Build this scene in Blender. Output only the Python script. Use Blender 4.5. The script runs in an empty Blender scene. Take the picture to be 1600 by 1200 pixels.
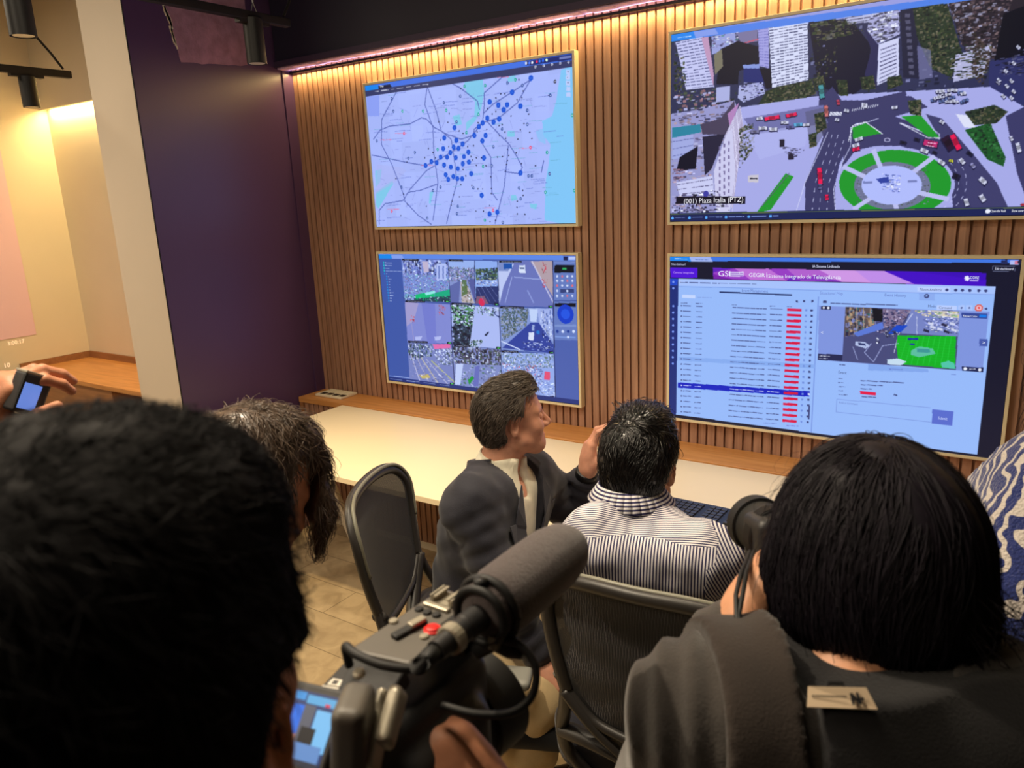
import bpy, bmesh, math, random
import numpy as np
from mathutils import Vector, Matrix, Quaternion
S = bpy.context.scene
COL = S.collection

# ------------------------------------------------------------------ camera
F_PX = 1193.287                                   # focal length in pixels of a 1600 x 1200 frame
CAM = np.array([2.916, -3.038, 1.840])
ROT = np.array([[0.8310218054612624, 0.5545376014157596, -0.04348341596470946],
                [-0.09898651496580799, 0.2243592703086855, 0.96946613539694],
                [-0.5473613328531964, 0.8013432263659626, -0.24133919046553956]])   # right, up, forward
cd = bpy.data.cameras.new('camera'); cam = bpy.data.objects.new('camera', cd); COL.objects.link(cam)
cd.sensor_fit = 'HORIZONTAL'; cd.sensor_width = 36.0; cd.lens = F_PX / 1600 * 36.0
cd.clip_start = 0.02; cd.clip_end = 60
cam.matrix_world = Matrix(((ROT[0][0], ROT[1][0], -ROT[2][0], CAM[0]), (ROT[0][1], ROT[1][1], -ROT[2][1], CAM[1]),
                           (ROT[0][2], ROT[1][2], -ROT[2][2], CAM[2]), (0, 0, 0, 1)))
cd.dof.use_dof = True; cd.dof.focus_distance = 2.5; cd.dof.aperture_fstop = 8.0
S.camera = cam

def ray(u, v):
    return np.array([(u - 800) / F_PX, -(v - 600) / F_PX, 1.0]) @ ROT
def at(u, v, d):                                  # point seen at pixel (u, v), d metres deep
    return CAM + ray(u, v) * d
def at_y(u, v, y):
    r = ray(u, v); return CAM + r * (y - CAM[1]) / r[1]
def at_z(u, v, z):
    r = ray(u, v); return CAM + r * (z - CAM[2]) / r[2]
def at_x(u, v, x):
    r = ray(u, v); return CAM + r * (x - CAM[0]) / r[0]

# ------------------------------------------------------------------ world, exposure, lights
w = bpy.data.worlds.new('room_ambient'); S.world = w; w.use_nodes = True
w.node_tree.nodes['Background'].inputs[0].default_value = (0.55, 0.50, 0.60, 1)
w.node_tree.nodes['Background'].inputs[1].default_value = 0.26
S.view_settings.view_transform = 'Standard'; S.view_settings.look = 'None'
S.view_settings.gamma = 1.0; S.view_settings.use_curve_mapping = False
S.view_settings.exposure = 0.0
WARM = (1.0, 0.74, 0.40); WARMW = (1.0, 0.84, 0.62)
def spot(name, loc, target, watts, angle=70, blend=0.6, col=WARM, r=0.03):
    l = bpy.data.lights.new(name, 'SPOT'); o = bpy.data.objects.new(name, l); COL.objects.link(o)
    l.energy = watts; l.spot_size = math.radians(angle); l.spot_blend = blend; l.color = col; l.shadow_soft_size = r
    o.location = loc
    o.rotation_euler = (Vector(target) - Vector(loc)).to_track_quat('-Z', 'Y').to_euler()
    return o
def area(name, loc, target, watts, sx, sy, col=WARM, spread=180, up='Y'):
    l = bpy.data.lights.new(name, 'AREA'); o = bpy.data.objects.new(name, l); COL.objects.link(o)
    l.shape = 'RECTANGLE'; l.size = sx; l.size_y = sy; l.energy = watts; l.color = col; l.spread = math.radians(spread)
    o.location = loc
    o.rotation_euler = (Vector(target) - Vector(loc)).to_track_quat('-Z', up).to_euler()
    return o
# LED line above the slatted wall, LED line in the niche cove, track spots, and added unseen fill lamps
l = area('wall_led_light', (1.85, -0.022, 2.5165), (1.85, -0.022, 0), 19, 4.7, 0.010, (1.0, 0.70, 0.28))
l.rotation_euler = (math.radians(-6), 0, 0)
l = area('wall_led_uplight', (1.85, -0.024, 2.5295), (1.85, -0.026, 3), 3.0, 4.7, 0.008, (1.0, 0.76, 0.92))
l.rotation_euler = (math.radians(180), 0, 0)
l = area('niche_led_light', (-2.0, -0.055, 2.575), (-2.0, -0.055, 0), 22, 2.1, 0.03, (1.0, 0.72, 0.30))
l.rotation_euler = (0, 0, 0)
spot('track_beam_left', (0.275, -1.749, 2.36), (0.65, -1.5, 0.0), 125, 84, 0.8)
spot('track_beam_column', (0.145, -0.765, 2.40), (0.45, -0.70, 0.0), 34, 80, 0.8)
spot('track_beam_niche', (-1.181, -1.046, 2.40), (-1.3, -0.7, 0.0), 30, 90, 0.8)
spot('track_beam_middle', (1.25, -1.45, 2.75), (1.3, -1.15, 0.0), 60, 90, 0.8, WARMW)
spot('track_beam_right', (2.25, -1.15, 2.75), (2.2, -1.25, 0.0), 55, 90, 0.8, WARMW)
area('fill_light_left', (-1.6, -2.6, 3.2), (-1.6, -2.6, 0), 55, 1.2, 0.6, WARMW)  # unseen fill added for the left part of the room
spot('fill_beam_front', (1.55, -2.35, 2.95), (2.45, -2.5, 1.2), 120, 80, 0.8, WARMW)  # added beam without a lamp body, brightens the foreground
area('fill_light_front', (1.9, -2.3, 3.3), (1.9, -2.3, 0), 26, 0.9, 0.5, WARMW)  # unseen overhead fill added for the foreground
area('fill_light_behind', (0.9, -4.0, 3.2), (1.4, -3.2, 0), 45, 1.2, 0.6, WARMW)  # unseen fill added from the camera side
# ------------------------------------------------------------------ tagging and linking
def tag(o, label=None, cat=None, group=None, kind=None):
    if label: o['label'] = label
    if cat: o['category'] = cat
    if group: o['group'] = group
    if kind: o['kind'] = kind
    return o
def empty(name, loc, label, cat, group=None, rz=0.0):
    o = bpy.data.objects.new(name, None); COL.objects.link(o)
    o.location = loc; o.rotation_euler = (0, 0, rz); o.empty_display_size = 0.05
    return tag(o, label, cat, group)
def link(name, me, mat, parent=None, smooth=None):
    o = bpy.data.objects.new(name, me); COL.objects.link(o)
    mats = mat if isinstance(mat, (list, tuple)) else [mat]
    me.materials.clear()
    for m in mats: me.materials.append(m)
    if parent is not None:
        o.parent = parent
        bpy.context.view_layer.update()
        o.matrix_parent_inverse = parent.matrix_world.inverted()
    if smooth is not None:
        me.polygons.foreach_set('use_smooth', [smooth] * len(me.polygons))
    return o
def struct(name, me, mat):
    return tag(link(name, me, mat), kind='structure')

# ------------------------------------------------------------------ materials
def lin(c):
    c = np.asarray(c, float) / 255.0
    return np.where(c <= 0.04045, c / 12.92, ((c + 0.055) / 1.055) ** 2.4)
def L4(c):
    c = lin(c); return (float(c[0]), float(c[1]), float(c[2]), 1)
def mat(name, rgb, rough=0.6, metal=0.0, var=0.0, scale=(8, 8, 8), bump=0.0, bscale=60, spec=0.5, sheen=0.0, coat=0.0, alpha=1.0):
    m = bpy.data.materials.new(name); m.use_nodes = True; nt = m.node_tree
    b = nt.nodes['Principled BSDF']
    b.inputs['Roughness'].default_value = rough; b.inputs['Metallic'].default_value = metal
    b.inputs['Specular IOR Level'].default_value = spec
    b.inputs['Sheen Weight'].default_value = sheen; b.inputs['Coat Weight'].default_value = coat
    b.inputs['Alpha'].default_value = alpha
    base = L4(rgb)
    tc = nt.nodes.new('ShaderNodeTexCoord')
    n = nt.nodes.new('ShaderNodeTexNoise'); mp = nt.nodes.new('ShaderNodeMapping')
    mp.inputs['Scale'].default_value = scale; n.inputs['Scale'].default_value = 1.0; n.inputs['Detail'].default_value = 4
    nt.links.new(tc.outputs['Object'], mp.inputs['Vector']); nt.links.new(mp.outputs[0], n.inputs['Vector'])
    r = nt.nodes.new('ShaderNodeValToRGB')
    r.color_ramp.elements[0].position = 0.3; r.color_ramp.elements[1].position = 0.7
    r.color_ramp.elements[0].color = tuple(x * (1 - var) for x in base[:3]) + (1,)
    r.color_ramp.elements[1].color = tuple(min(1, x * (1 + var)) for x in base[:3]) + (1,)
    nt.links.new(n.outputs['Fac'], r.inputs['Fac']); nt.links.new(r.outputs[0], b.inputs['Base Color'])
    if bump:
        n2 = nt.nodes.new('ShaderNodeTexNoise'); n2.inputs['Scale'].default_value = bscale; n2.inputs['Detail'].default_value = 3
        bp = nt.nodes.new('ShaderNodeBump'); bp.inputs['Strength'].default_value = bump; bp.inputs['Distance'].default_value = 0.004
        nt.links.new(tc.outputs['Object'], n2.inputs['Vector']); nt.links.new(n2.outputs['Fac'], bp.inputs['Height'])
        nt.links.new(bp.outputs[0], b.inputs['Normal'])
    return m
def glow_attr(name, strength=1.0):                # a lit screen: colours come from the face attribute "Col"
    m = bpy.data.materials.new(name); m.use_nodes = True; nt = m.node_tree
    b = nt.nodes['Principled BSDF']; b.inputs['Base Color'].default_value = (0.01, 0.01, 0.012, 1); b.inputs['Roughness'].default_value = 0.35
    b.inputs['Specular IOR Level'].default_value = 0.2
    a = nt.nodes.new('ShaderNodeAttribute'); a.attribute_name = 'Col'
    nt.links.new(a.outputs['Color'], b.inputs['Emission Color']); b.inputs['Emission Strength'].default_value = strength
    return m
def glow(name, rgb, strength=1.0):
    m = bpy.data.materials.new(name); m.use_nodes = True
    b = m.node_tree.nodes['Principled BSDF']; b.inputs['Base Color'].default_value = L4(rgb)
    b.inputs['Emission Color'].default_value = L4(rgb); b.inputs['Emission Strength'].default_value = strength
    return m

# ------------------------------------------------------------------ mesh builder
class MB:
    def __init__(s): s.v = []; s.f = []; s.m = []; s.mi = 0
    def add(s, vs, fs):
        o = len(s.v); s.v += [tuple(map(float, q)) for q in vs]
        s.f += [tuple(i + o for i in q) for q in fs]; s.m += [s.mi] * len(fs)
    def box(s, a, b):
        x0, y0, z0 = a; x1, y1, z1 = b
        s.add([(x0,y0,z0),(x1,y0,z0),(x1,y1,z0),(x0,y1,z0),(x0,y0,z1),(x1,y0,z1),(x1,y1,z1),(x0,y1,z1)],
              [(0,3,2,1),(4,5,6,7),(0,1,5,4),(1,2,6,5),(2,3,7,6),(3,0,4,7)])
    def obox(s, c, ax, ay, az):                   # box by centre and three half-axis vectors
        c, ax, ay, az = map(np.asarray, (c, ax, ay, az))
        vs = [c + i*ax + j*ay + k*az for k in (-1, 1) for j in (-1, 1) for i in (-1, 1)]
        s.add(vs, [(0,2,3,1),(4,5,7,6),(0,1,5,4),(1,3,7,5),(3,2,6,7),(2,0,4,6)])
    def bar(s, p, q, wx, wy, up=(0, 0, 1)):       # rectangular bar from p to q
        p, q, up = np.asarray(p, float), np.asarray(q, float), np.asarray(up, float)
        d = q - p; L = np.linalg.norm(d); d /= L
        a = np.cross(d, up); a /= np.linalg.norm(a); b = np.cross(a, d)
        s.obox((p + q) / 2, a * wx / 2, b * wy / 2, d * L / 2)
    def tube(s, pts, r, n=10, caps=True, flat=1.0, up=(0, 0, 1)):   # swept (elliptic) tube; r one value or one per point
        P = [np.asarray(q, float) for q in pts]; m = len(P)
        rs = [r] * m if np.isscalar(r) else list(r)
        o = len(s.v); vs = []; ref = np.asarray(up, float)
        pa = None
        for i in range(m):
            t = P[min(i+1, m-1)] - P[max(i-1, 0)]; t /= np.linalg.norm(t) + 1e-12
            if pa is None:
                a = np.cross(t, ref)
                if np.linalg.norm(a) < 1e-3: a = np.cross(t, (1, 0, 0.1))
            else: a = pa - t * np.dot(pa, t)
            a /= np.linalg.norm(a); pa = a; b = np.cross(a, t)
            for k in range(n):
                th = 2*math.pi*k/n
                vs.append(P[i] + (a*math.cos(th) + b*math.sin(th)*flat) * rs[i])
        fs = [(i*n+k, i*n+(k+1)%n, (i+1)*n+(k+1)%n, (i+1)*n+k) for i in range(m-1) for k in range(n)]
        if caps: fs += [tuple(range(n-1, -1, -1)), tuple((m-1)*n+k for k in range(n))]
        s.add(vs, fs)
    def lathe(s, c, axis, prof, n=24):            # prof: list of (distance along axis, radius)
        c = np.asarray(c, float); t = np.asarray(axis, float); t /= np.linalg.norm(t)
        a = np.cross(t, (0, 0, 1))
        if np.linalg.norm(a) < 1e-3: a = np.cross(t, (1, 0, 0))
        a /= np.linalg.norm(a); b = np.cross(t, a)
        vs = [c + t*h + (a*math.cos(2*math.pi*k/n) + b*math.sin(2*math.pi*k/n))*r for h, r in prof for k in range(n)]
        m = len(prof)
        fs = [(i*n+k, i*n+(k+1)%n, (i+1)*n+(k+1)%n, (i+1)*n+k) for i in range(m-1) for k in range(n)]
        fs += [tuple(range(n-1, -1, -1)), tuple((m-1)*n+k for k in range(n))]
        s.add(vs, fs)
    def prism(s, poly, off):                      # 3-D polygon extruded by a vector
        P = [np.asarray(q, float) for q in poly]; off = np.asarray(off, float); n = len(P)
        s.add(P + [q + off for q in P], [tuple(range(n-1, -1, -1)), tuple(range(n, 2*n))] + [(k, (k+1)%n, n+(k+1)%n, n+k) for k in range(n)])
    def mesh(s, name, bevel=0.0, seg=2, fix=True):
        me = bpy.data.meshes.new(name); me.from_pydata(s.v, [], s.f)
        me.polygons.foreach_set('material_index', s.m)
        bm = bmesh.new(); bm.from_mesh(me)
        if fix: bmesh.ops.recalc_face_normals(bm, faces=bm.faces)
        if bevel: bmesh.ops.bevel(bm, geom=[e for e in bm.edges if len(e.link_faces) == 2 and e.calc_face_angle(0) > 0.6], offset=bevel, segments=seg, profile=0.5, affect='EDGES', clamp_overlap=True)
        bm.to_mesh(me); bm.free(); me.update(); return me
    def build(s, name, mt, parent=None, bevel=0.0, smooth=False, seg=2):
        return link(name, s.mesh(name, bevel, seg), mt, parent, smooth)
def smooth_by_angle(o, deg=40):
    me = o.data
    me.polygons.foreach_set('use_smooth', [True] * len(me.polygons))
    bm = bmesh.new(); bm.from_mesh(me)
    for e in bm.edges: e.smooth = not (len(e.link_faces) == 2 and e.calc_face_angle(0) > math.radians(deg))
    bm.to_mesh(me); bm.free()
    return o
def text_mesh(body, size):                        # flat lettering as triangles, origin at the left end of the baseline
    cu = bpy.data.curves.new('lettering', 'FONT'); cu.body = body; cu.size = size; cu.resolution_u = 2
    o = bpy.data.objects.new('lettering', cu); COL.objects.link(o)
    dg = bpy.context.evaluated_depsgraph_get(); me = bpy.data.meshes.new_from_object(o.evaluated_get(dg))
    n = len(me.vertices); co = np.empty(n*3); me.vertices.foreach_get('co', co)
    fs = [tuple(p.vertices) for p in me.polygons]
    bpy.data.objects.remove(o); bpy.data.curves.remove(cu); bpy.data.meshes.remove(me)
    return co.reshape(-1, 3), fs
# ------------------------------------------------------------------ the setting
M = {}
M['cream'] = mat('cream_wall_paint', (226, 214, 190), 0.7, var=0.03, scale=(2, 2, 2), bump=0.05, bscale=150)
M['column_white'] = mat('white_column_paint', (222, 208, 190), 0.65, var=0.03, scale=(2, 2, 1), bump=0.05, bscale=150)
M['purple'] = mat('dark_purple_satin_paint', (76, 54, 92), 0.34, var=0.04, scale=(3, 3, 3), bump=0.02, bscale=90)
M['navy'] = mat('near_black_navy_paint', (24, 20, 46), 0.6)
M['fascia'] = mat('dark_purple_fascia_paint', (52, 36, 66), 0.6)
M['lip_glow'] = mat('purple_plaster_painted_glow', (208, 176, 216), 0.8, var=0.12, scale=(30, 60, 30), bump=0.5, bscale=50)  # purple plaster; the pale lilac holds the LED glow in its colour
M['black'] = mat('black_metal', (18, 18, 22), 0.45, 0.2)
M['dark_room'] = mat('dark_grey_wall_paint', (70, 66, 70), 0.8, var=0.03)
M['ceiling'] = mat('black_ceiling_paint', (22, 20, 32), 0.8, var=0.05)
def wood_mat(name, c0, c1, grain, rough=0.45):
    m = bpy.data.materials.new(name); m.use_nodes = True; nt = m.node_tree; b = nt.nodes['Principled BSDF']
    b.inputs['Roughness'].default_value = rough
    tc = nt.nodes.new('ShaderNodeTexCoord'); mp = nt.nodes.new('ShaderNodeMapping'); mp.inputs['Scale'].default_value = grain
    n = nt.nodes.new('ShaderNodeTexNoise'); n.inputs['Scale'].default_value = 1; n.inputs['Detail'].default_value = 6; n.inputs['Distortion'].default_value = 0.6
    r = nt.nodes.new('ShaderNodeValToRGB'); r.color_ramp.elements[0].position = 0.32; r.color_ramp.elements[1].position = 0.68
    r.color_ramp.elements[0].color = L4(c0); r.color_ramp.elements[1].color = L4(c1)
    nt.links.new(tc.outputs['Object'], mp.inputs[0]); nt.links.new(mp.outputs[0], n.inputs['Vector'])
    nt.links.new(n.outputs['Fac'], r.inputs[0]); nt.links.new(r.outputs[0], b.inputs['Base Color'])
    bp = nt.nodes.new('ShaderNodeBump'); bp.inputs['Strength'].default_value = 0.08; bp.inputs['Distance'].default_value = 0.002
    nt.links.new(n.outputs['Fac'], bp.inputs['Height']); nt.links.new(bp.outputs[0], b.inputs['Normal'])
    return m
M['slat'] = wood_mat('brown_slat_wood', (148, 110, 90), (184, 142, 118), (60, 60, 2.2))
M['slat_back'] = mat('brown_backing_board', (84, 58, 42), 0.9)
M['oak'] = wood_mat('orange_oak_veneer', (184, 124, 66), (212, 152, 90), (3, 40, 40), 0.35)
M['oak_edge'] = wood_mat('brown_oak_edge', (140, 96, 62), (165, 116, 78), (3, 40, 40), 0.45)

def floor_mat():
    m = bpy.data.materials.new('beige_stone_floor_tiles'); m.use_nodes = True; nt = m.node_tree; b = nt.nodes['Principled BSDF']
    b.inputs['Roughness'].default_value = 0.42
    tc = nt.nodes.new('ShaderNodeTexCoord'); mp = nt.nodes.new('ShaderNodeMapping'); mp.inputs['Location'].default_value = (0.50, 0.717, 0)
    br = nt.nodes.new('ShaderNodeTexBrick'); br.inputs['Scale'].default_value = 1.0
    br.inputs['Brick Width'].default_value = 0.86; br.inputs['Row Height'].default_value = 0.213; br.inputs['Mortar Size'].default_value = 0.0016
    br.inputs['Color1'].default_value = L4((196, 176, 142)); br.inputs['Color2'].default_value = L4((176, 157, 126)); br.inputs['Mortar'].default_value = L4((104, 90, 70))
    n = nt.nodes.new('ShaderNodeTexNoise'); n.inputs['Scale'].default_value = 9; n.inputs['Detail'].default_value = 6; n.inputs['Distortion'].default_value = 1.0
    r = nt.nodes.new('ShaderNodeValToRGB'); r.color_ramp.elements[0].position = 0.35; r.color_ramp.elements[0].color = (0.72, 0.70, 0.68, 1)
    r.color_ramp.elements[1].position = 0.65; r.color_ramp.elements[1].color = (1, 1, 1, 1)
    mx = nt.nodes.new('ShaderNodeMixRGB'); mx.blend_type = 'MULTIPLY'; mx.inputs[0].default_value = 1
    nt.links.new(tc.outputs['Object'], mp.inputs[0]); nt.links.new(mp.outputs[0], br.inputs['Vector'])
    nt.links.new(tc.outputs['Object'], n.inputs['Vector']); nt.links.new(n.outputs['Fac'], r.inputs[0])
    nt.links.new(br.outputs['Color'], mx.inputs[1]); nt.links.new(r.outputs[0], mx.inputs[2]); nt.links.new(mx.outputs[0], b.inputs['Base Color'])
    return m
M['floor'] = floor_mat()
H = 3.4
b = MB(); b.box((-3.3, -6.2, -0.1), (6.2, 0.3, 0.0)); struct('floor', b.mesh('floor'), M['floor'])
b = MB(); b.box((-3.3, -6.2, H), (6.2, 0.3, H + 0.1)); struct('ceiling', b.mesh('ceiling'), M['ceiling'])
b = MB(); b.box((-3.25, -6.2, 0), (-3.11, 0.1, H)); struct('wall_left', b.mesh('wall_left'), M['cream'])
b = MB(); b.box((-3.11, -0.03, 0), (-0.90, 0.12, 2.60)); b.box((-3.11, -0.03, 2.60), (-0.90, 0.12, H)); struct('wall_niche', b.mesh('wall_niche'), M['cream'])
# cove bulkhead over the niche with a lip that hides its LED line
b = MB(); b.box((-3.11, -0.085, 2.615), (-0.90, -0.03, H)); b.box((-3.11, -0.085, 2.568), (-0.90, -0.073, 2.615))
struct('trim_1', b.mesh('trim_1'), M['cream'])
b = MB(); b.box((5.9, -6.2, 0), (6.1, 0.3, H)); struct('wall_right', b.mesh('wall_right'), M['dark_room'])
b = MB(); b.box((-3.11, -6.2, 0), (5.9, -6.05, H)); struct('wall_rear', b.mesh('wall_rear'), M['dark_room'])
# structural column: white front, purple side panel, black edge trim between them
b = MB(); b.box((-0.885, -0.92, 0), (-0.545, 0.12, H)); b.box((-0.545, -0.92, 0), (-0.527, -0.9175, H)); struct('wall_column', b.mesh('wall_column'), M['column_white'])
def side_panel():
    b = MB(); b.box((-0.545, -0.917, 0), (-0.520, -0.068, H)); b.box((-0.545, -0.068, 0), (-0.511, 0.0, H))
    return b
struct('wall_purple', side_panel().mesh('wall_purple', 0.0), M['purple'])
b = MB(); b.box((-0.527, -0.9205, 0), (-0.5215, -0.917, H)); struct('trim_2', b.mesh('trim_2'), M['black'])
# bare concrete patch high on the purple side, with a chipped left edge
def patch():
    rng = random.Random(4)
    lo = [at_x(u, v, -0.52)[1:] for u, v in ((283, 98), (395, 103))]
    left = []
    for i in range(22):
        t = i / 21; u = 255 + (283 - 255) * t + rng.uniform(-.7, .7) + (1.5 if 3 < i < 9 else 0); v = 6 + 92 * t
        left.append(at_x(u, v, -0.52)[1:])
    poly = [(-0.519, left[0][0] - 0.04, 3.2)] + [(-0.519, q[0], q[1]) for q in left]
    for i in range(12):
        t = i / 11; poly.append((-0.519, lo[0][0] * (1 - t) + lo[1][0] * t, lo[0][1] * (1 - t) + lo[1][1] * t + rng.uniform(-0.004, 0.004)))
    poly += [(-0.519, lo[1][0] - 0.005, 2.7), (-0.519, lo[1][0] - 0.004, 3.2)]
    b = MB(); b.prism(poly, (-0.004, 0, 0))
    me = b.mesh('concrete_patch')
    b2 = MB()
    for i in range(len(left) - 1):                # pale crumbled plaster along the chipped edge
        if 0 < i < 16:
            r = 0.006 * rng.random() + 0.002; y, z = left[i]
            b2.obox((-0.519, y, z), (0.003, 0, 0), (0, r, 0.002), (0, -0.003, 0.014))
    return me, b2
pm, crumbs = patch()
M['concrete'] = mat('mauve_bare_concrete', (150, 112, 134), 0.9, var=0.22, scale=(20, 20, 20), bump=0.5, bscale=90)
struct('trim_3', pm, M['concrete'])
struct('trim_4', crumbs.mesh('trim_4'), M['cream'])
# slatted wall, lit from a slot in the soffit above it
def slat_wall():
    b = MB(); b.mi = 1; b.box((-0.52, 0.016, 0), (4.6, 0.06, 2.60)); b.mi = 0
    x = -0.515
    while x < 4.58:
        b.box((x, 0.0, 0.70), (x + 0.0300, 0.016, 2.575)); x += 0.0393
    return b.mesh('wall_back')
b = MB(); b.box((4.6, 0.0, 0), (5.9, 0.12, H)); struct('wall_beside_slats', b.mesh('wall_beside_slats'), M['dark_room'])
struct('wall_back', slat_wall(), [M['slat'], M['slat_back']])
b = MB(); b.box((-0.511, -0.105, 2.566), (4.6, 0.06, H)); struct('wall_bulkhead', b.mesh('wall_bulkhead'), M['navy'])
b = MB(); b.box((-0.5195, -0.112, 2.543), (4.6, -0.098, 2.572)); struct('trim_5', b.mesh('trim_5'), M['fascia'])
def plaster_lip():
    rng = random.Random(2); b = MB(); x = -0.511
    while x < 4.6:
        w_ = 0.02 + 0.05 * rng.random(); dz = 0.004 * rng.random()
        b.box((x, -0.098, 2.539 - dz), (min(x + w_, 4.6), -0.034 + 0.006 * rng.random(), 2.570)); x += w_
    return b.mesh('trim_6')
struct('trim_6', plaster_lip(), M['lip_glow'])
# LED profile tucked between the lip and the slats
b = MB(); b.box((-0.50, -0.030, 2.5175), (4.58, -0.016, 2.5285)); 
tag(b.build('led_strip', M['black']), 'thin LED profile under the purple soffit along the top of the slatted wall', 'light')
b = MB(); b.box((-3.08, -0.072, 2.578), (-0.92, -0.034, 2.590))
tag(b.build('led_strip', M['column_white']), 'LED profile hidden in the cove over the cream niche', 'light')
# ------------------------------------------------------------------ the four wall screens and what they show
YS = -0.033                                       # plane of the lit panels
class Canvas:
    """A lit panel painted cell by cell; positions are given in the coordinates of an enlarged view (ox, oy, k)."""
    def __init__(s, x0, x1, z0, z1, nx, ny, ox, oy, k, base):
        s.x0, s.x1, s.z0, s.z1, s.nx, s.ny, s.o = x0, x1, z0, z1, nx, ny, (ox, oy, k)
        s.a = np.zeros((ny, nx, 3)); s.a[:] = base; s.text = []
        s.rng = np.random.default_rng(5)
    def P(s, pts):                                # view coordinates -> cell coordinates
        ox, oy, k = s.o; out = []
        for X, Y in pts:
            q = at_y(ox + X / k, oy + Y / k, YS)
            out.append(((q[0] - s.x0) / (s.x1 - s.x0) * s.nx, (s.z1 - q[2]) / (s.z1 - s.z0) * s.ny))
        return np.array(out)
    def mask(s, p):
        i0, i1 = max(0, int(p[:, 0].min())), min(s.nx, int(p[:, 0].max()) + 2)
        j0, j1 = max(0, int(p[:, 1].min())), min(s.ny, int(p[:, 1].max()) + 2)
        if i1 <= i0 or j1 <= j0: return None
        X, Y = np.meshgrid(np.arange(i0, i1) + .5, np.arange(j0, j1) + .5); m = np.zeros(X.shape, bool)
        for a, b in zip(p, np.roll(p, -1, 0)):
            if a[1] != b[1]: m ^= ((a[1] > Y) != (b[1] > Y)) & (X < (b[0] - a[0]) * (Y - a[1]) / (b[1] - a[1]) + a[0])
        return (slice(j0, j1), slice(i0, i1)), m
    def poly(s, pts, c, al=1.0, raw=False):
        r = s.mask(np.asarray(pts, float) if raw else s.P(pts))
        if r is None: return
        sl, m = r; v = s.a[sl]; v[m] = v[m] * (1 - al) + np.asarray(c, float) * al
    def rect(s, x0, y0, x1, y1, c, al=1.0): s.poly([(x0, y0), (x1, y0), (x1, y1), (x0, y1)], c, al)
    def line(s, pts, wd, c, al=1.0):              # width in cells
        p = s.P(pts)
        for a, b in zip(p[:-1], p[1:]):
            d = b - a; L = np.hypot(*d)
            if L < 1e-6: continue
            n = np.array([-d[1], d[0]]) / L * wd / 2; e = d / L * wd * .25
            s.poly([a - e + n, b + e + n, b + e - n, a - e - n], c, al, True)
    def disc(s, X, Y, r, c, al=1.0, fy=1.0):      # radius in cells
        q = s.P([(X, Y)])[0]; t = np.linspace(0, 2*np.pi, 20)[:-1]
        s.poly(np.c_[q[0] + r*np.cos(t), q[1] + fy*r*np.sin(t)], c, al, True)
    def specks(s, pts, n, pal, w=(1, 5), h=(1, 4), al=0.85):   # busy small detail inside a region
        n = int(n * 1.3); w = (w[0], max(2, int(w[1] * .8))); h = (1, max(2, int(h[1] * .7)))
        p = s.P(pts); r = s.mask(p)
        if r is None: return
        (sj, si), m = r; J, I = np.nonzero(m)
        if len(J) == 0: return
        keep = s.a[sj, si].copy()
        for k in s.rng.integers(0, len(J), n):
            j, i = J[k], I[k]; ww, hh = int(s.rng.integers(w[0], w[1] + 1)), int(s.rng.integers(h[0], h[1] + 1))
            c = np.asarray(pal[s.rng.integers(len(pal))], float) * s.rng.uniform(.8, 1.2)
            v = s.a[sj, si][j:j+hh, i:i+ww]; v[:] = v * (1 - al) + c * al
        s.a[sj, si] = np.where(m[..., None], s.a[sj, si], keep)
    def shade(s, pts, amt, cell=4):               # blocky brightness noise, like video compression
        r = s.mask(s.P(pts))
        if r is None: return
        sl, m = r; h, w_ = m.shape
        n = s.rng.normal(0, amt, (h // cell + 2, w_ // cell + 2)); n = np.kron(n, np.ones((cell, cell)))[:h, :w_]
        s.a[sl] = np.where(m[..., None], s.a[sl] * (1 + n[..., None]), s.a[sl])
    def dashes(s, X0, X1, Y, c, wd=1, slope=0.0, gap=0.25, mean=14):   # a line of unreadably small writing
        x = X0
        while x < X1:
            e = min(X1, x + mean * s.rng.uniform(.4, 1.5)); s.line([(x, Y + (x - X0)*slope), (e, Y + (e - X0)*slope)], wd, c, .8); x = e + mean * gap
    def write(s, body, X, Y, hpx, c, X1=None):    # readable writing: baseline start (X, Y), cap height in view units, optional right end
        ox, oy, k = s.o; q = at_y(ox + X / k, oy + Y / k, YS); q2 = at_y(ox + X / k, oy + (Y - hpx) / k, YS)
        size = (q2[2] - q[2]) / 0.70; co, fs = text_mesh(body, size); co = co.copy()
        if X1 is not None: co[:, 0] *= (at_y(ox + X1 / k, oy + Y / k, YS)[0] - q[0]) / co[:, 0].max()
        s.text.append((np.c_[q[0] + co[:, 0], np.full(len(co), YS - 0.0006), q[2] + co[:, 1]], fs, c))
    def mesh(s, name):
        nx, ny = s.nx, s.ny; q = np.pad(s.a, ((1, 1), (1, 1), (0, 0)), 'edge')      # slight softness of the picture
        s.a = .44*s.a + .14*(q[:-2, 1:-1] + q[2:, 1:-1] + q[1:-1, :-2] + q[1:-1, 2:])
        gx = np.linspace(s.x0, s.x1, nx + 1); gz = np.linspace(s.z1, s.z0, ny + 1)
        X, Z = np.meshgrid(gx, gz); V = np.c_[X.ravel(), np.full(X.size, YS), Z.ravel()]
        i, j = np.meshgrid(np.arange(nx), np.arange(ny)); a = (j * (nx + 1) + i).ravel()
        Fq = np.c_[a, a + nx + 1, a + nx + 2, a + 1]
        cols = [lin(np.clip(s.a, 0, 255)).reshape(-1, 3)]; verts = [V]; loops = [Fq.ravel()]; tot = [np.full(len(Fq), 4)]; off = len(V)
        for co, fs, c in s.text:
            verts.append(co); loops.append(np.array([q + off for f in fs for q in f])); tot.append(np.array([len(f) for f in fs]))
            cols.append(np.tile(lin(c), (len(fs), 1))); off += len(co)
        V = np.vstack(verts); Lp = np.concatenate(loops); T = np.concatenate(tot); Cc = np.vstack(cols)
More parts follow.
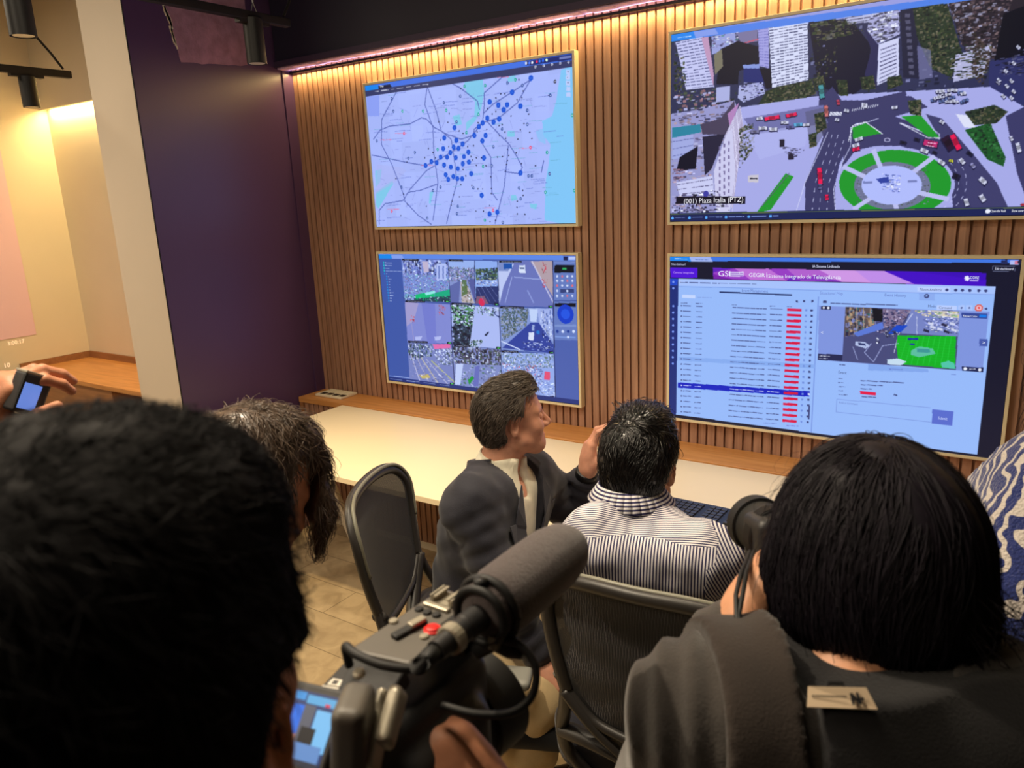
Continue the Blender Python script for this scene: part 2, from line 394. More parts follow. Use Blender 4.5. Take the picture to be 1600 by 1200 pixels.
        me = bpy.data.meshes.new(name); me.vertices.add(len(V)); me.vertices.foreach_set('co', V.ravel())
        me.loops.add(len(Lp)); me.loops.foreach_set('vertex_index', Lp.astype(np.int32))
        me.polygons.add(len(T)); st = np.r_[0, np.cumsum(T)[:-1]]
        me.polygons.foreach_set('loop_start', st.astype(np.int32)); me.polygons.foreach_set('loop_total', T.astype(np.int32))
        me.update(calc_edges=True)
        at_ = me.attributes.new('Col', 'FLOAT_COLOR', 'FACE'); at_.data.foreach_set('color', np.c_[Cc, np.ones(len(Cc))].ravel())
        return me
M['tv_frame'] = mat('champagne_painted_screen_frame', (230, 218, 184), 0.45, 0.0)
M['tv_bezel'] = mat('black_screen_bezel', (14, 14, 20), 0.35)
M['screen'] = glow_attr('lit_screen_panel', 1.0)
def television(x0, x1, z0, z1, cv, label):
    t = empty('wall_screen', ((x0 + x1) / 2, 0, z0), label, 'screen', 'four framed screens on the slatted wall')
    b = MB(); e = 0.0115                          # mitred frame, its outer edge chamfered to the wall
    o = [(x0, z0), (x1, z0), (x1, z1), (x0, z1)]; i = [(x0+e, z0+e), (x1-e, z0+e), (x1-e, z1-e), (x0+e, z1-e)]
    for k in range(4):
        q = (k + 1) % 4
        b.prism([(o[k][0], -0.036, o[k][1]), (o[q][0], -0.036, o[q][1]), (i[q][0], -0.036, i[q][1]), (i[k][0], -0.036, i[k][1])], (0, 0.036, 0))
    b.build('frame', M['tv_frame'], t, 0.001)
    b = MB(); b.box((x0 + e, -0.030, z0 + e), (x1 - e, -0.004, z1 - e)); b.build('back_case', M['tv_bezel'], t)
    link('display', cv.mesh('display'), M['screen'], t)
    return t
WH = (235, 240, 255)

# --- map of the city, upper left
c = Canvas(0.050, 1.242, 1.703, 2.398, 500, 290, 550, 60, 3.871, (168, 185, 253))
c.shade([(60, 60), (1400, 60), (1400, 1180), (60, 1180)], 0.012, 30)
AQ = (128, 198, 248); TEAL = (118, 205, 232)
c.poly([(1265, 190), (1345, 160), (1365, 1140), (1165, 1100), (1172, 860), (1190, 760), (1200, 640), (1160, 590), (1150, 500), (1210, 470), (1235, 380), (1250, 280)], AQ)
c.poly([(1110, 560), (1170, 540), (1170, 640), (1130, 620)], AQ, .6)
for P_ in ([(680, 260), (790, 240), (800, 330), (780, 430), (745, 500), (690, 560), (690, 510), (740, 470), (745, 380), (690, 330)], [(610, 470), (650, 460), (665, 520), (625, 530)], [(140, 800), (180, 790), (170, 870), (145, 900)],
           [(145, 930), (245, 860), (250, 880), (160, 1030), (145, 1010)], [(960, 950), (990, 945), (1000, 975), (965, 985)], [(940, 560), (985, 560), (985, 595), (940, 595)], [(1075, 1000), (1120, 1000), (1115, 1035), (1080, 1025)], [(940, 240), (990, 215), (985, 260), (945, 265)], [(470, 930), (495, 920), (475, 1000), (465, 1000)]):
    c.poly(P_, TEAL, .8)
c.poly([(85, 350), (165, 345), (165, 470), (95, 470)], (140, 160, 245)); c.poly([(145, 940), (260, 870), (330, 800), (300, 780), (150, 760)], (172, 180, 240), .5)
GR = (118, 128, 205)
rg = np.random.default_rng(3)
for _ in range(150):
    x, y = rg.uniform(150, 1130), rg.uniform(330, 1110); l_ = rg.uniform(12, 60); s_ = rg.choice([-.18, -.15, 3, -2.6, .4])
    d_ = np.array([1, s_]) / np.hypot(1, s_) * l_; c.line([(x, y), (x + d_[0], y + d_[1])], .8, GR, .55)
RD = (84, 100, 180)
for pts in ([(268, 325), (180, 490), (178, 640), (240, 760), (310, 940), (320, 985), (400, 1070), (480, 1125)], [(130, 610), (170, 555), (230, 530), (355, 515), (420, 480), (450, 488), (500, 540), (575, 580), (660, 610), (735, 585), (740, 550), (790, 510), (800, 400), (800, 330), (930, 215)],
            [(600, 270), (655, 300), (720, 350), (760, 380), (770, 430)], [(455, 290), (440, 400), (490, 540), (495, 700), (520, 870), (490, 1100)], [(455, 290), (510, 440), (540, 560), (600, 610), (620, 740), (635, 870), (600, 1000), (572, 1120)],
            [(120, 705), (330, 750), (445, 770), (520, 735), (600, 690), (700, 620), (790, 510), (890, 480), (1000, 390), (1080, 250)], [(815, 500), (880, 570), (950, 640), (1000, 720), (1030, 780), (1010, 830)], [(520, 880), (410, 920), (340, 930), (310, 980), (200, 1000), (165, 1040), (165, 1125)],
            [(945, 650), (935, 760), (920, 900), (880, 1060), (865, 1120)], [(800, 450), (850, 400), (960, 330), (1080, 250)], [(925, 805), (1020, 820)], [(790, 640), (840, 720), (845, 930), (880, 980)], [(345, 920), (450, 800), (500, 770)], [(1160, 740), (1145, 810)]):
    c.line(pts, 2.0, RD, .9)
for _ in range(120): c.dashes(x := rg.uniform(120, 1240), x + rg.uniform(30, 90), rg.uniform(330, 1110), [(120, 132, 205), (96, 112, 200), (104, 170, 205)][rg.integers(3)], 1, -.1 + rg.uniform(-.02, .05))
for x, y in ((170, 615), (260, 575), (420, 770), (800, 1025), (1010, 665), (215, 1035), (880, 235)): c.dashes(x, x + 70, y, (235, 110, 150), 1.2, -.03)
for x, y, q in ((240, 365, 0), (250, 440, 0), (305, 440, 1), (430, 440, 1), (555, 390, 0), (570, 435, 1), (655, 350, 0), (680, 290, 1), (805, 285, 1), (940, 270, 0), (988, 250, 1), (1030, 285, 0), (1060, 435, 0), (1060, 520, 0), (908, 548, 0), (855, 655, 0), (1080, 660, 2), (1180, 690, 1), (1195, 820, 0), (1170, 930, 1), (793, 775, 1), (845, 770, 0), (1010, 905, 0), (1020, 970, 0),
                (490, 920, 0), (380, 690, 0), (340, 725, 0), (535, 900, 0), (735, 905, 0), (640, 1015, 0), (635, 1060, 0), (240, 1045, 2), (315, 575, 2), (150, 620, 0), (1332, 465, 1), (1200, 345, 0), (1228, 262, 3), (853, 1040, 2), (803, 1100, 1), (912, 1112, 0), (1068, 832, 0), (1088, 832, 0), (518, 672, 1), (765, 460, 1), (692, 570, 1), (455, 1088, 0), (1345, 920, 1), (632, 505, 0), (300, 900, 0)):
    cc = [(40, 70, 150), (10, 160, 140), (235, 60, 110), (20, 20, 40)][q]; c.disc(x, y, 2.6, cc, fy=1.2); c.disc(x, y, 1.2, (210, 220, 255))
for x, y in ((658, 303), (588, 455), (525, 505), (580, 508), (870, 360), (900, 335), (925, 335), (820, 425), (870, 442), (848, 458), (763, 510), (815, 550), (908, 522), (925, 568), (890, 528), (962, 470), (1068, 458), (998, 370), (1028, 358), (1040, 515), (1018, 552), (1075, 568), (1088, 605), (1003, 610), (940, 672), (948, 708), (940, 740), (935, 762), (928, 803), (910, 715), (880, 718), (993, 692), (1025, 758), (1110, 770), (840, 838),
             (790, 910), (842, 908), (842, 938), (832, 1010), (795, 1045), (650, 958), (615, 945), (605, 985), (600, 1008), (658, 885), (725, 890), (762, 910), (1000, 985), (1033, 920), (1035, 950), (998, 1022), (1000, 1062), (1045, 1064), (750, 1045), (312, 942), (335, 1003), (265, 848), (295, 1072), (450, 1015), (333, 748), (440, 722), (462, 667), (648, 560), (672, 575), (535, 615), (585, 655), (700, 655), (735, 648), (720, 715), (752, 722), (782, 722),
             (728, 735), (752, 768), (672, 793), (688, 832), (810, 770), (930, 605), (892, 590), (757, 565), (1035, 318), (1190, 345), (1010, 250), (835, 1108), (868, 1100), (490, 690), (505, 722)): c.disc(x, y, 1.3, (20, 22, 48))
for x, y in ((1082, 240), (968, 326), (833, 384), (885, 404), (938, 402), (1018, 410), (917, 432), (818, 482), (890, 487), (856, 506), (790, 512), (767, 534), (620, 540), (740, 587), (808, 587), (788, 620), (558, 602), (631, 617), (669, 639), (552, 667), (615, 658), (644, 665), (595, 691), (704, 688), (536, 719), (575, 719), (627, 722), (677, 715), (480, 745), (512, 752), (445, 769), (557, 766), (598, 778), (670, 758), (707, 748), (640, 788), (798, 723), (567, 825),
             (582, 853), (613, 836), (637, 848), (666, 849), (721, 818), (1019, 814), (784, 949), (832, 1062), (879, 1051)): c.disc(x, y, 5.0, (24, 84, 214)); c.disc(x, y, 1.2, (60, 120, 235))
c.poly([(60, 285), (1345, 75), (1345, 170), (60, 355)], (52, 58, 104)); c.poly([(60, 283), (1345, 70), (1345, 128), (60, 322)], (64, 112, 226))
c.poly([(1050, 138), (1345, 92), (1345, 126), (1050, 165)], (26, 40, 110)); c.poly([(60, 288), (157, 281), (160, 307), (60, 320)], (16, 132, 236)); c.poly([(160, 288), (230, 277), (240, 294), (160, 306)], (24, 28, 60))
c.write('Map', 170, 296, 13, WH)
for x, y in ((1110, 172), (1160, 166), (1210, 158), (1260, 150), (1310, 144)): c.disc(x, y, 2.2, WH); c.disc(x, y, 1.0, (52, 58, 104))
for x, y, cc in ((1053, 150, WH), (1072, 148, (80, 130, 255)), (1090, 146, WH), (1118, 141, (255, 40, 90)), (1135, 138, (40, 120, 255)), (1155, 134, (40, 110, 255)), (1177, 131, (220, 255, 220))): c.disc(x, y, 2.4, cc)
c.poly([(1255, 115), (1325, 104), (1325, 118), (1255, 128)], (150, 160, 220), .7)
c.dashes(140, 460, 322, WH, 1.2, -.14, .4, 40)
for y, sgn in ((205, '+'), (235, '-'), (271, '+')): c.rect(1294, y - 15, 1320, y + 14, (188, 204, 252)); c.write(sgn, 1300, y + 8, 20, (40, 50, 90))
for y in (305, 340): c.rect(1296, y - 13, 1322, y + 13, (188, 204, 252))
television(0.037, 1.254, 1.689, 2.411, c, 'framed wall screen showing a pale city map dotted with blue circles')

# --- wall of camera feeds, lower left
c = Canvas(0.046, 1.236, 0.874, 1.562, 500, 290, 570, 370, 4.286, (70, 92, 168))
c.poly([(80, 110), (250, 145), (300, 960), (140, 960)], (62, 88, 168)); c.poly([(1262, 150), (1440, 140), (1440, 700), (1268, 690)], (98, 122, 192)); c.poly([(1268, 690), (1440, 695), (1440, 1140), (1275, 1090)], (74, 96, 174))
def quad(a, b_, cc, d, base): c.poly([a, b_, cc, d], base); return [a, b_, cc, d]
GY = (128, 148, 214); BL = (26, 34, 78); WT = (206, 220, 255); DG = (52, 74, 62)
q = quad((245, 148), (556, 156), (572, 436), (265, 428), (118, 140, 214))
c.specks([(245, 148), (556, 156), (560, 260), (255, 250)], 200, [BL, WT, (80, 90, 170), (150, 160, 230)], (2, 8), (3, 12))
c.specks([(255, 240), (560, 260), (568, 380), (262, 380)], 500, [GY, WT, (70, 84, 140), (120, 190, 190), (150, 120, 170)], (1, 5), (1, 4))
c.poly([(385, 165), (425, 165), (430, 235), (395, 240)], (190, 180, 210)); c.rect(480, 180, 545, 290, (176, 192, 246)); c.rect(492, 195, 502, 280, (110, 130, 200)); c.rect(520, 195, 530, 280, (110, 130, 200))
c.poly([(330, 390), (460, 362), (470, 400), (345, 425)], (10, 188, 120)); c.poly([(470, 375), (568, 352), (570, 395), (470, 410)], (20, 170, 130)); c.poly([(330, 415), (570, 395), (572, 436), (330, 432)], (40, 70, 90)); c.specks([(330, 405), (570, 392), (572, 436), (330, 432)], 40, [WT, (10, 188, 120), (20, 50, 70)], (2, 6), (2, 5))
c.poly([(400, 375), (470, 362), (470, 378), (410, 392)], (150, 230, 235)); c.specks([(250, 380), (345, 385), (340, 430), (262, 428)], 40, [BL, WT, (90, 200, 170)], (2, 6), (2, 5))
q = quad((556, 156), (733, 160), (738, 446), (572, 438), (130, 146, 206)); c.poly([(556, 156), (733, 160), (733, 215), (558, 210)], (150, 178, 240))
c.specks([(556, 200), (733, 205), (735, 300), (565, 300)], 240, [(60, 76, 130), WT, (60, 90, 70), (140, 120, 170)], (1, 6), (1, 5)); c.poly([(570, 330), (640, 290), (630, 440), (572, 438)], (92, 104, 170)); c.poly([(640, 300), (690, 330), (735, 445), (650, 442)], (186, 176, 180)); c.poly([(650, 290), (680, 290), (690, 380), (650, 400)], (80, 110, 70), .9)
c.poly([(690, 290), (735, 280), (738, 440)], (84, 92, 160)); c.specks([(640, 300), (700, 300), (720, 440), (650, 440)], 40, [(90, 90, 60), (60, 60, 90), WT], (1, 4), (2, 6))
q = quad((738, 160), (888, 164), (896, 456), (742, 446), (140, 172, 240)); c.specks([(742, 215), (888, 205), (890, 290), (742, 290)], 190, [(36, 60, 80), (60, 90, 60), (30, 40, 90), (100, 120, 90)], (2, 8), (2, 8))
c.specks([(742, 280), (888, 275), (890, 330), (742, 320)], 60, [WT, (90, 110, 190), (180, 170, 190)], (2, 8), (1, 3)); c.poly([(745, 335), (892, 330), (896, 456), (742, 446)], (40, 52, 110)); c.poly([(748, 400), (800, 395), (830, 450), (742, 446)], (120, 90, 120)); c.disc(783, 438, 8, (214, 44, 90))
for k in range(4): c.line([(750 + 30*k, 335), (800 + 40*k, 440)], 1, (130, 140, 200), .7)
q = quad((890, 164), (1256, 160), (1262, 474), (900, 456), (104, 116, 188)); c.poly([(890, 190), (1000, 180), (930, 330), (900, 456)], (186, 200, 244)); c.poly([(890, 160), (1000, 165), (960, 230), (895, 230)], (120, 140, 200)); c.poly([(1110, 165), (1256, 162), (1260, 400)], (176, 158, 170)); c.line([(1120, 165), (1262, 440)], 3, (206, 206, 236), .8)
c.rect(930, 180, 985, 215, (20, 80, 170)); c.poly([(1033, 190), (1072, 190), (1078, 245), (1032, 240)], (214, 226, 250)); c.rect(1038, 205, 1068, 215, (60, 80, 130)); c.specks([(1180, 170), (1215, 170), (1215, 250), (1190, 250)], 16, [(40, 60, 50), (120, 90, 90), (190, 60, 80)], (1, 4), (2, 7))
c.specks([(1185, 280), (1225, 280), (1215, 340), (1190, 340)], 14, [(230, 60, 70), (160, 50, 80)], (1, 4), (2, 6)); c.line([(1000, 270), (1170, 285)], 2, (170, 186, 240), .7); c.line([(985, 270), (940, 440)], 2, (170, 186, 240), .7); c.line([(1090, 360), (1130, 440)], 3, (150, 166, 230), .7)
q = quad((268, 436), (574, 452), (584, 716), (286, 706), (128, 138, 212)); c.poly([(268, 436), (360, 444), (330, 560), (280, 600)], (168, 160, 206), .8); c.poly([(380, 445), (470, 448), (480, 716), (420, 712)], (114, 124, 208)); c.specks([(300, 520), (335, 520), (330, 580), (310, 580)], 12, [(220, 70, 80), (120, 40, 80)], (1, 4), (2, 6)); c.specks([(485, 455), (545, 460), (530, 530), (490, 520)], 26, [(220, 80, 80), (150, 60, 90), (180, 110, 120)], (1, 4), (2, 6))
for x in (360, 490): c.poly([(x - 25, 670), (x + 25, 665), (x + 15, 690), (x - 20, 695)], (190, 200, 250), .8)
c.line([(310, 560), (330, 705)], 2, (170, 160, 200), .6)
q = quad((578, 452), (898, 470), (910, 750), (588, 722), (170, 186, 244)); c.specks([(578, 452), (740, 460), (720, 600), (585, 590)], 260, [(60, 130, 70), (30, 50, 60), WT, (20, 30, 50), (90, 150, 100)], (2, 9), (2, 8)); c.specks([(582, 580), (720, 600), (700, 735), (588, 722)], 240, [(14, 18, 40), (26, 34, 60), (50, 70, 90)], (3, 12), (3, 9)); c.specks([(700, 690), (790, 690), (780, 745), (700, 735)], 70, [(60, 110, 90), WT, (40, 60, 60)], (2, 6), (2, 6))
c.specks([(745, 460), (898, 470), (900, 540), (760, 520)], 60, [(30, 40, 80), WT, (110, 150, 130)], (2, 6), (2, 6)); c.poly([(820, 640), (835, 635), (815, 665), (800, 660)], (30, 40, 70)); c.line([(850, 500), (898, 540)], 2, (60, 80, 140))
q = quad((902, 474), (1256, 480), (1266, 780), (914, 756), (128, 150, 214)); c.specks([(902, 474), (1100, 480), (1080, 600), (920, 700)], 380, [(74, 96, 100), (110, 120, 120), (150, 160, 190), (60, 84, 90)], (2, 7), (2, 7)); c.poly([(1100, 482), (1160, 482), (1150, 570), (1110, 570)], (190, 210, 250)); c.poly([(1155, 482), (1256, 482), (1262, 700), (1170, 590)], (160, 178, 236)); c.specks([(1165, 490), (1256, 490), (1262, 690), (1180, 600)], 70, [(90, 110, 180), (196, 210, 250)], (2, 4), (4, 10))
c.poly([(920, 745), (1110, 575), (1165, 575), (1262, 720), (1266, 780)], (46, 66, 158)); c.line([(915, 700), (1040, 755)], 2.5, WT); c.poly([(1098, 640), (1135, 640), (1130, 695), (1095, 690)], (214, 224, 250)); c.poly([(1120, 590), (1137, 590), (1135, 630), (1118, 630)], (150, 170, 220)); c.disc(1160, 640, 4, (30, 120, 210)); c.specks([(1060, 700), (1250, 700), (1262, 770), (1050, 750)], 60, [WT, (110, 130, 200), (30, 40, 100)], (2, 8), (1, 4)); c.specks([(1180, 600), (1220, 640), (1255, 720), (1190, 680)], 24, [(20, 26, 60), WT], (1, 3), (2, 5))
q = quad((286, 710), (584, 722), (600, 1000), (300, 950), (120, 132, 196)); c.specks([(288, 712), (450, 722), (450, 800), (294, 830)], 190, [(40, 50, 70), (80, 100, 150), WT, (60, 90, 80)], (2, 6), (3, 9)); c.poly([(455, 720), (570, 718), (575, 745), (465, 752)], (226, 110, 176)); c.specks([(445, 750), (590, 745), (600, 870), (500, 850)], 170, [WT, (110, 120, 180), (70, 90, 100), (180, 190, 230)], (2, 7), (2, 6))
for k, cc in enumerate(((200, 200, 230), (170, 170, 200), (206, 196, 170), (180, 184, 220), (190, 196, 120))): c.line([(310 + 34*k, 790 + 10*k), (380 + 62*k, 1000)], 3, cc, .8)
c.poly([(360, 925), (425, 920), (440, 945), (385, 950)], (196, 180, 110)); c.specks([(300, 830), (480, 830), (600, 990), (310, 950)], 60, [(150, 150, 200), (210, 214, 240), (90, 100, 160)], (3, 9), (1, 3))
q = quad((588, 726), (910, 752), (918, 1060), (602, 1004), (126, 140, 200)); c.specks([(588, 726), (910, 752), (916, 860), (596, 850)], 460, [(30, 36, 60), (60, 60, 80), WT, (110, 120, 180), (80, 70, 100), (60, 80, 70)], (2, 8), (2, 10)); c.specks([(600, 860), (916, 850), (918, 1060), (602, 1000)], 150, [WT, (90, 100, 150), (150, 160, 210), (70, 110, 90)], (2, 8), (2, 6)); c.poly([(610, 850), (660, 850), (640, 990), (604, 990)], (190, 206, 250)); c.poly([(690, 960), (720, 930), (730, 950), (700, 990)], (20, 150, 60)); c.rect(735, 945, 746, 972, (220, 30, 90)); c.poly([(740, 870), (770, 860), (760, 1000), (725, 1000)], (100, 110, 190))
q = quad((914, 770), (1266, 784), (1276, 1085), (918, 1060), (146, 170, 236)); c.specks([(914, 770), (1266, 784), (1268, 880), (916, 870)], 260, [(90, 120, 130), WT, (110, 130, 180), (120, 140, 150)], (2, 6), (2, 6)); c.specks([(916, 840), (1200, 850), (1180, 1000), (918, 1000)], 400, [WT, (96, 120, 190), (70, 90, 160), (200, 216, 250), (190, 90, 110)], (2, 6), (2, 5)); c.poly([(1205, 900), (1240, 905), (1240, 960), (1200, 955)], (226, 80, 120)); c.specks([(1180, 960), (1270, 960), (1274, 1080), (1180, 1050)], 70, [WT, (120, 140, 210)], (2, 8), (1, 3))
BLK = (14, 16, 34)
for (x, y, l_) in ((250, 152, 110), (562, 158, 95), (900, 166, 150), (272, 432, 130), (580, 450, 140), (908, 472, 160), (290, 704, 130), (596, 730, 110), (916, 768, 110)): c.poly([(x, y - 8), (x + l_, y - 4), (x + l_, y + 9), (x, y + 5)], BLK); c.dashes(x + 16, x + l_ - 8, y, WT, 1, .03)
for x, y in ((552, 432), (884, 452), (1245, 468), (568, 712), (896, 745), (1250, 776), (585, 985), (1255, 1075)): c.rect(x - 16, y - 8, x + 12, y + 7, BLK); c.rect(x - 8, y - 3, x + 8, y + 3, (90, 230, 120))
for pts in ([(735, 160), (740, 446)], [(556, 156), (574, 440), (584, 720), (602, 1000)], [(889, 164), (899, 460), (911, 755), (918, 1060)], [(1258, 160), (1265, 480), (1270, 785), (1277, 1090)]): c.line(pts, 1.4, (36, 44, 90))
c.poly([(80, 112), (1440, 128), (1440, 158), (80, 146)], (92, 136, 232)); c.poly([(90, 118), (175, 120), (180, 145), (95, 144)], (20, 136, 236)); c.poly([(178, 122), (250, 124), (262, 146), (182, 145)], (130, 158, 236)); c.rect(1330, 132, 1360, 156, (20, 30, 80)); c.rect(1364, 134, 1410, 154, (180, 196, 246))
for k in range(15):
    y = 174 + 18.2 * k; x = 122 + k * 1.6 + (0 if k < 5 else 12); c.disc(x + 4, y, 2, (30, 190, 200) if k < 4 else (30, 140, 220)); c.dashes(x + 14, x + (60, 58, 40, 118, 22, 18, 34, 22, 22, 26, 22, 42, 36, 26, 22)[k], y, WT, 1.6, .03, .2, 20)
c.line([(165, 930), (298, 945)], 1.5, (150, 170, 230)); c.line([(160, 950), (1440, 1110)], 9, (34, 50, 120)); c.poly([(140, 940), (720, 1015), (1440, 1115), (1440, 1160), (140, 985)], (34, 50, 120)); c.dashes(170, 570, 950, (170, 190, 240), 1.2, .12, .5, 60); c.dashes(1285, 1415, 1105, WT, 1.4, .14, .5, 60)
c.rect(1270, 190, 1402, 240, (6, 14, 30)); c.rect(1322, 208, 1350, 222, (40, 170, 90)); c.line([(1268, 172), (1415, 172)], 1, (130, 150, 210)); c.line([(1270, 428), (1418, 428)], 2, (60, 80, 150)); c.rect(1272, 445, 1414, 468, (8, 12, 30)); c.disc(1344, 518, 18, (14, 60, 200), fy=1.05); c.disc(1344, 518, 10, (30, 84, 226)); c.rect(1272, 588, 1416, 604, (120, 144, 206))
for r_, y in enumerate((265, 295, 327, 362, 396)):
    for k in range(4): c.disc(1288 + 34 * k, y, 2.4, ((206, 216, 246), (214, 110, 130), (206, 216, 246))[(r_ * 2 + k) % 3])
c.rect(1310, 350, 1400, 374, (50, 64, 120)); c.disc(1356, 363, 2.5, WT)
for k in range(4): c.disc(1290 + 36 * k, 634, 3, (30, 60, 150) if k % 2 == 0 else WT)
c.line([(1276, 668), (1410, 676)], 3, (120, 150, 220)); c.disc(1362, 672, 2.5, WT)
television(0.029, 1.250, 0.859, 1.574, c, 'framed wall screen showing a grid of nine street camera views')
# --- traffic camera over a roundabout, upper right
c = Canvas(1.681, 2.892, 1.703, 2.408, 640, 372, 1030, 0, 2.807, (150, 156, 224))
ASP = (58, 58, 104); PAVE = (166, 170, 232); GRN = (28, 150, 44); NIGHT = (10, 12, 36); TREE = [(30, 44, 34), (52, 66, 44), (84, 84, 62), (18, 26, 30), (100, 96, 80)]
def trees(P_, n=200): c.poly(P_, (38, 52, 42)); c.specks(P_, n, TREE, (2, 7), (2, 6), .9)
c.poly([(50, 180), (1620, -20), (1620, 480), (50, 520)], (44, 48, 84)); c.specks([(50, 180), (1620, -20), (1620, 480), (50, 500)], 420, [(20, 24, 48), (120, 124, 170), (70, 76, 110), (40, 50, 50)], (2, 10), (2, 8))
def tower(P_, rows, cols, base, dark, al=.9):
    P_ = [np.array(q, float) for q in P_]; c.poly(P_, base); a, b_, d, e = P_
    for k in range(rows):
        t = (k + .55) / rows; l, r_ = a + (e - a) * t, b_ + (d - b_) * t
        for q in range(cols):
            if c.rng.random() < .9: c.line([l + (r_ - l) * (q + .12) / cols, l + (r_ - l) * (q + .88) / cols], 1.7, dark, al * c.rng.uniform(.6, 1))
tower([(72, 185), (190, 160), (240, 380), (118, 395)], 17, 5, (196, 200, 244), (52, 56, 110)); c.poly([(185, 165), (215, 160), (240, 330), (238, 380)], (190, 150, 190))
c.poly([(230, 150), (330, 130), (340, 200), (230, 240)], (150, 160, 220)); c.specks([(225, 140), (430, 120), (430, 180), (230, 210)], 60, [WH, (90, 140, 150), (110, 100, 140), (60, 60, 100)], (3, 9), (2, 5)); c.poly([(340, 145), (430, 125), (432, 180), (360, 195)], (120, 116, 160)); c.line([(370, 190), (440, 170)], 2.5, (190, 90, 120))
c.poly([(270, 215), (345, 180), (440, 205), (440, 290), (350, 310), (345, 370), (250, 370)], NIGHT); c.poly([(240, 240), (275, 215), (280, 290), (245, 330)], (120, 116, 100)); c.poly([(365, 285), (440, 280), (440, 300), (370, 300)], (130, 150, 220)); c.poly([(370, 300), (470, 300), (470, 365), (370, 360)], (30, 40, 110)); c.poly([(440, 300), (500, 300), (500, 385), (470, 390)], NIGHT)
tower([(432, 125), (480, 115), (482, 300), (440, 290)], 14, 2, (160, 160, 226), (110, 110, 190)); tower([(480, 115), (650, 88), (655, 350), (495, 385)], 22, 8, (214, 220, 250), (40, 44, 88))
trees([(470, 400), (520, 380), (670, 350), (690, 410), (600, 450), (480, 490), (420, 480)], 300)
c.poly([(350, 375), (455, 360), (465, 410), (370, 450), (345, 430)], (170, 176, 226)); c.specks([(350, 375), (455, 360), (465, 410), (370, 450)], 40, [NIGHT, (90, 90, 150)], (2, 8), (1, 4))
c.specks([(60, 410), (300, 380), (320, 460), (70, 490)], 130, [(150, 110, 120), (70, 84, 60), (176, 180, 226), (50, 50, 70)], (3, 12), (2, 8)); c.poly([(250, 385), (310, 378), (310, 440), (250, 450)], (170, 176, 226)); c.specks([(60, 240), (110, 240), (120, 400), (62, 410)], 50, TREE, (3, 8), (3, 8))
c.poly([(655, 90), (730, 76), (860, 110), (930, 200), (900, 380), (830, 430), (730, 390), (690, 330)], (14, 16, 44)); c.specks([(655, 90), (840, 80), (850, 150), (680, 190)], 110, TREE + [(90, 92, 90)], (3, 10), (3, 8)); c.specks([(660, 190), (780, 190), (780, 340), (690, 340)], 50, TREE + [(120, 124, 170)], (2, 6), (2, 6)); trees([(670, 345), (720, 330), (730, 380), (690, 400)], 40)
tower([(812, 75), (930, 50), (940, 95), (830, 105)], 3, 9, (186, 190, 230), (60, 60, 90)); c.specks([(780, 90), (860, 90), (900, 140), (800, 130)], 40, TREE)
c.poly([(900, 130), (965, 190), (955, 385), (900, 330), (930, 220)], (40, 40, 84)); c.poly([(930, 60), (1050, 34), (1055, 150), (960, 195), (910, 130)], (170, 172, 220)); c.specks([(930, 60), (1050, 34), (1052, 150), (960, 190), (910, 130)], 140, [(80, 80, 110), WH, (120, 120, 160), (50, 50, 70)], (3, 10), (2, 5))
tower([(962, 195), (1050, 165), (1052, 330), (955, 375)], 10, 1, (206, 210, 246), (50, 50, 96))
c.poly([(1056, 35), (1130, 20), (1140, 345), (1070, 340)], (30, 32, 60)); 
for k in range(10): c.rect(1078 + k * 2, 60 + 28 * k, 1100 + k * 2, 76 + 28 * k, (80, 80, 110))
trees([(1110, 20), (1260, 0), (1330, 240), (1280, 340), (1190, 300), (1130, 160)], 420); c.poly([(1130, 200), (1190, 220), (1200, 340), (1140, 350)], (130, 130, 180), .6)
c.poly([(1260, -10), (1620, -40), (1620, 200), (1470, 260), (1330, 200)], (40, 34, 46)); c.specks([(1260, -10), (1560, -40), (1470, 260), (1330, 220)], 420, [(70, 56, 66), (110, 92, 96), (26, 24, 34), (150, 150, 180)], (2, 9), (2, 6)); c.poly([(1510, 60), (1620, 20), (1620, 270), (1470, 270)], (10, 12, 28))
c.poly([(1300, 240), (1450, 200), (1450, 280), (1420, 330), (1290, 360)], (178, 180, 220)); c.specks([(1270, 200), (1460, 190), (1440, 350), (1270, 340)], 130, TREE + [(190, 190, 226)], (3, 10), (1, 4)); c.specks([(1370, 120), (1460, 240), (1420, 380), (1370, 330)], 140, [(70, 58, 56), (40, 36, 36)], (2, 7), (2, 7))
c.poly([(1450, 270), (1620, 240), (1620, 460), (1440, 460)], (44, 48, 100)); c.specks([(1470, 270), (1610, 200), (1610, 330), (1480, 330)], 60, [(90, 92, 130), (20, 20, 40)], (3, 12), (1, 3))
# plaza, streets and lawns
c.poly([(360, 470), (700, 420), (1090, 400), (1450, 380), (1620, 480), (1620, 930), (320, 950), (330, 600)], PAVE)
c.poly([(640, 950), (640, 800), (690, 680), (720, 600), (700, 540), (700, 440), (760, 380), (800, 440), (900, 440), (1080, 400), (1090, 430), (900, 480), (850, 560), (830, 640), (790, 720), (770, 830), (775, 950)], ASP)
c.poly([(370, 520), (720, 460), (740, 540), (420, 590)], (110, 112, 170)); c.poly([(740, 480), (1100, 420), (1180, 470), (1000, 520), (740, 560)], ASP)
c.poly([(830, 560), (1000, 500), (1090, 530), (1230, 600), (1330, 650), (1430, 760), (1530, 930), (1290, 930), (1280, 800), (1190, 690), (1060, 640), (950, 640), (860, 660), (800, 740)], ASP); c.poly([(1080, 420), (1200, 400), (1450, 560), (1560, 780), (1600, 930), (1620, 760), (1620, 470), (1470, 450)], PAVE); c.poly([(1520, 510), (1620, 460), (1620, 900), (1570, 760)], ASP)
c.poly([(1170, 500), (1240, 520), (1380, 680), (1480, 800), (1540, 930), (1380, 930), (1280, 700)], (62, 62, 108))
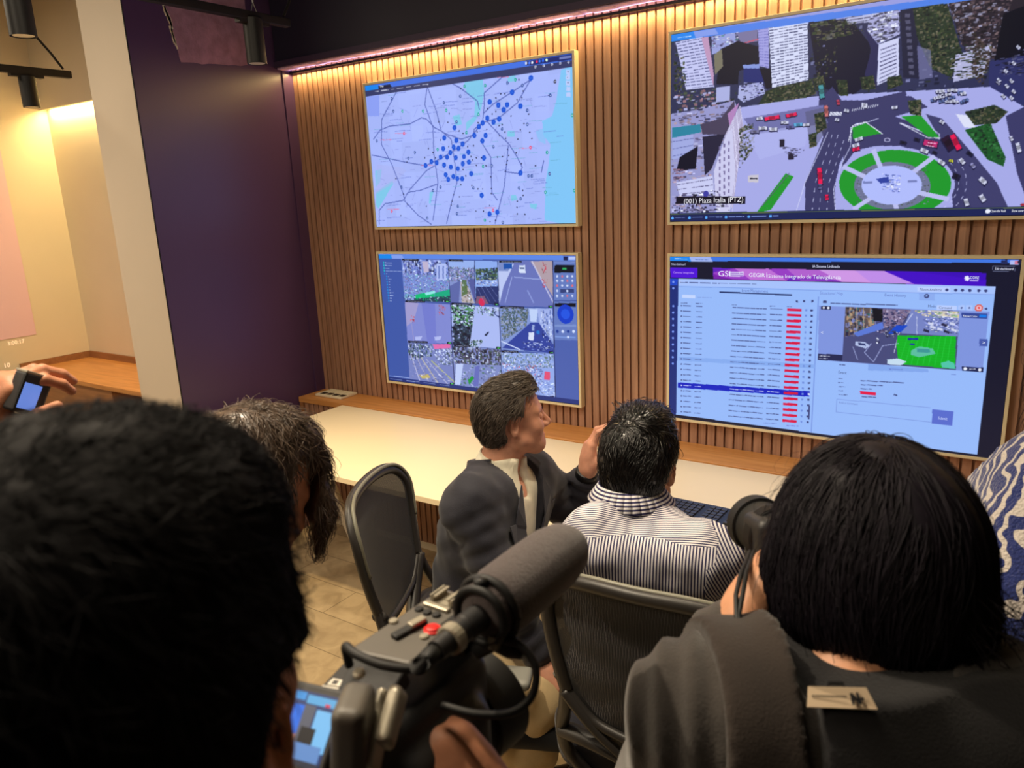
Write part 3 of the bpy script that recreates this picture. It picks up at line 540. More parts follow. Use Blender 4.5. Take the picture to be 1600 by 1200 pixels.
for pts in ([(600, 930), (640, 800), (700, 670), (740, 580)], [(775, 950), (765, 830), (800, 720), (840, 640), (840, 560), (960, 520)], [(1060, 540), (1230, 610)], [(1120, 505), (1230, 590), (1225, 605), (1060, 540)]): c.line(pts, 1.6, (206, 210, 246), .8)
for pts in ([(700, 930), (715, 800), (760, 680), (790, 570)], [(670, 930), (685, 800), (730, 680), (765, 570)], [(735, 930), (745, 800), (785, 690), (815, 600)]):
    for k in range(9):
        p = [np.array(q, float) for q in pts]; t = k / 9 * 3; i = int(t); a = p[i] + (p[i+1] - p[i]) * (t - i); c.line([a, a + (p[i+1] - p[i]) * .14], 1.2, (210, 214, 250), .8)
for r_ in (0, 34, 68):
    for k in range(10): t = -.5 + k * .16; c.line([(1010 + (270 + r_) * math.cos(t), 800 + (165 + r_ * .7) * math.sin(t) * .95), (1010 + (270 + r_) * math.cos(t + .07), 800 + (165 + r_ * .7) * math.sin(t + .07) * .95)], 1.2, (200, 204, 246), .8)
c.poly([(848, 560), (905, 540), (975, 585), (850, 610)], GRN); c.line([(830, 620), (850, 550), (905, 535), (980, 588)], 1.5, WH); c.poly([(1060, 510), (1145, 503), (1230, 603), (1180, 600)], GRN); c.line([(1055, 540), (1180, 605), (1232, 605)], 1.6, WH, .8)
c.poly([(1340, 570), (1450, 540), (1520, 690), (1510, 730), (1440, 700)], (26, 84, 40)); c.specks([(1340, 560), (1450, 530), (1520, 700), (1440, 700)], 90, [(18, 40, 30), (50, 110, 60)], (2, 7), (2, 6)); c.poly([(555, 760), (590, 775), (490, 920), (425, 935)], GRN); c.specks([(555, 760), (590, 775), (490, 920), (425, 935)], 30, [(60, 120, 70)], (2, 5), (2, 4)); c.line([(450, 905), (570, 760)], 1.5, (90, 90, 120))
trees([(1340, 490), (1470, 460), (1530, 490), (1480, 540), (1370, 550)], 90); c.poly([(1300, 500), (1350, 505), (1390, 560), (1340, 560)], (220, 224, 248))
def ell(cx, cy, rx, ry, cc, t0=0, t1=2*math.pi, r0=0): 
    t = np.linspace(t0, t1, 40); o = [(cx + rx*math.cos(q), cy + ry*math.sin(q)) for q in t]
    if r0: o += [(cx + rx*r0*math.cos(q), cy + ry*r0*math.sin(q)) for q in t[::-1]]
    c.poly(o, cc)
ell(1035, 805, 262, 160, PAVE); ell(1035, 805, 246, 148, GRN); ell(1022, 815, 168, 105, (110, 116, 150)); c.specks([(860, 740), (1180, 720), (1190, 900), (860, 900)], 240, [(70, 84, 70), (150, 150, 190), (90, 100, 120)], (1, 4), (1, 3))
for t in (-2.65, -1.95, -.85, .45, 2.35, 1.5): c.line([(1022 + 110*math.cos(t), 815 + 60*math.sin(t)), (1035 + 256*math.cos(t), 805 + 156*math.sin(t))], 8, (186, 190, 240))
ell(1020, 812, 133, 86, (176, 188, 252)); c.specks([(980, 760), (1060, 770), (1055, 850), (975, 830)], 60, [(226, 230, 255), (120, 130, 210), (70, 90, 180)], (2, 8), (1, 4)); c.poly([(950, 785), (1005, 775), (1010, 800), (970, 805)], (48, 66, 160)); c.rect(895, 795, 935, 805, (120, 130, 190)); c.rect(1090, 790, 1130, 800, (120, 130, 190))
c.poly([(50, 500), (180, 480), (330, 440), (360, 520), (300, 640), (240, 930), (50, 950)], (150, 152, 206)); c.specks([(55, 500), (330, 445), (350, 540), (240, 700), (200, 930), (55, 945)], 330, [(196, 198, 240), (90, 84, 120), (40, 40, 70), (140, 130, 160), (176, 150, 160)], (3, 14), (2, 7)); c.poly([(57, 560), (180, 545), (185, 580), (57, 605)], (40, 130, 160)); tower([(57, 605), (150, 590), (150, 680), (57, 700)], 3, 6, (160, 170, 226), (90, 96, 160))
c.poly([(90, 690), (170, 640), (160, 740), (75, 750)], NIGHT); c.poly([(190, 600), (260, 590), (300, 560), (230, 740), (200, 770)], (34, 32, 60)); c.poly([(180, 545), (270, 520), (330, 440), (330, 540), (300, 590), (190, 590)], (70, 62, 90)); c.poly([(300, 500), (350, 450), (345, 470), (310, 560)], (176, 130, 190))
tower([(290, 590), (355, 460), (370, 560), (320, 930)], 24, 4, (214, 212, 244), (150, 140, 180), .55); c.poly([(240, 750), (290, 600), (320, 560), (335, 760), (310, 930), (250, 930)], (204, 204, 240)); 
for k in range(9):
    for j in range(3): c.rect(262 + 20*j, 640 + 30*k - 10*j, 269 + 20*j, 656 + 30*k - 10*j, (120, 112, 160))
tower([(75, 800), (235, 770), (240, 850), (90, 860)], 3, 8, (200, 204, 244), (70, 66, 110)); c.specks([(55, 850), (250, 830), (330, 940), (55, 945)], 120, [WH, (60, 56, 90), (130, 124, 170), (20, 20, 40)], (3, 12), (2, 6)); c.specks([(55, 740), (115, 740), (110, 790), (58, 800)], 30, [(150, 110, 130), (90, 70, 100)], (3, 9), (2, 5)); c.disc(205, 850, 6, (60, 60, 160))
c.specks([(350, 560), (410, 530), (425, 640), (350, 740)], 130, TREE + [(110, 110, 90)], (2, 7), (2, 6)); c.poly([(385, 590), (660, 540), (640, 640), (440, 700)], (176, 182, 240), .6)
c.rect(528, 612, 550, 645, (30, 28, 50)); c.rect(565, 672, 590, 700, (34, 30, 54)); c.specks([(530, 640), (640, 655), (600, 690), (545, 670)], 26, [(40, 36, 60), (90, 90, 130)], (2, 8), (1, 3)); c.poly([(390, 770), (435, 765), (435, 800), (390, 800)], (200, 196, 210)); c.rect(398, 780, 430, 786, (40, 40, 60)); c.poly([(640, 490), (730, 470), (740, 560), (690, 640), (660, 640)], (80, 80, 110), .5); trees([(680, 500), (725, 490), (735, 560), (690, 590)], 70); trees([(655, 590), (690, 580), (690, 640), (660, 650)], 30)
trees([(880, 340), (940, 330), (950, 390), (890, 395)], 50); trees([(1000, 340), (1060, 330), (1070, 370), (1000, 395)], 50); trees([(1090, 440), (1150, 435), (1150, 510), (1100, 500)], 70); trees([(775, 350), (825, 350), (830, 420), (790, 420)], 40)
# cars, buses and crossings
def car(x, y, cc, a=18, b_=10, t=.3): 
    e = np.array([math.cos(t), math.sin(t)]); n = np.array([-e[1], e[0]]); p = np.array([x, y], float)
    c.poly([p + e*a + n*b_, p + e*a - n*b_, p - e*a - n*b_, p - e*a + n*b_], (24, 24, 60)); p = p + (0, -3)
    c.poly([p + e*a*.9 + n*b_*.8, p + e*a*.9 - n*b_*.8, p - e*a*.9 - n*b_*.8, p - e*a*.9 + n*b_*.8], cc); c.poly([p + e*a*.35 + n*b_*.7, p + e*a*.35 - n*b_*.7, p - e*a*.4 - n*b_*.7, p - e*a*.4 + n*b_*.7], tuple(.7 * q for q in cc))
RED = (232, 24, 84); SIL = (206, 210, 236); BLA = (28, 28, 56)
for a in ((440, 522, SIL, 16, 8, -.1), (495, 520, RED, 36, 10, -.15), (580, 507, RED, 26, 9, -.2), (455, 565, SIL, 22, 9, 0), (500, 570, SIL, 20, 9, 0), (550, 540, SIL, 18, 8, 0), (610, 550, (90, 170, 220), 22, 9, -.1), (645, 550, SIL, 16, 8, -.1), (420, 580, (120, 120, 160), 20, 8, 0), (575, 560, (90, 90, 150), 18, 8, 0),
          (712, 405, (70, 150, 160), 32, 13, 1.45), (733, 490, (200, 110, 110), 28, 10, 1.5), (785, 452, (190, 60, 90), 12, 8, 1.4), (900, 465, SIL, 14, 12, .2), (822, 488, SIL, 12, 8, .2), (780, 528, SIL, 10, 8, .2), (1032, 474, SIL, 15, 8, 0), (875, 613, SIL, 20, 9, -.3), (862, 640, SIL, 18, 9, -.3), (863, 657, RED, 18, 9, -.2), (705, 775, RED, 40, 12, 1.5), (706, 820, (90, 90, 140), 12, 10, 1.5), (735, 868, RED, 14, 9, 1.5),
          (1070, 628, BLA, 16, 8, .2), (1130, 615, BLA, 14, 8, .3), (1163, 664, SIL, 20, 11, .4), (1208, 672, BLA, 12, 8, .4), (1190, 632, (190, 40, 110), 34, 16, .2), (1268, 630, (40, 20, 50), 34, 22, 1.0), (1300, 626, RED, 40, 15, 1.1), (1238, 715, SIL, 18, 11, .6), (1280, 708, (216, 220, 60), 10, 7, .2), (1328, 710, SIL, 16, 11, .9), (1240, 538, SIL, 12, 9, .6), (1303, 776, BLA, 18, 14, .4), (1420, 796, SIL, 20, 13, .7), (1418, 872, SIL, 18, 13, 1.0), (1348, 890, SIL, 18, 12, 1.3), (1376, 730, (150, 150, 200), 14, 9, .8), (1362, 676, BLA, 16, 9, .6), (1545, 610, SIL, 12, 8, 1.2), (1576, 650, SIL, 24, 11, 1.3), (1595, 900, (200, 60, 80), 10, 6, 0)): car(*a)
for a in range(24): car(1200 + c.rng.uniform(0, 150), 395 + c.rng.uniform(0, 55), SIL if a % 3 else (90, 110, 170), 14, 8, -.2)
for x, y in ((1488, 365), (1545, 358), (1525, 380), (1555, 405), (1510, 425), (1545, 432), (1490, 355), (1575, 210), (1555, 280), (1520, 315)): car(x, y, SIL, 11, 8, .8)
for k in range(9): c.line([(752 + 6*k, 492), (748 + 6*k, 506)], 2, WH, .9)
for k in range(12): c.line([(850 + 10*k, 478 - 2*k), (846 + 10*k, 488 - 2*k)], 1.6, WH, .8)
ell(1000, 614, 14, 9, (200, 200, 240)); ell(1000, 614, 10, 6, ASP); c.line([(1180, 626), (1215, 630)], 1.5, (250, 190, 230)); c.line([(1170, 638), (1205, 644)], 1.5, (250, 190, 230))
c.poly([(40, 935), (1620, 905), (1620, 960), (40, 985)], (24, 34, 84)); c.poly([(40, 150), (1620, -60), (1620, -35), (40, 184)], (76, 128, 232)); c.poly([(40, 152), (150, 138), (160, 168), (40, 184)], (30, 132, 238)); c.poly([(150, 140), (245, 126), (260, 148), (160, 164)], (130, 156, 236))
c.line([(52, 940), (1620, 910)], 1.4, (120, 140, 60), .8); c.dashes(80, 140, 166, WH, 1.5, -.13)
c.rect(75, 862, 378, 894, (16, 14, 34)); c.write('(001) Plaza Italia (PTZ)', 107, 893, 22, (240, 240, 250), 368)
for x0, x1 in ((70, 112), (145, 190), (218, 275), (305, 372), (405, 468), (500, 525)): c.dashes(x0, x1, 955 - (x0 - 70) * .02, (150, 176, 250), 1.8, -.02, .15, 22); c.disc(x0 - 12, 957 - (x0 - 70) * .02, 3, (90, 170, 255))
c.write('Open the Vault', 1454, 931, 11, WH, 1520); c.write('Show controls', 1545, 930, 11, WH, 1612); c.disc(1442, 926, 4, WH)
television(1.669, 2.905, 1.689, 2.421, c, 'framed wall screen showing an aerial traffic roundabout with green lawns')

# --- event dashboard, lower right
c = Canvas(1.680, 2.893, 0.872, 1.560, 640, 364, 1030, 380, 2.807, (18, 20, 44))
LB = (150, 186, 250); INK = (58, 66, 120)
c.poly([(40, 50), (1640, 62), (1640, 88), (40, 78)], (64, 118, 226)); c.poly([(44, 55), (132, 57), (140, 80), (44, 78)], (24, 132, 238)); c.poly([(132, 60), (225, 62), (236, 82), (140, 80)], (160, 180, 240)); c.dashes(68, 122, 68, WH, 1.4, .02); c.dashes(160, 215, 71, (60, 90, 170), 1.2, .02)
c.rect(1500, 73, 1528, 92, (30, 40, 90)); c.rect(1538, 74, 1640, 94, (176, 186, 240)); c.rect(1560, 76, 1574, 92, (210, 120, 150)); c.disc(1585, 82, 4, (30, 30, 60))
c.write('IA Sistema Unificado', 672, 107, 12, (214, 220, 250), 792); c.write('Select dashboard', 54, 96, 9, (200, 206, 240), 115); c.rect(1462, 100, 1561, 124, (120, 128, 160)); c.rect(1464, 102, 1559, 122, (20, 22, 46)); c.write('Edit dashboard', 1471, 117, 11, (224, 228, 250), 1553)
for y in (105, 112, 119): c.disc(1588, y, 1.6, WH)
c.poly([(48, 106), (168, 108), (168, 152), (50, 150)], (78, 14, 214)); c.write('Camaras integradas', 62, 132, 9, (196, 150, 250), 152)
c.poly([(235, 108), (1434, 130), (1434, 188), (237, 156)], (98, 30, 190))
c.poly([(237, 128), (330, 110), (620, 114), (560, 164), (237, 156)], (150, 60, 196)); c.poly([(330, 110), (480, 112), (560, 164), (400, 160)], (190, 110, 214)); c.poly([(560, 113), (760, 117), (860, 172), (620, 166)], (176, 96, 206)); c.poly([(700, 116), (985, 121), (1120, 179), (800, 170)], (206, 150, 230)); c.poly([(860, 119), (985, 121), (1120, 179), (930, 174)], (190, 140, 232)); c.poly([(985, 121), (1434, 130), (1434, 188), (1120, 179)], (66, 8, 196)); c.poly([(1120, 124), (1434, 130), (1434, 165)], (58, 6, 184)); c.poly([(237, 135), (320, 158), (237, 156)], (120, 30, 170)); c.poly([(560, 163), (700, 140), (800, 170)], (130, 50, 190))
c.write('GSI', 257, 144, 23, WH, 312); c.rect(306, 125, 370, 146, (226, 222, 250)); c.dashes(310, 366, 131, (130, 70, 190), 1.6, .02, .1, 20); c.dashes(310, 366, 140, (130, 70, 190), 1.6, .02, .1, 20)
c.write('GEGIR', 392, 147, 17, WH, 464); c.line([(472, 128), (473, 153)], 1.4, WH); c.write('Sistema Integrado de Televigilancia', 478, 151, 16, WH, 798); c.write('CORE', 1362, 157, 13, WH, 1402); c.dashes(1364, 1400, 165, WH, 1.4, .02)
for k in range(4): t = k * math.pi / 4; c.line([(1350 - 11*math.cos(t), 154 - 11*math.sin(t)), (1350 + 11*math.cos(t), 154 + 11*math.sin(t))], 2.2, WH)
c.poly([(44, 155), (86, 156), (76, 752), (44, 750)], (26, 44, 118)); c.poly([(46, 155), (82, 155), (80, 185), (46, 185)], (30, 70, 200))
c.poly([(84, 155), (1476, 190), (1396, 928), (74, 752)], LB); c.poly([(84, 155), (1476, 190), (1472, 225), (84, 186)], (166, 194, 252)); c.dashes(92, 425, 172, INK, 1.4, .022, .2, 40); c.line([(84, 190), (1472, 226)], 1, (120, 150, 226))
c.poly([(696, 235), (700, 235), (668, 830), (664, 830)], (120, 150, 226)); c.poly([(100, 226), (158, 228), (158, 242), (100, 240)], (196, 214, 255)); c.dashes(168, 230, 238, (110, 136, 210), 1.2, .03)
c.write('Event Management', 362, 213, 13, (96, 116, 190), 478); c.poly([(265, 212), (582, 224), (582, 230), (265, 217)], (30, 44, 96)); c.write('Situational Map', 704, 224, 13, (110, 132, 206), 805); c.write('Event History', 988, 233, 13, (96, 116, 190), 1083); c.poly([(1140, 220), (1210, 222), (1208, 252), (1140, 250)], (140, 172, 240)); c.disc(1173, 232, 4, INK); c.disc(1173, 232, 1.6, LB)
c.poly([(1132, 190), (1276, 193), (1276, 216), (1132, 213)], (186, 206, 255)); c.write('Pilotos Analiticas', 1142, 208, 12, INK, 1240)
for x in (1262, 1300, 1330, 1362, 1402, 1433): c.disc(x, 205 + (x - 1262) * .02, 2.6, INK)
for x in (604, 634, 672): c.rect(x - 4, 250, x + 5, 259, INK)
for x, l_ in ((95, 28), (160, 30), (318, 22), (486, 22), (560, 22)): c.dashes(x, x + l_, 262 + (x - 95) * .036, INK, 1.2, .03)
for k in range(12): c.disc(62 - k * .2, 170 + 28 * k + (50 if k > 1 else 0), 2.6, (120, 150, 240))
for k in range(21):
    y0 = 274 + k * 23.3; dx = -k * .9; hl = k == 15; ink = (236, 240, 255) if hl else INK
    def sl(x): return y0 + (x - 100) * (.036 + k * .0022)
    yl, yr = sl(86), sl(690 + dx * 1.4)
    if k == 10: c.poly([(84, yl - 9), (683, sl(683) - 9), (683, sl(683) + 9), (84, yl + 9)], (134, 172, 240))
    if hl: c.poly([(82, yl - 12), (660, sl(660) - 12), (658, sl(658) + 11), (81, yl + 11)], (10, 30, 190))
    c.disc(97, sl(97), 1.6, ink); c.dashes(105, 138, sl(105), ink, 1.7, .04, .1, 20); c.dashes(162 - k * .4, 188 - k * .4, sl(162), ink, 1.5, .04, .1, 14)
    c.dashes(322 + dx, 470 + dx, sl(322), ink, 1.7, .045 + k*.002, .18, 22); c.dashes(488 + dx, 540 + dx, sl(488), ink, 1.7, .045 + k*.002, .2, 18)
    c.poly([(562 + dx*1.2, sl(562) - 5), (625 + dx*1.2, sl(625) - 5), (624 + dx*1.2, sl(624) + 6), (561 + dx*1.2, sl(561) + 6)], (226, 22, 72)); c.line([(563 + dx*1.2, sl(563)), (624 + dx*1.2, sl(624))], 1.0, (180, 10, 60))
    c.rect(641 + dx*1.2, sl(641) - 4, 649 + dx*1.2, sl(641) + 4, (110, 140, 220)); c.rect(664 + dx, sl(664) - 4, 674 + dx, sl(664) + 4, ink)
c.line([(658, 716), (656, 772)], 2.6, INK); c.dashes(455, 515, 788, (100, 120, 200), 1.4, .05); c.dashes(560, 610, 800, (110, 100, 200), 1.6, .05)
# the event detail with its street view
c.dashes(752, 1045, 264, INK, 2.0, .026, .15, 30); c.rect(718, 252, 734, 262, INK); c.write('Mode', 1178, 281, 11, INK, 1212); c.poly([(1218, 272), (1306, 274), (1306, 294), (1218, 292)], (186, 206, 255)); c.write('Carousel', 1226, 287, 11, INK, 1282)
for x in (1326, 1360): c.rect(x - 14, 272, x + 14, 296, (170, 196, 252)); c.disc(x, 284, 1.6, INK)
c.disc(1402, 284, 6.5, (226, 90, 70)); c.disc(1402, 284, 4.2, (236, 200, 220)); c.disc(1402, 284, 2, (226, 60, 60)); c.disc(1434, 288, 2, INK)
c.poly([(700, 274), (1448, 300), (1418, 566), (696, 512)], (126, 148, 222)); c.poly([(710, 276), (752, 277), (752, 292), (710, 291)], (30, 34, 70)); c.disc(722, 283, 2.4, WH); c.disc(742, 284, 2.4, WH)
st = [(816, 280), (1318, 298), (1300, 556), (803, 518)]; c.poly(st, (70, 74, 122))
c.poly([(816, 280), (950, 284), (950, 385), (812, 410)], (92, 80, 84)); c.specks([(816, 280), (950, 284), (950, 380), (812, 400)], 110, [(40, 40, 60), (170, 140, 110), (60, 110, 120), (120, 130, 190)], (2, 8), (3, 12))
for k in range(4): c.line([(836 + 30*k, 282), (838 + 30*k, 392)], 1.6, (170, 150, 130))
c.poly([(935, 285), (980, 287), (980, 345), (940, 340)], (16, 18, 30)); c.poly([(980, 288), (1105, 292), (1060, 360), (985, 370)], (130, 116, 150)); c.specks([(980, 288), (1110, 292), (1060, 370), (950, 400)], 130, [(60, 70, 120), (180, 170, 200), (100, 80, 110), (40, 40, 80)], (2, 6), (2, 7)); c.poly([(850, 395), (980, 345), (985, 375), (870, 410)], (90, 120, 214))
c.poly([(1105, 292), (1318, 298), (1312, 410), (1060, 395)], (116, 130, 196)); c.specks([(1150, 325), (1316, 330), (1312, 400), (1180, 385)], 170, [WH, (60, 70, 130), (140, 150, 220), (90, 100, 160), (190, 196, 240)], (2, 6), (1, 4)); c.poly([(1190, 295), (1318, 299), (1316, 330), (1220, 318)], (206, 200, 190)); c.specks([(1110, 293), (1316, 299), (1316, 335), (1160, 320)], 80, [(220, 200, 140), WH, (120, 160, 120), (150, 150, 190)], (2, 7), (2, 5)); c.line([(1110, 310), (1050, 400), (1030, 480)], 1.5, WH, .7); c.line([(1130, 320), (1130, 400)], 1.2, WH, .6)
c.poly([(1040, 360), (1090, 360), (1060, 390), (1000, 400)], (20, 70, 200)); c.poly([(1045, 404), (1302, 408), (1298, 552), (1050, 530), (1040, 450)], (10, 176, 34))
for k in range(9): c.line([(1090 + 24*k, 408), (1052 + 26*k, 530 + k)], 1, (60, 220, 90), .5); c.line([(1046, 412 + 11*k), (1298, 428 + 12*k)], 1, (20, 200, 60), .4)
c.poly([(1105, 470), (1140, 452), (1200, 462), (1212, 485), (1140, 500), (1104, 490)], (90, 190, 160)); c.poly([(1130, 462), (1185, 466), (1190, 480), (1130, 478)], (60, 150, 150)); c.poly([(1235, 525), (1270, 515), (1296, 528), (1298, 552), (1240, 545)], (80, 196, 170)); c.poly([(1000, 510), (1050, 505), (1085, 520), (1060, 536), (1000, 530)], (196, 220, 240)); c.poly([(860, 430), (900, 432), (925, 450), (905, 462), (860, 448)], (176, 190, 230)); c.poly([(872, 436), (905, 440), (905, 450), (875, 446)], (50, 60, 110)); c.rect(1090, 416, 1136, 424, (20, 40, 170)); c.rect(1100, 440, 1120, 446, (20, 40, 170))
for pts in ([(940, 520), (980, 450), (1050, 440)], [(850, 455), (870, 510)], [(930, 440), (900, 480), (940, 520)]): c.line(pts, 1.6, (170, 180, 230), .8)
c.specks([(985, 385), (1045, 380), (1045, 410), (985, 415)], 30, [(20, 24, 50), WH, (60, 60, 90)], (2, 6), (2, 5)); c.specks([(950, 395), (970, 390), (965, 440), (950, 440)], 14, [WH, (40, 40, 70)], (1, 3), (2, 6)); c.specks([(815, 360), (870, 370), (850, 420), (812, 410)], 20, [(40, 40, 80), (120, 120, 160)], (2, 5), (3, 8))
for k, (x, y) in enumerate(((1160, 375), (1190, 360), (1220, 368), (1250, 380), (1280, 372), (1180, 345), (1240, 350), (1275, 345))): c.poly([(x, y), (x + 24, y + 8), (x + 22, y + 18), (x - 2, y + 10)], (206, 212, 240) if k % 3 else (40, 40, 70))
c.poly([(1326, 305), (1440, 309), (1438, 331), (1326, 327)], (50, 70, 150)); c.write('Filtered Color', 1332, 323, 9, WH, 1395); c.rect(1404, 314, 1436, 326, (20, 120, 230)); c.rect(1404, 420, 1440, 452, (70, 90, 170)); c.write('>', 1416, 443, 14, WH); c.write('<', 708, 398, 14, WH); c.poly([(696, 484), (803, 490), (802, 518), (696, 512)], (34, 38, 80)); c.dashes(702, 750, 494, WH, 1.4, .04); c.dashes(702, 740, 505, WH, 1.2, .04); c.poly([(1328, 540), (1422, 546), (1420, 566), (1328, 560)], (30, 36, 80)); c.disc(1342, 551, 3, WH); c.disc(1406, 555, 3, WH); c.dashes(1362, 1388, 552, WH, 1.6)
c.dashes(790, 815, 533, INK, 2, .04); c.poly([(916, 530), (1180, 552), (1180, 566), (916, 558)], (130, 166, 236)); c.dashes(1010, 1066, 552, (90, 110, 190), 1.4, .05); c.dashes(1280, 1302, 575, (90, 110, 190), 1.4, .05); c.write('Event', 785, 571, 12, INK, 822)
for k, (l_, r0, r1) in enumerate(((18, 885, 1075), (22, 885, 978), (30, 885, 930), (20, 0, 0), (42, 890, 950))):
    y = 594 + 17.5 * k; c.dashes(786, 786 + l_, y, INK, 1.2, .05)
    if r1: c.dashes(r0, r1, y + 9, INK, 1.8, .05, .12, 24)
c.poly([(881, 648), (950, 654), (949, 668), (881, 662)], (226, 22, 72)); c.line([(1030, 664), (1044, 668)], 2.4, INK)
c.line([(778, 684), (1190, 722)], 1, (120, 146, 220)); c.line([(778, 684), (776, 740), (1192, 785)], 1, (120, 146, 220)); c.write('Add a comment', 788, 702, 10, (110, 130, 200), 872)
c.poly([(1198, 728), (1290, 738), (1286, 802), (1196, 790)], (88, 108, 206)); c.write('Submit', 1222, 772, 13, (200, 214, 255), 1264)
television(1.670, 2.906, 0.860, 1.573, c, 'framed wall screen showing an event list with red bars and a purple banner')
# ------------------------------------------------------------------ bench, tables, niche counter, small things
def bench():
    t = empty('bench', (1.9, -0.1, 0), 'long oak topped ledge with slatted front along the wall under the screens', 'bench')
    b = MB(); b.box((-0.515, -0.205, 0.728), (4.55, -0.002, 0.758)); b.build('top', M['oak'], t, 0.002)
    b = MB(); b.box((-0.513, -0.203, 0), (-0.487, -0.01, 0.728)); b.build('end_panel', M['oak_edge'], t, 0.0015)
    b = MB(); b.mi = 1; b.box((-0.487, -0.175, 0.0), (4.5, -0.02, 0.728)); b.mi = 0; x = -0.478
    while x < 4.45: b.box((x, -0.195, 0.045), (x + 0.0300, -0.175, 0.727)); x += 0.0393
    b.build('slatted_front', [M['slat'], M['slat_back']], t)
    b = MB(); b.box((-0.487, -0.188, 0), (4.5, -0.1755, 0.044)); b.build('plinth', M['cream'], t)
    return t
bench()
M['white_top'] = mat('warm_white_laminate', (228, 214, 184), 0.38, var=0.015, scale=(2, 2, 2))
M['white_metal'] = mat('white_powder_coated_steel', (226, 218, 204), 0.4)
def table(x0, x1, label, flip=False):
    t = empty('table', ((x0 + x1) / 2, -0.61, 0), label, 'table')
    b = MB(); b.box((x0, -1.020, 0.728), (x1, -0.208, 0.752)); b.build('tabletop', M['white_top'], t, 0.002)
    for x in (x0 + 0.15, x1 - 0.15):
        for (ya, yb) in ((-0.345, -0.585), (-0.885, -0.635)):
            b = MB(); b.bar((x, ya, 0.002), (x, yb, 0.722), 0.026, 0.055, (1, 0, 0)); b.build('leg', M['white_metal'], t, 0.002)
        b = MB(); b.box((x - 0.013, -0.66, 0.695), (x + 0.013, -0.56, 0.727)); b.build('leg_bracket', M['white_metal'], t, 0.002)
    b = MB(); b.box((x0 + 0.164, -0.64, 0.69), (x1 - 0.164, -0.58, 0.725)); b.build('rail', M['white_metal'], t, 0.002)
    return t
table(-0.155, 3.30, 'long white table with slanted legs standing against the oak ledge')
def counter():
    t = empty('counter', (-2.0, -0.28, 0), 'oak topped counter with low backsplash in the cream niche at the left', 'counter')
    b = MB(); b.box((-3.108, -0.545, 0.722), (-0.9, -0.045, 0.752)); b.build('top', M['oak'], t, 0.002)
    b = MB(); b.box((-3.108, -0.045, 0.722), (-0.9, -0.032, 0.800)); b.box((-3.108, -0.545, 0.752), (-3.095, -0.045, 0.800)); b.build('backsplash', M['oak_edge'], t)
    b = MB(); b.box((-3.1, -0.52, 0.04), (-1.95, -0.06, 0.722)); b.build('front_panel', M['oak_edge'], t, 0.002)
    b = MB(); b.box((-3.09, -0.50, 0.0), (-1.97, -0.07, 0.04)); b.build('plinth', M['black'], t)
counter()
# power outlet block lying on the ledge
M['ivory'] = mat('ivory_plastic', (232, 224, 200), 0.4)
M['sock'] = mat('dark_socket_plastic', (48, 42, 38), 0.5)
def outlet():
    t = empty('outlet_block', (-0.33, -0.09, 0.758), 'ivory socket block with dark outlets at the left end of the oak ledge', 'power outlet')
    b = MB(); b.box((-0.435, -0.150, 0.7585), (-0.225, -0.020, 0.772)); b.build('plate', M['ivory'], t, 0.003)
    for k in range(4):
        x = -0.41 + 0.049 * k
        b = MB(); b.box((x, -0.135, 0.7722), (x + 0.036, -0.100, 0.7742)); b.build('socket', M['sock'], t, 0.001)
        b = MB(); b.box((x, -0.090, 0.7722), (x + 0.036, -0.030, 0.7752)); b.build('cover_flap', M['ivory'], t, 0.001)
outlet()
# projector light on the left wall: pink painted panel, glowing letters as caption
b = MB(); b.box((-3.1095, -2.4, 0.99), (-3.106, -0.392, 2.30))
M['proj'] = mat('pinkish_painted_projector_light', (236, 200, 214), 0.8)
tag(b.build('projected_light_panel', M['proj']), 'pale pink panel painted as projector light on the cream wall at the far left', 'projected light')
def caption(body, u, v, hpx):
    q = at_x(u, v, -3.1085); co, fs = text_mesh(body, 1.0); s_ = hpx * np.dot(q - CAM, ROT[2]) / F_PX / 0.7
    b = MB(); b.add([(-3.1085, q[1] + p[0] * s_, q[2] + p[1] * s_) for p in co], fs); return b
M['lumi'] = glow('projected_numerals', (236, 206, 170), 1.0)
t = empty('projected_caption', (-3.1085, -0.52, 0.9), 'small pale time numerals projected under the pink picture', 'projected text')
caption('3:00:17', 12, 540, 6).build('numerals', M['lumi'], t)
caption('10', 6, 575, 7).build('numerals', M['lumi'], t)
# keyboard and papers on the table
M['key_body'] = mat('black_keyboard_plastic', (20, 20, 24), 0.4); M['key'] = mat('dark_key_caps', (44, 44, 50), 0.35)
def keyboard():
    t = empty('keyboard', (2.06, -0.72, 0.752), 'black keyboard on the white table in front of the striped shirt', 'keyboard')
    e = np.array([1, -.03, 0.0]); e /= np.linalg.norm(e); n = np.array([-e[1], e[0], 0]); o = np.array([1.78, -0.76, 0.753])
    b = MB(); b.obox(o + e*.22 + n*.065 + (0, 0, .008), e*.225, n*.070, (0, 0, .008)); b.build('case', M['key_body'], t, 0.003)
    for r in range(5):
        for k0, k1 in ((0, 14), (15, 18), (19, 21)):
            b = MB()
            for k in range(k0, k1): b.obox(o + e*(.010 + .0205*k) + n*(.014 + .0235*r) + (0, 0, .0185), e*.0088, n*.0095, (0, 0, .0022))
            b.build('key_block', M['key'], t, 0.001)
keyboard()
M['paper'] = mat('white_paper', (226, 226, 224), 0.7)
b = MB(); q = at_z(868, 803, 0.757); b.obox((q[0] - 0.02, q[1] + 0.03, 0.7565), (0.12, 0.03, 0), (-0.035, 0.085, 0), (0, 0, 0.004)); 
tag(b.build('notepad', M['paper'], None, 0.002), 'white notepad on the table between the two seated men', 'notepad')
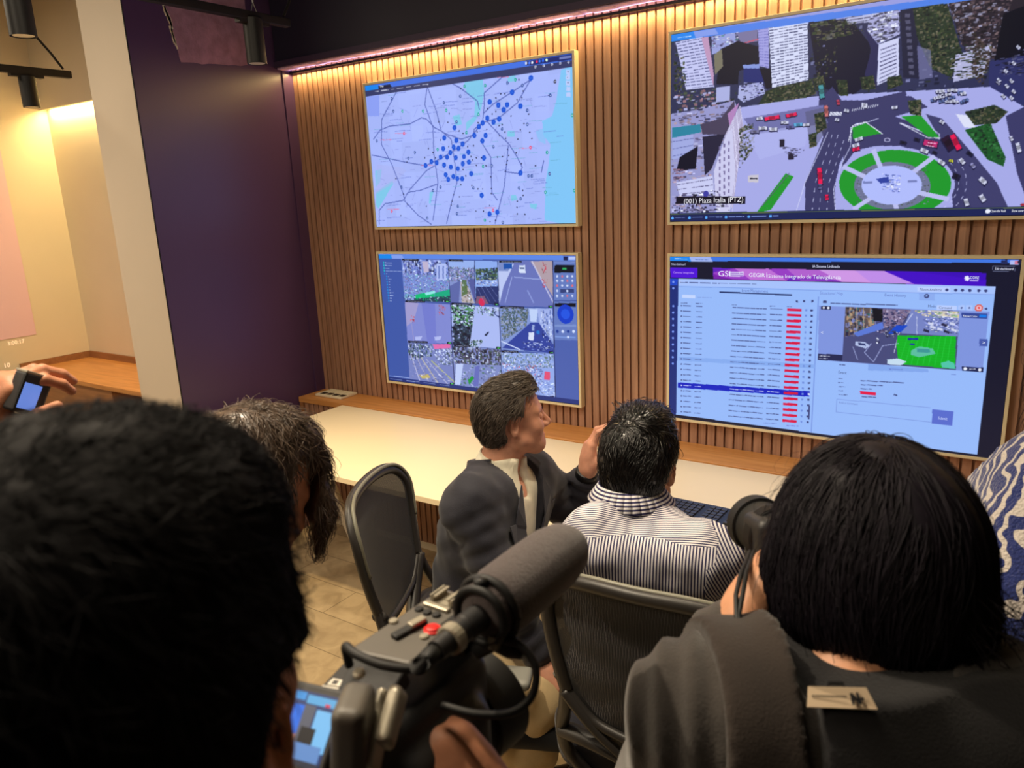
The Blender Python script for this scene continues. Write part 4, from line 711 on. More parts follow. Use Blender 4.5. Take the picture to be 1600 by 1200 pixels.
# ------------------------------------------------------------------ smooth solids: blended primitives -> one continuous quad surface
def V3(*a): return np.array(a, float)
def unit(a): a = np.asarray(a, float); return a / (np.linalg.norm(a) + 1e-12)
def cap(a, b, ra, rb=None, k=0.02): return ('cap', np.asarray(a, float), np.asarray(b, float), ra, ra if rb is None else rb, k)
def ell(c, r, R=None, k=0.02): return ('ell', np.asarray(c, float), np.asarray(r, float), np.eye(3) if R is None else np.asarray(R, float), k)
def rbox(c, h, R=None, rd=0.01, k=0.01): return ('box', np.asarray(c, float), np.asarray(h, float), np.eye(3) if R is None else np.asarray(R, float), rd, k)
def flat(a, b, ra, rb, n, s, k=0.02): return ('flat', np.asarray(a, float), np.asarray(b, float), ra, rb, unit(n), s, k)   # capsule squashed along n by factor s
def cut(p): return ('cut', p)
def chain(pts, rs, k=0.02): return [cap(pts[i], pts[i+1], rs[i], rs[i+1], k) for i in range(len(pts) - 1)]
def pdist(p, q):
    t = q[0]
    if t == 'cap' or t == 'flat':
        a, b = q[1], q[2]; ba = b - a; pa = p - a
        if t == 'flat': n, s = q[5], q[6]; pa = pa + n * ((pa @ n) * (1 / s - 1))[..., None]
        h = np.clip(pa @ ba / (ba @ ba + 1e-12), 0, 1)
        d = np.linalg.norm(pa - h[..., None] * ba, axis=-1) - (q[3] + (q[4] - q[3]) * h)
        return d * (q[6] ** 0.5 if t == 'flat' and q[6] < 1 else 1)
    if t == 'ell':
        l = (p - q[1]) @ q[3].T; k0 = np.linalg.norm(l / q[2], axis=-1); k1 = np.linalg.norm(l / q[2]**2, axis=-1)
        return k0 * (k0 - 1) / (k1 + 1e-9)
    if t == 'box':
        l = np.abs((p - q[1]) @ q[3].T) - q[2] + q[4]
        return np.linalg.norm(np.maximum(l, 0), axis=-1) + np.minimum(l.max(-1), 0) - q[4]
def pbound(q):
    t = q[0]
    if t == 'cap': r = max(q[3], q[4]); return np.minimum(q[1], q[2]) - r, np.maximum(q[1], q[2]) + r
    if t == 'flat': r = max(q[3], q[4]) * max(1, q[6]); return np.minimum(q[1], q[2]) - r, np.maximum(q[1], q[2]) + r
    e = np.abs(q[3]).T @ q[2]
    return q[1] - e, q[1] + e
def kof(q): return q[-1]
def field(p, prims):                              # blended distance at arbitrary points
    D = np.full(p.shape[:-1], 1.0)
    for q in prims:
        if q[0] == 'cut':
            d = -pdist(p, q[1]); k = kof(q[1]); h = np.clip(.5 - .5 * (D - d) / k, 0, 1); D = D + (d - D) * h + k * h * (1 - h)
        else:
            d = pdist(p, q); k = kof(q); h = np.clip(.5 + .5 * (D - d) / k, 0, 1); D = D + (d - D) * h - k * h * (1 - h)
    return D
def nets(prims, h, disp=None, clip=None, pad=0.02):
    """Grid the blended field and extract its surface; clip(p) > 0 cuts material away."""
    bl = [pbound(q) for q in prims if q[0] != 'cut']
    lo = np.min([b[0] for b in bl], 0) - pad; hi = np.max([b[1] for b in bl], 0) + pad
    n = np.ceil((hi - lo) / h).astype(int) + 1
    ax = [lo[i] + h * np.arange(n[i]) for i in range(3)]
    D = np.full(n, 0.2)
    def sub(q, m):
        b = pbound(q); s = []
        for i in range(3):
            a0 = max(0, int((b[0][i] - m - lo[i]) / h)); a1 = min(n[i], int((b[1][i] + m - lo[i]) / h) + 2); s.append(slice(a0, max(a0, a1)))
        g = np.stack(np.meshgrid(ax[0][s[0]], ax[1][s[1]], ax[2][s[2]], indexing='ij'), -1)
        return tuple(s), g
    for q in prims:
        if q[0] == 'cut':
            s, g = sub(q[1], kof(q[1]) + 2*h)
            if g.size == 0: continue
            d = -pdist(g, q[1]); k = kof(q[1]); E = D[s]; t = np.clip(.5 - .5 * (E - d) / k, 0, 1); D[s] = E + (d - E) * t + k * t * (1 - t)
        else:
            s, g = sub(q, kof(q) + 3*h)
            if g.size == 0: continue
            d = pdist(g, q); k = kof(q); E = D[s]; t = np.clip(.5 + .5 * (E - d) / k, 0, 1); D[s] = E + (d - E) * t - k * t * (1 - t)
    if disp is not None or clip is not None:
        I = np.argwhere(np.abs(D) < 5*h + 0.02); p = lo + I * h; v = D[tuple(I.T)]
        if disp is not None: v = v + disp(p)
        if clip is not None:
            c_ = clip(p); v = np.maximum(v, c_); D[tuple(I.T)] = v
            I2 = np.argwhere(D < -(5*h + 0.02)) if True else None
            if len(I2): p2 = lo + I2 * h; D[tuple(I2.T)] = np.maximum(D[tuple(I2.T)], clip(p2))
        else: D[tuple(I.T)] = v
    return surface(D, lo, h)
def surface(D, lo, h):
    D = D.copy(); D[0] = D[-1] = 0.1; D[:, 0] = D[:, -1] = 0.1; D[:, :, 0] = D[:, :, -1] = 0.1
    ins = D < 0; nx, ny, nz = D.shape
    c0 = [ins[i:nx-1+i, j:ny-1+j, k:nz-1+k] for i in (0, 1) for j in (0, 1) for k in (0, 1)]
    s = sum(c.astype(np.int8) for c in c0); act = (s > 0) & (s < 8)
    idx = np.full(act.shape, -1, np.int64); I = np.argwhere(act); idx[act] = np.arange(len(I))
    acc = np.zeros((len(I), 3)); cnt = np.zeros(len(I))
    corner = [(i, j, k) for i in (0, 1) for j in (0, 1) for k in (0, 1)]
    vals = {c: D[I[:, 0] + c[0], I[:, 1] + c[1], I[:, 2] + c[2]] for c in corner}
    for a in corner:
        for ax in range(3):
            if a[ax]: continue
            b = list(a); b[ax] = 1; b = tuple(b); va, vb = vals[a], vals[b]; m = (va < 0) != (vb < 0)
            t = va[m] / (va[m] - vb[m]); p = np.tile(np.array(a, float), (m.sum(), 1)); p[:, ax] = t; acc[m] += p; cnt[m] += 1
    verts = lo + (I + acc / cnt[:, None]) * h
    quads = []
    for ax in range(3):
        o = [0, 0, 0]; o[ax] = 1
        A = ins[:nx-1 if ax == 0 else nx, :ny-1 if ax == 1 else ny, :nz-1 if ax == 2 else nz]
        B = ins[o[0]:, o[1]:, o[2]:]
        E = np.argwhere(A != B); 
        if len(E) == 0: continue
        u, v = [(1, 2), (2, 0), (0, 1)][ax]
        flip = B[tuple(E.T)]
        def cell(du, dv):
            q = E.copy(); q[:, u] -= du; q[:, v] -= dv; return idx[tuple(q.T)]
        q = np.stack([cell(1, 1), cell(0, 1), cell(0, 0), cell(1, 0)], 1)
        q[flip] = q[flip][:, ::-1]; quads.append(q)
    return verts, np.vstack(quads)
def mesh_np(name, parts, cls=None):               # parts: list of (verts, faces, material index or None)
    Vs, Ls, Ts, Ms, off = [], [], [], [], 0
    for v, f, mi in parts:
        v = np.asarray(v, float); f = np.asarray(f); Vs.append(v); Ls.append((f + off).ravel()); Ts.append(np.full(len(f), f.shape[1])); off += len(v)
        Ms.append(np.full(len(f), mi) if np.isscalar(mi) else mi(v[f].mean(1)))
    Vs = np.vstack(Vs); Ls = np.concatenate(Ls); Ts = np.concatenate(Ts); Ms = np.concatenate(Ms)
    me = bpy.data.meshes.new(name); me.vertices.add(len(Vs)); me.vertices.foreach_set('co', Vs.ravel())
    me.loops.add(len(Ls)); me.loops.foreach_set('vertex_index', Ls.astype(np.int32)); me.polygons.add(len(Ts))
    me.polygons.foreach_set('loop_start', np.r_[0, np.cumsum(Ts)[:-1]].astype(np.int32)); me.polygons.foreach_set('loop_total', Ts.astype(np.int32))
    me.polygons.foreach_set('material_index', Ms.astype(np.int32)); me.update(calc_edges=True); me.validate()
    return me
def waves(seed, freq, amp, n=7, stretch=(1, 1, 1)):   # soft random relief, used for cloth folds
    r = np.random.default_rng(seed); K = r.normal(0, 1, (n, 3)); K /= np.linalg.norm(K, axis=1)[:, None]; K *= freq * r.uniform(.6, 1.5, (n, 1)) * np.array(stretch); ph = r.uniform(0, 6.28, n)
    def f(p): return amp * np.sin(p @ K.T + ph).sum(-1) / math.sqrt(n)
    return f

# ------------------------------------------------------------------ figures
class Frame:                                      # head frame: origin between the ears, f forward, r right, u up
    def __init__(s, o, yaw, pitch=0, roll=0):
        s.o = np.asarray(o, float); y, p, r_ = np.radians([yaw, pitch, roll])
        s.f = V3(math.cos(y)*math.cos(p), math.sin(y)*math.cos(p), math.sin(p)); r0 = V3(math.sin(y), -math.cos(y), 0); u0 = np.cross(r0, s.f)
        s.r = r0 * math.cos(r_) - u0 * math.sin(r_); s.u = u0 * math.cos(r_) + r0 * math.sin(r_)
        s.R = np.array([s.r, s.f, s.u])
    def w(s, x, y, z): return s.o + s.r*x + s.f*y + s.u*z
    def l(s, p): return (p - s.o) @ s.R.T
def skull(F, g=0.0): return [ell(F.w(0, .004, .045), (.076 + g, .097 + g, .088 + g), F.R, .02), ell(F.w(0, -.035, .02), (.066 + g, .062 + g, .070 + g), F.R, .03)]
def head_prims(F, N, neck=.054):
    w = F.w; P = skull(F)
    P += [ell(w(0, .048, -.025), (.060, .052, .078), F.R, .03)]
    for s in (-1, 1):
        P += [cap(w(.055*s, .018, -.055), w(.016*s, .070, -.087), .020, .020, .03), cap(w(.012*s, .092, .026), w(.046*s, .080, .026), .010, .009, .02), ell(w(.040*s, .072, -.022), (.022, .020, .020), F.R, .03)]
    P += [cap(w(0, .072, -.090), w(0, .066, -.096), .020, .018, .03), cap(w(-.014, .093, -.060), w(.014, .093, -.060), .0072, k=.01), cap(w(-.012, .090, -.072), w(.012, .090, -.072), .0078, k=.01)]
    for s in (-1, 1): P += [cut(ell(w(.032*s, .104, .006), (.017, .014, .011), F.R, .015))]
    P += [cap(w(0, .098, .014), w(0, .122, -.026), .0085, .0110, .012)]
    for s in (-1, 1): P += [ell(w(.012*s, .108, -.031), (.0085, .012, .008), F.R, .008)]
    P += [cut(ell(w(0, .112, -.0665), (.024, .012, .0018), F.R, .006))]
    P += [cap(w(0, -.022, -.03), N, neck, neck + .006, .04), cap(w(0, -.03, -.06), N - F.f * .01, .045, .055, .03)]
    for s in (-1, 1):
        e = Frame(w(.079*s, -.006, .004), 0); e.R = np.array([unit(F.r*s*.9 - F.f*.45), unit(F.f*.9 + F.r*s*.45), F.u]); e.R[2] = unit(np.cross(e.R[0], e.R[1])) * (1 if np.dot(np.cross(e.R[0], e.R[1]), F.u) > 0 else -1)
        P += [ell(e.o, (.0065, .017, .031), e.R, .006), ell(e.o - F.u*.024, (.006, .009, .011), e.R, .008), cut(ell(e.o + F.r*s*.006 + F.f*.003 + F.u*.002, (.006, .009, .019), e.R, .004))]
    return P
def eyes(F): return [ell(F.w(.032*s, .0885, .006), (.0125, .0125, .0125), F.R, .001) for s in (-1, 1)]
def iris(F, a, b):                                # face classifier: dark iris at the front of each eyeball
    return lambda c: np.where((F.l(c)[:, 1] > .0975) & ((np.abs(F.l(c)[:, 0]) - .032)**2 + (F.l(c)[:, 2] - .006)**2 < .0055**2), b, a)
def hand_prims(W, d, n, side, sc=1.0, curl=None, spread=.10, thumb=(.55, .35, .25), flex=(0, 0, 0, 0)):
    """Wrist W, direction d to the knuckles, n out of the back of the hand, side = direction of the thumb; curl: three bends per finger."""
    d = unit(d); n = unit(n - d * np.dot(n, d)); t = unit(np.cross(d, n)); t = t if np.dot(t, side) > 0 else -t
    curl = curl or [(.3, .4, .3)] * 4; P = []
    ln = [(.045, .027, .021), (.050, .031, .022), (.046, .029, .022), (.036, .021, .019)]; mc = [.088, .090, .084, .076]; of = [.027, .009, -.010, -.027]; rr = [.0092, .0094, .009, .008]
    for i in range(4):
        a = W + t * of[i] * .62 * sc + d * .012 * sc; kn = W + d * mc[i] * sc + t * of[i] * sc - n * (.004 if i in (0, 3) else 0) * sc
        P.append(cap(a, kn, .0145*sc, .0115*sc, .016*sc)); dirn = unit(d + t * spread * (1.4 - i) / 1.5); p = kn; ang = 0; r = rr[i] * sc
        for j in range(3):
            ang += curl[i][j]; v = dirn * math.cos(ang) - n * math.sin(ang); q = p + v * ln[i][j] * sc
            P.append(cap(p, q, r * (1.04 - .07*j), r * (.97 - .09*j), .0035 if j else .007)); p = q
    P.append(cap(W, W + d*.03*sc, .024*sc, .022*sc, .02)); P.append(flat(W - d*.01, W + d*.05*sc, .027*sc, .034*sc, n, .55, .02))
    b = W + t*.022*sc + d*.018*sc - n*.008*sc; v1 = unit(d*.75 + t*thumb[0] - n*thumb[1]); p1 = b + v1*.046*sc; v2 = unit(v1 + d*.25 - t*thumb[2]); p2 = p1 + v2*.033*sc; v3 = unit(v2 + d*.1 - t*thumb[2]*.8); p3 = p2 + v3*.027*sc
    P += [cap(b, p1, .0175*sc, .0125*sc, .016), cap(p1, p2, .0115*sc, .0105*sc, .004), cap(p2, p3, .0105*sc, .0085*sc, .004)]
    return P
def torso_prims(J, g=0.0, wide=1.0):
    P, N, SL, SR = J['P'], J['N'], J['SL'], J['SR']; r = unit(SR - SL); u = unit(N - P); f = unit(np.cross(u, r)); R = np.array([r, f, u])
    L = np.linalg.norm(N - P); w = wide
    hr = unit(J['HR'] - J['HL']); R0 = np.array([hr, unit(np.cross(u, hr)), u])
    return [ell(P, (.165*w + g, .118*w + g, .11 + g), R0, .06), ell(P + u*L*.36 + f*.005, (.148*w + g, .108*w + g, .15 + g), R, .06), ell(P + u*L*.68 + f*.01, (.168*w + g, .116*w + g, .17 + g), R, .06),
            flat(SL + r*.03 - u*.02, SR - r*.03 - u*.02, .066 + g, .066 + g, f, .95, .05), cap(N - u*.03, SL + r*.025, .052 + g, .050 + g, .04), cap(N - u*.03, SR - r*.025, .052 + g, .050 + g, .04)]
def arm_prims(S_, E, W, g=0.0, k=.03, cuff=1.0):
    we = E + (W - E) * cuff
    return [cap(S_, E, .053 + g, .042 + g*1.05, k), cap(E, E + (we - E)*.45, .042 + g*1.05, .040 + g, .02), cap(E + (we - E)*.45, we, .040 + g, .029 + g, .02)]
def leg_prims(Hp, K, A, g=0.0): return [cap(Hp, K, .088 + g, .058 + g, .05), cap(K, K + (A - K)*.35, .056 + g, .056 + g*1.1, .03), cap(K + (A - K)*.35, A, .056 + g*1.1, .036 + g*1.2, .03)]
def shoe_prims(A, heading): 
    f = V3(math.cos(math.radians(heading)), math.sin(math.radians(heading)), 0); z = V3(A[0], A[1], 0)
    return [cap(z - f*.05 + (0, 0, .042), z + f*.06 + (0, 0, .040), .040, .040, .03), flat(z + f*.06 + (0, 0, .036), z + f*.16 + (0, 0, .034), .042, .036, (0, 0, 1), .8, .03), cap(z + (0, 0, .05), z + (0, 0, .10), .042, .040, .03)]
def strands(F, roots, g, flow, length, n_seg, width, lift, seed=0, jitter=.35, clump=0.0):
    """Hair strands: start on the surface of field g, run along flow(p) hugging it, lifting a little; thin three-sided tapered tubes."""
    r = np.random.default_rng(seed); n = len(roots); p = roots.copy(); eps = .002
    def grad(q):
        return np.stack([g(q + V3(eps, 0, 0)) - g(q - V3(eps, 0, 0)), g(q + V3(0, eps, 0)) - g(q - V3(0, eps, 0)), g(q + V3(0, 0, eps)) - g(q - V3(0, 0, eps))], -1)
    ln = length * r.uniform(.6, 1.25, n); jit = r.normal(0, jitter, (n, 3)); hgt = np.abs(r.normal(0, 1, n)); pts = []; nor = []
    for k in range(n_seg + 1):
        gr = grad(p); gr /= np.linalg.norm(gr, axis=1)[:, None] + 1e-9; t = k / n_seg
        tgt = .0006 + lift * hgt * math.sin(min(1, t*1.3) * math.pi * .5) * (1 if t < .75 else 1 - .6*(t - .75)/.25)
        p = p - gr * (g(p) - tgt)[:, None]; pts.append(p.copy()); nor.append(gr)
        fl = flow(p) + jit; fl -= gr * (fl * gr).sum(1)[:, None]; fl /= np.linalg.norm(fl, axis=1)[:, None] + 1e-9
        p = p + fl * (ln / n_seg)[:, None]
    return ribbon(np.stack(pts, 1), np.stack(nor, 1), width * r.uniform(.6, 1.4, n))
def ribbon(Pt, Nr, wd):                           # (n, m, 3) polylines -> three-sided tapered tubes
    n, m = Pt.shape[:2]; T = np.gradient(Pt, axis=1); T /= np.linalg.norm(T, axis=2)[..., None] + 1e-9
    B = np.cross(T, Nr); B /= np.linalg.norm(B, axis=2)[..., None] + 1e-9; Nn = np.cross(B, T)
    prof = np.interp(np.linspace(0, 1, m), [0, .15, .7, 1], [.7, 1, .8, .12])[None, :, None] * wd[:, None, None] * .5
    ring = np.stack([Pt + B*prof, Pt + Nn*prof*.8, Pt - B*prof], 2)      # n, m, 3, 3
    V = ring.reshape(-1, 3); base = (np.arange(n)[:, None, None] * m + np.arange(m - 1)[None, :, None]) * 3; k = np.arange(3)[None, None, :]; k2 = (k + 1) % 3
    Fq = np.stack([base + k, base + k2, base + 3 + k2, base + 3 + k], -1).reshape(-1, 4)
    return V, Fq
def pick(v, keep, n, seed=1):
    r = np.random.default_rng(seed); q = v[keep]; return q[r.integers(0, len(q), n)] + r.normal(0, .0015, (n, 3))

def neckcut(p, N, u, off, rad=.085):              # opens a garment around the neck only
    q = p - N; z = q @ u; lat = np.linalg.norm(q - z[:, None]*u, axis=1); return np.where(lat < rad, z - off, -1.0)
# ------------------------------------------------------------------ people
def skin_mat(name, rgb, rough=0.5):
    m = mat(name, rgb, rough, var=0.10, scale=(40, 40, 40), bump=0.12, bscale=260, spec=0.35)
    b = m.node_tree.nodes['Principled BSDF']; b.inputs['Subsurface Weight'].default_value = 0.06; b.inputs['Subsurface Radius'].default_value = (.8, .3, .2); b.inputs['Subsurface Scale'].default_value = 0.006
    return m
def hair_mat(name, c0, c1, rough=0.35, spec=0.5, sc=(90, 90, 25)):
    m = mat(name, c0, rough, spec=spec); r = [n for n in m.node_tree.nodes if n.type == 'VALTORGB'][0]
    r.color_ramp.elements[0].color = L4(c0); r.color_ramp.elements[1].color = L4(c1)
    mp = [n for n in m.node_tree.nodes if n.type == 'MAPPING'][0]; mp.inputs['Scale'].default_value = sc
    return m
def cloth_mat(name, rgb, rough=0.85, sheen=0.2, var=0.08): return mat(name, rgb, rough, var=var, scale=(25, 25, 25), bump=0.25, bscale=420, spec=0.25, sheen=sheen)
M['skin_warm'] = skin_mat('warm_skin', (205, 148, 120)); M['skin_red'] = skin_mat('ruddy_skin', (208, 150, 124)); M['skin_tan'] = skin_mat('tan_skin', (200, 144, 110)); M['skin_dusk'] = skin_mat('light_brown_skin', (196, 134, 102))
M['stubble'] = skin_mat('greying_stubble', (172, 158, 148), 0.8); M['lip'] = skin_mat('lips', (178, 98, 88)); M['eye'] = mat('eye_white', (220, 214, 206), 0.2); M['nail'] = mat('finger_nail', (222, 164, 142), 0.3)
def body_mesh(name, parts, mats, parent): return link(name, mesh_np(name, parts), mats, parent, True)
def solid(name, prims, h, mt, parent, disp=None, clip=None, cls=None, pad=.02):
    v, f = nets(prims, h, disp, clip, pad); return link(name, mesh_np(name, [(v, f, cls or 0)]), mt, parent, True)
def person(loc, label, group=None): return empty('person', loc, label, 'person', group)

# ---- seated man in the dark suit, in profile
def man_in_suit():
    t = person((1.62, -1.5, 0), 'grey haired man in a dark suit jacket seated sideways with one raised hand')
    F = Frame(at(797, 659, 2.13), 47, 7, -3); hs = .88
    sh_ = lambda v: F.o + (v - F.o)*hs                # this head is a little smaller than the standard one
    un = lambda fn: (lambda c: fn(F.o + (c - F.o)/hs))
    J = dict(P=V3(1.655, -1.49, .56), N=V3(1.735, -1.385, 1.085), SL=at(832, 742, 2.27), SR=at(735, 786, 2.0), HL=V3(1.60, -1.41, .55), HR=V3(1.66, -1.59, .55))
    J['EL'] = at(897, 808, 2.42); J['WL'] = at(917, 738, 2.30); J['ER'] = at(778, 908, 2.0); J['WR'] = at(846, 1028, 2.03)
    KR, AR = at(846, 1088, 2.03), V3(1.86, -1.60, .10); KL, AL = V3(1.99, -1.30, .54), V3(1.98, -1.27, .10)
    hd = head_prims(F, J['N'] + (0, 0, .01), .056); vh, fh = nets(hd, .0035)
    def cls(c):
        l = F.l(c); s = (l[:, 2] < -.028) & (l[:, 1] > .005) & (l[:, 2] > -.125) & (np.abs(l[:, 0]) < .09) & ~((l[:, 2] > -.045) & (np.abs(l[:, 0]) < .028))
        m = np.where(s & (l[:, 2] - .5*l[:, 1] < -.045), 1, 0); lp = (np.abs(l[:, 0]) < .022) & (np.abs(l[:, 2] + .066) < .009) & (l[:, 1] > .096)
        return np.where(lp, 2, m)
    ve, fe = nets(eyes(F), .003)
    core = torso_prims(J, -.01) + arm_prims(J['SL'], J['EL'], J['WL'], -.006) + arm_prims(J['SR'], J['ER'], J['WR'], -.006) + leg_prims(J['HL'], KL, AL, -.008) + leg_prims(J['HR'], KR, AR, -.008)
    vb, fb = nets(core, .012)
    d = unit(V3(-.02, -.03, .16)); hl = hand_prims(J['WL'], at(921, 690, 2.29) - J['WL'], at(1000, 700, 2.32) * -1 + at(930, 690, 2.29), at(930, 690, 2.0) - at(930, 690, 2.3), .98, [(.25, .8, .5), (.35, .9, .6), (.5, 1.0, .6), (.6, 1.0, .7)], .18, (.5, .5, .1))
    hr_ = hand_prims(J['WR'], at(872, 1062, 2.0) - J['WR'], V3(0, -.25, 1), at(850, 1075, 1.95) - J['WR'], .98, [(.35, .5, .3)] * 4, .12, (.5, .4, .2))
    v1, f1 = nets(hl, .0022); v2, f2 = nets(hr_, .0028)
    body_mesh('body', [(sh_(vh), fh, un(cls)), (sh_(ve), fe, un(iris(F, 3, 4))), (vb, fb, 0), (v1, f1, 0), (v2, f2, 0)], [M['skin_red'], M['stubble'], M['lip'], M['eye'], M['black']], t)
    # hair: full, combed back, grey at the sides
    hp = skull(F, .016) + [ell(F.w(0, .050, .118), (.055, .042, .030), F.R, .03), ell(F.w(0, -.058, -.02), (.060, .040, .055), F.R, .03)]
    def hairline(p):
        l = F.l(p); x, y, z = np.abs(l[:, 0]), l[:, 1], l[:, 2]
        face = np.minimum(y - .030 - .35*np.clip(z - .03, 0, .1) - .3*np.clip(.04 - z, 0, .1)*0, .084 + .10*np.clip(.03 - x, 0, .03) - z)      # in front of the sideburn and under the hairline
        ear = .036 - np.sqrt((y - .002)**2 + ((z + .006)*.85)**2); ear = np.where((x > .055), ear, -1)
        nape = -.072 - .25 * np.clip(y + .09, 0, .09) - z; side = np.where((y > -.03) & (z < .0) & (y < .03), -.034 - z, -1)
        return np.maximum.reduce([face, ear, nape, side])
    g = lambda p: field(p, hp)
    vhair, fhair = nets(hp, .005, waves(3, 160, .0014), hairline)
    ok = (np.abs(g(vhair)) < .004) & (hairline(vhair) < -.006)
    def flow(p):
        l = F.l(p); b = np.clip((l[:, 2] - .06) / .05, 0, 1)[:, None]; return (-F.f*1.0 - F.u*.05) * b + (-F.u*.75 - F.f*.65) * (1 - b)
    vs, fs = strands(F, pick(vhair, ok, 4200), g, flow, .036, 6, .0017, .0035, 2, .25)
    grey = lambda c: np.where((F.l(c)[:, 2] < .055 + .02*np.sin(c[:, 0]*900)) & (F.l(c)[:, 1] > -.055) | (np.sin(c[:, 0]*7000 + c[:, 2]*4000) > .72), 1, 0)
    M['hair_grey0'] = hair_mat('dark_grey_brown_hair', (60, 52, 47), (104, 92, 82), .42); M['hair_grey1'] = hair_mat('silver_hair', (104, 98, 92), (160, 152, 140), .42)
    M['hair_cap'] = hair_mat('matte_dark_hair_roots', (16, 14, 14), (24, 21, 20), .95, .05)
    link('hair', mesh_np('hair', [(sh_(vhair), fhair, 2), (sh_(vs), fs, un(grey))]), [M['hair_grey0'], M['hair_grey1'], M['hair_cap']], t, True)
    vbw, fbw = nets([cap(F.w(.012*s, .104, .026), F.w(.044*s, .090, .031), .0045, .003, .002) for s in (-1, 1)], .0025)
    link('eyebrows', mesh_np('eyebrows', [(sh_(vbw), fbw, 0)]), [M['hair_grey0']], t, True)
    # shirt with open collar, jacket with lapels, trousers
    M['white_shirt'] = cloth_mat('cream_white_shirt', (232, 226, 204), .8); M['suit'] = cloth_mat('charcoal_navy_suit', (40, 40, 50), .7, .2, .06); M['beige'] = cloth_mat('beige_trousers', (206, 180, 136), .85); M['brown_shoe'] = mat('brown_leather', (92, 54, 34), .4)
    r = unit(J['SR'] - J['SL']); u = unit(J['N'] - J['P']); f = unit(np.cross(u, r)); N = J['N']
    shirt = torso_prims(J, -.002) + [cap(N - u*.03, N + u*.034 + f*.006, .068, .063, .02)]
    def shirt_clip(p): return np.maximum.reduce([-((p - J['P']) @ u + .0), neckcut(p, N, unit(u - f*.35), .036, .12), np.where(((p - N) @ u > -.05) & ((p - N) @ f > .03), .014 - np.abs((p - N) @ r), -1)])
    vs1, fs1 = nets(shirt, .008, None, shirt_clip)
    col = []
    for k in range(15):                           # stand-up collar, open at the front
        a = math.radians(35 + 290 * k / 14); q = N + u*.012 + (f*math.cos(a)*.072 + r*math.sin(a)*.068) ; h_ = .040 - .012*abs(k - 7)/7; col.append((q - u*.012, q + u*h_ - (f*math.cos(a) + r*math.sin(a))*.006 - f*0))
    b = MB(); 
    for k in range(14):
        (a0, a1), (b0, b1) = col[k], col[k+1]; c0 = N + u*.0; o0, o1 = unit(a0 - c0)*.003, unit(b0 - c0)*.003; b.add([a0, b0, b1, a1, a0 + o0*2, b0 + o1*2, b1 + o1, a1 + o0], [(0, 1, 2, 3), (4, 7, 6, 5), (3, 2, 6, 7), (0, 4, 5, 1), (0, 3, 7, 4), (1, 5, 6, 2)])
        e0, e1 = a1 + unit(a1 - c0)*.010 - u*.034 - f*.004, b1 + unit(b1 - c0)*.010 - u*.034 - f*.004; b.add([a1 + o0, b1 + o1, e1, e0], [(0, 1, 2, 3)])
    so = link('shirt', mesh_np('shirt', [(vs1, fs1, 0)]), M['white_shirt'], t, True); b.build('collar', M['white_shirt'], so)
    solid('shirt_cuff', [cap(J['WL'] + (J['EL'] - J['WL'])*.10, J['WL'] + (J['EL'] - J['WL'])*.22, .033, .036, .005)], .004, M['white_shirt'], t)
    jk = torso_prims(J, .018) + arm_prims(J['SL'], J['EL'], J['WL'], .016, .03, .78) + arm_prims(J['SR'], J['ER'], J['WR'], .017, .03, .93) + [ell(J['P'] - u*.03, (.19, .145, .13), np.array([r, f, u]), .06)]
    fold = waves(11, 42, .0042, 8, (1, 1, 1.6)); fine = waves(12, 95, .0012)
    axes = [(J['SR'], J['ER']), (J['ER'], J['WR']), (J['EL'], J['WL'])]
    def disp(p):                                  # folds gather across the bent sleeves
        v = fold(p) + fine(p)
        for a, e in axes:
            ba = e - a; h_ = np.clip((p - a) @ ba / (ba @ ba), 0, 1); dd = np.linalg.norm(p - a - h_[:, None]*ba, axis=1); v += .0045 * np.sin(h_*30 + 9*p[:, 2] + 14*p[:, 0]) * np.exp(-(dd/.08)**2)
        return v
    fro = lambda p: (p - N) @ f
    def jclip(p):
        q = p - N; x, y, z = q @ r, q @ f, q @ u; dz = -z
        open_ = np.where((y > .0) & (dz < .40), (.070 - .16*np.clip(dz, 0, .4)) - np.abs(x), -1)          # V opening with shirt inside
        neck_ = neckcut(p, N, unit(u - f*.40), .040, .11)
        return np.maximum.reduce([open_, neck_, -(p[:, 2] - .46)])
    jk += [cap(N - f*.035 - u*.02, N - f*.040 + u*.040, .074, .066, .02)]
    jo = solid('suit_jacket', jk, .0065, M['suit'], t, disp, jclip)
    for s in (-1, 1):                             # notched lapels lying on the chest
        o = lambda x, z, lift=0: N + r*s*x - u*z + f*(lift)
        lay = lambda x, z: o(x, z, 0) + f*(.5*(0))
        pts = []
        prims = jk
        for (x, z) in ((.058, -.005), (.092, .045), (.100, .085), (.135, .080), (.120, .155), (.060, .300), (.022, .345), (.040, .22), (.056, .10)):
            p0 = o(x, z, .30); 
            for _ in range(40):
                dd = field(p0[None], prims)[0]
                if abs(dd - .007) < .0006: break
                p0 = p0 - f * (dd - .007) * .7
            pts.append(p0)
        b = MB(); b.prism(pts, f*.004); b.build('lapel', M['suit'], jo)
    for k in range(3):
        q = J['WR'] + (J['ER'] - J['WR'])*(.10 + .05*k); b = MB(); dd = unit(np.cross(J['WR'] - J['ER'], V3(0, 0, 1))); dd = dd if dd @ (CAM - q) > 0 else -dd; q = q + dd*.047; b.lathe(q, dd, [(-.002, .0065), (.002, .0068), (.004, .005)], 10); b.build('sleeve_button', M['black'], jo)
    tr = [ell(J['P'] - u*.01, (.168, .125, .11), np.array([r, f, u]), .06)] + leg_prims(J['HL'], KL, AL, .012) + leg_prims(J['HR'], KR, AR, .014)
    solid('trousers', tr, .009, M['beige'], t, lambda p: waves(21, 60, .004)(p), lambda p: np.maximum(.09 - p[:, 2], p[:, 2] - .66))
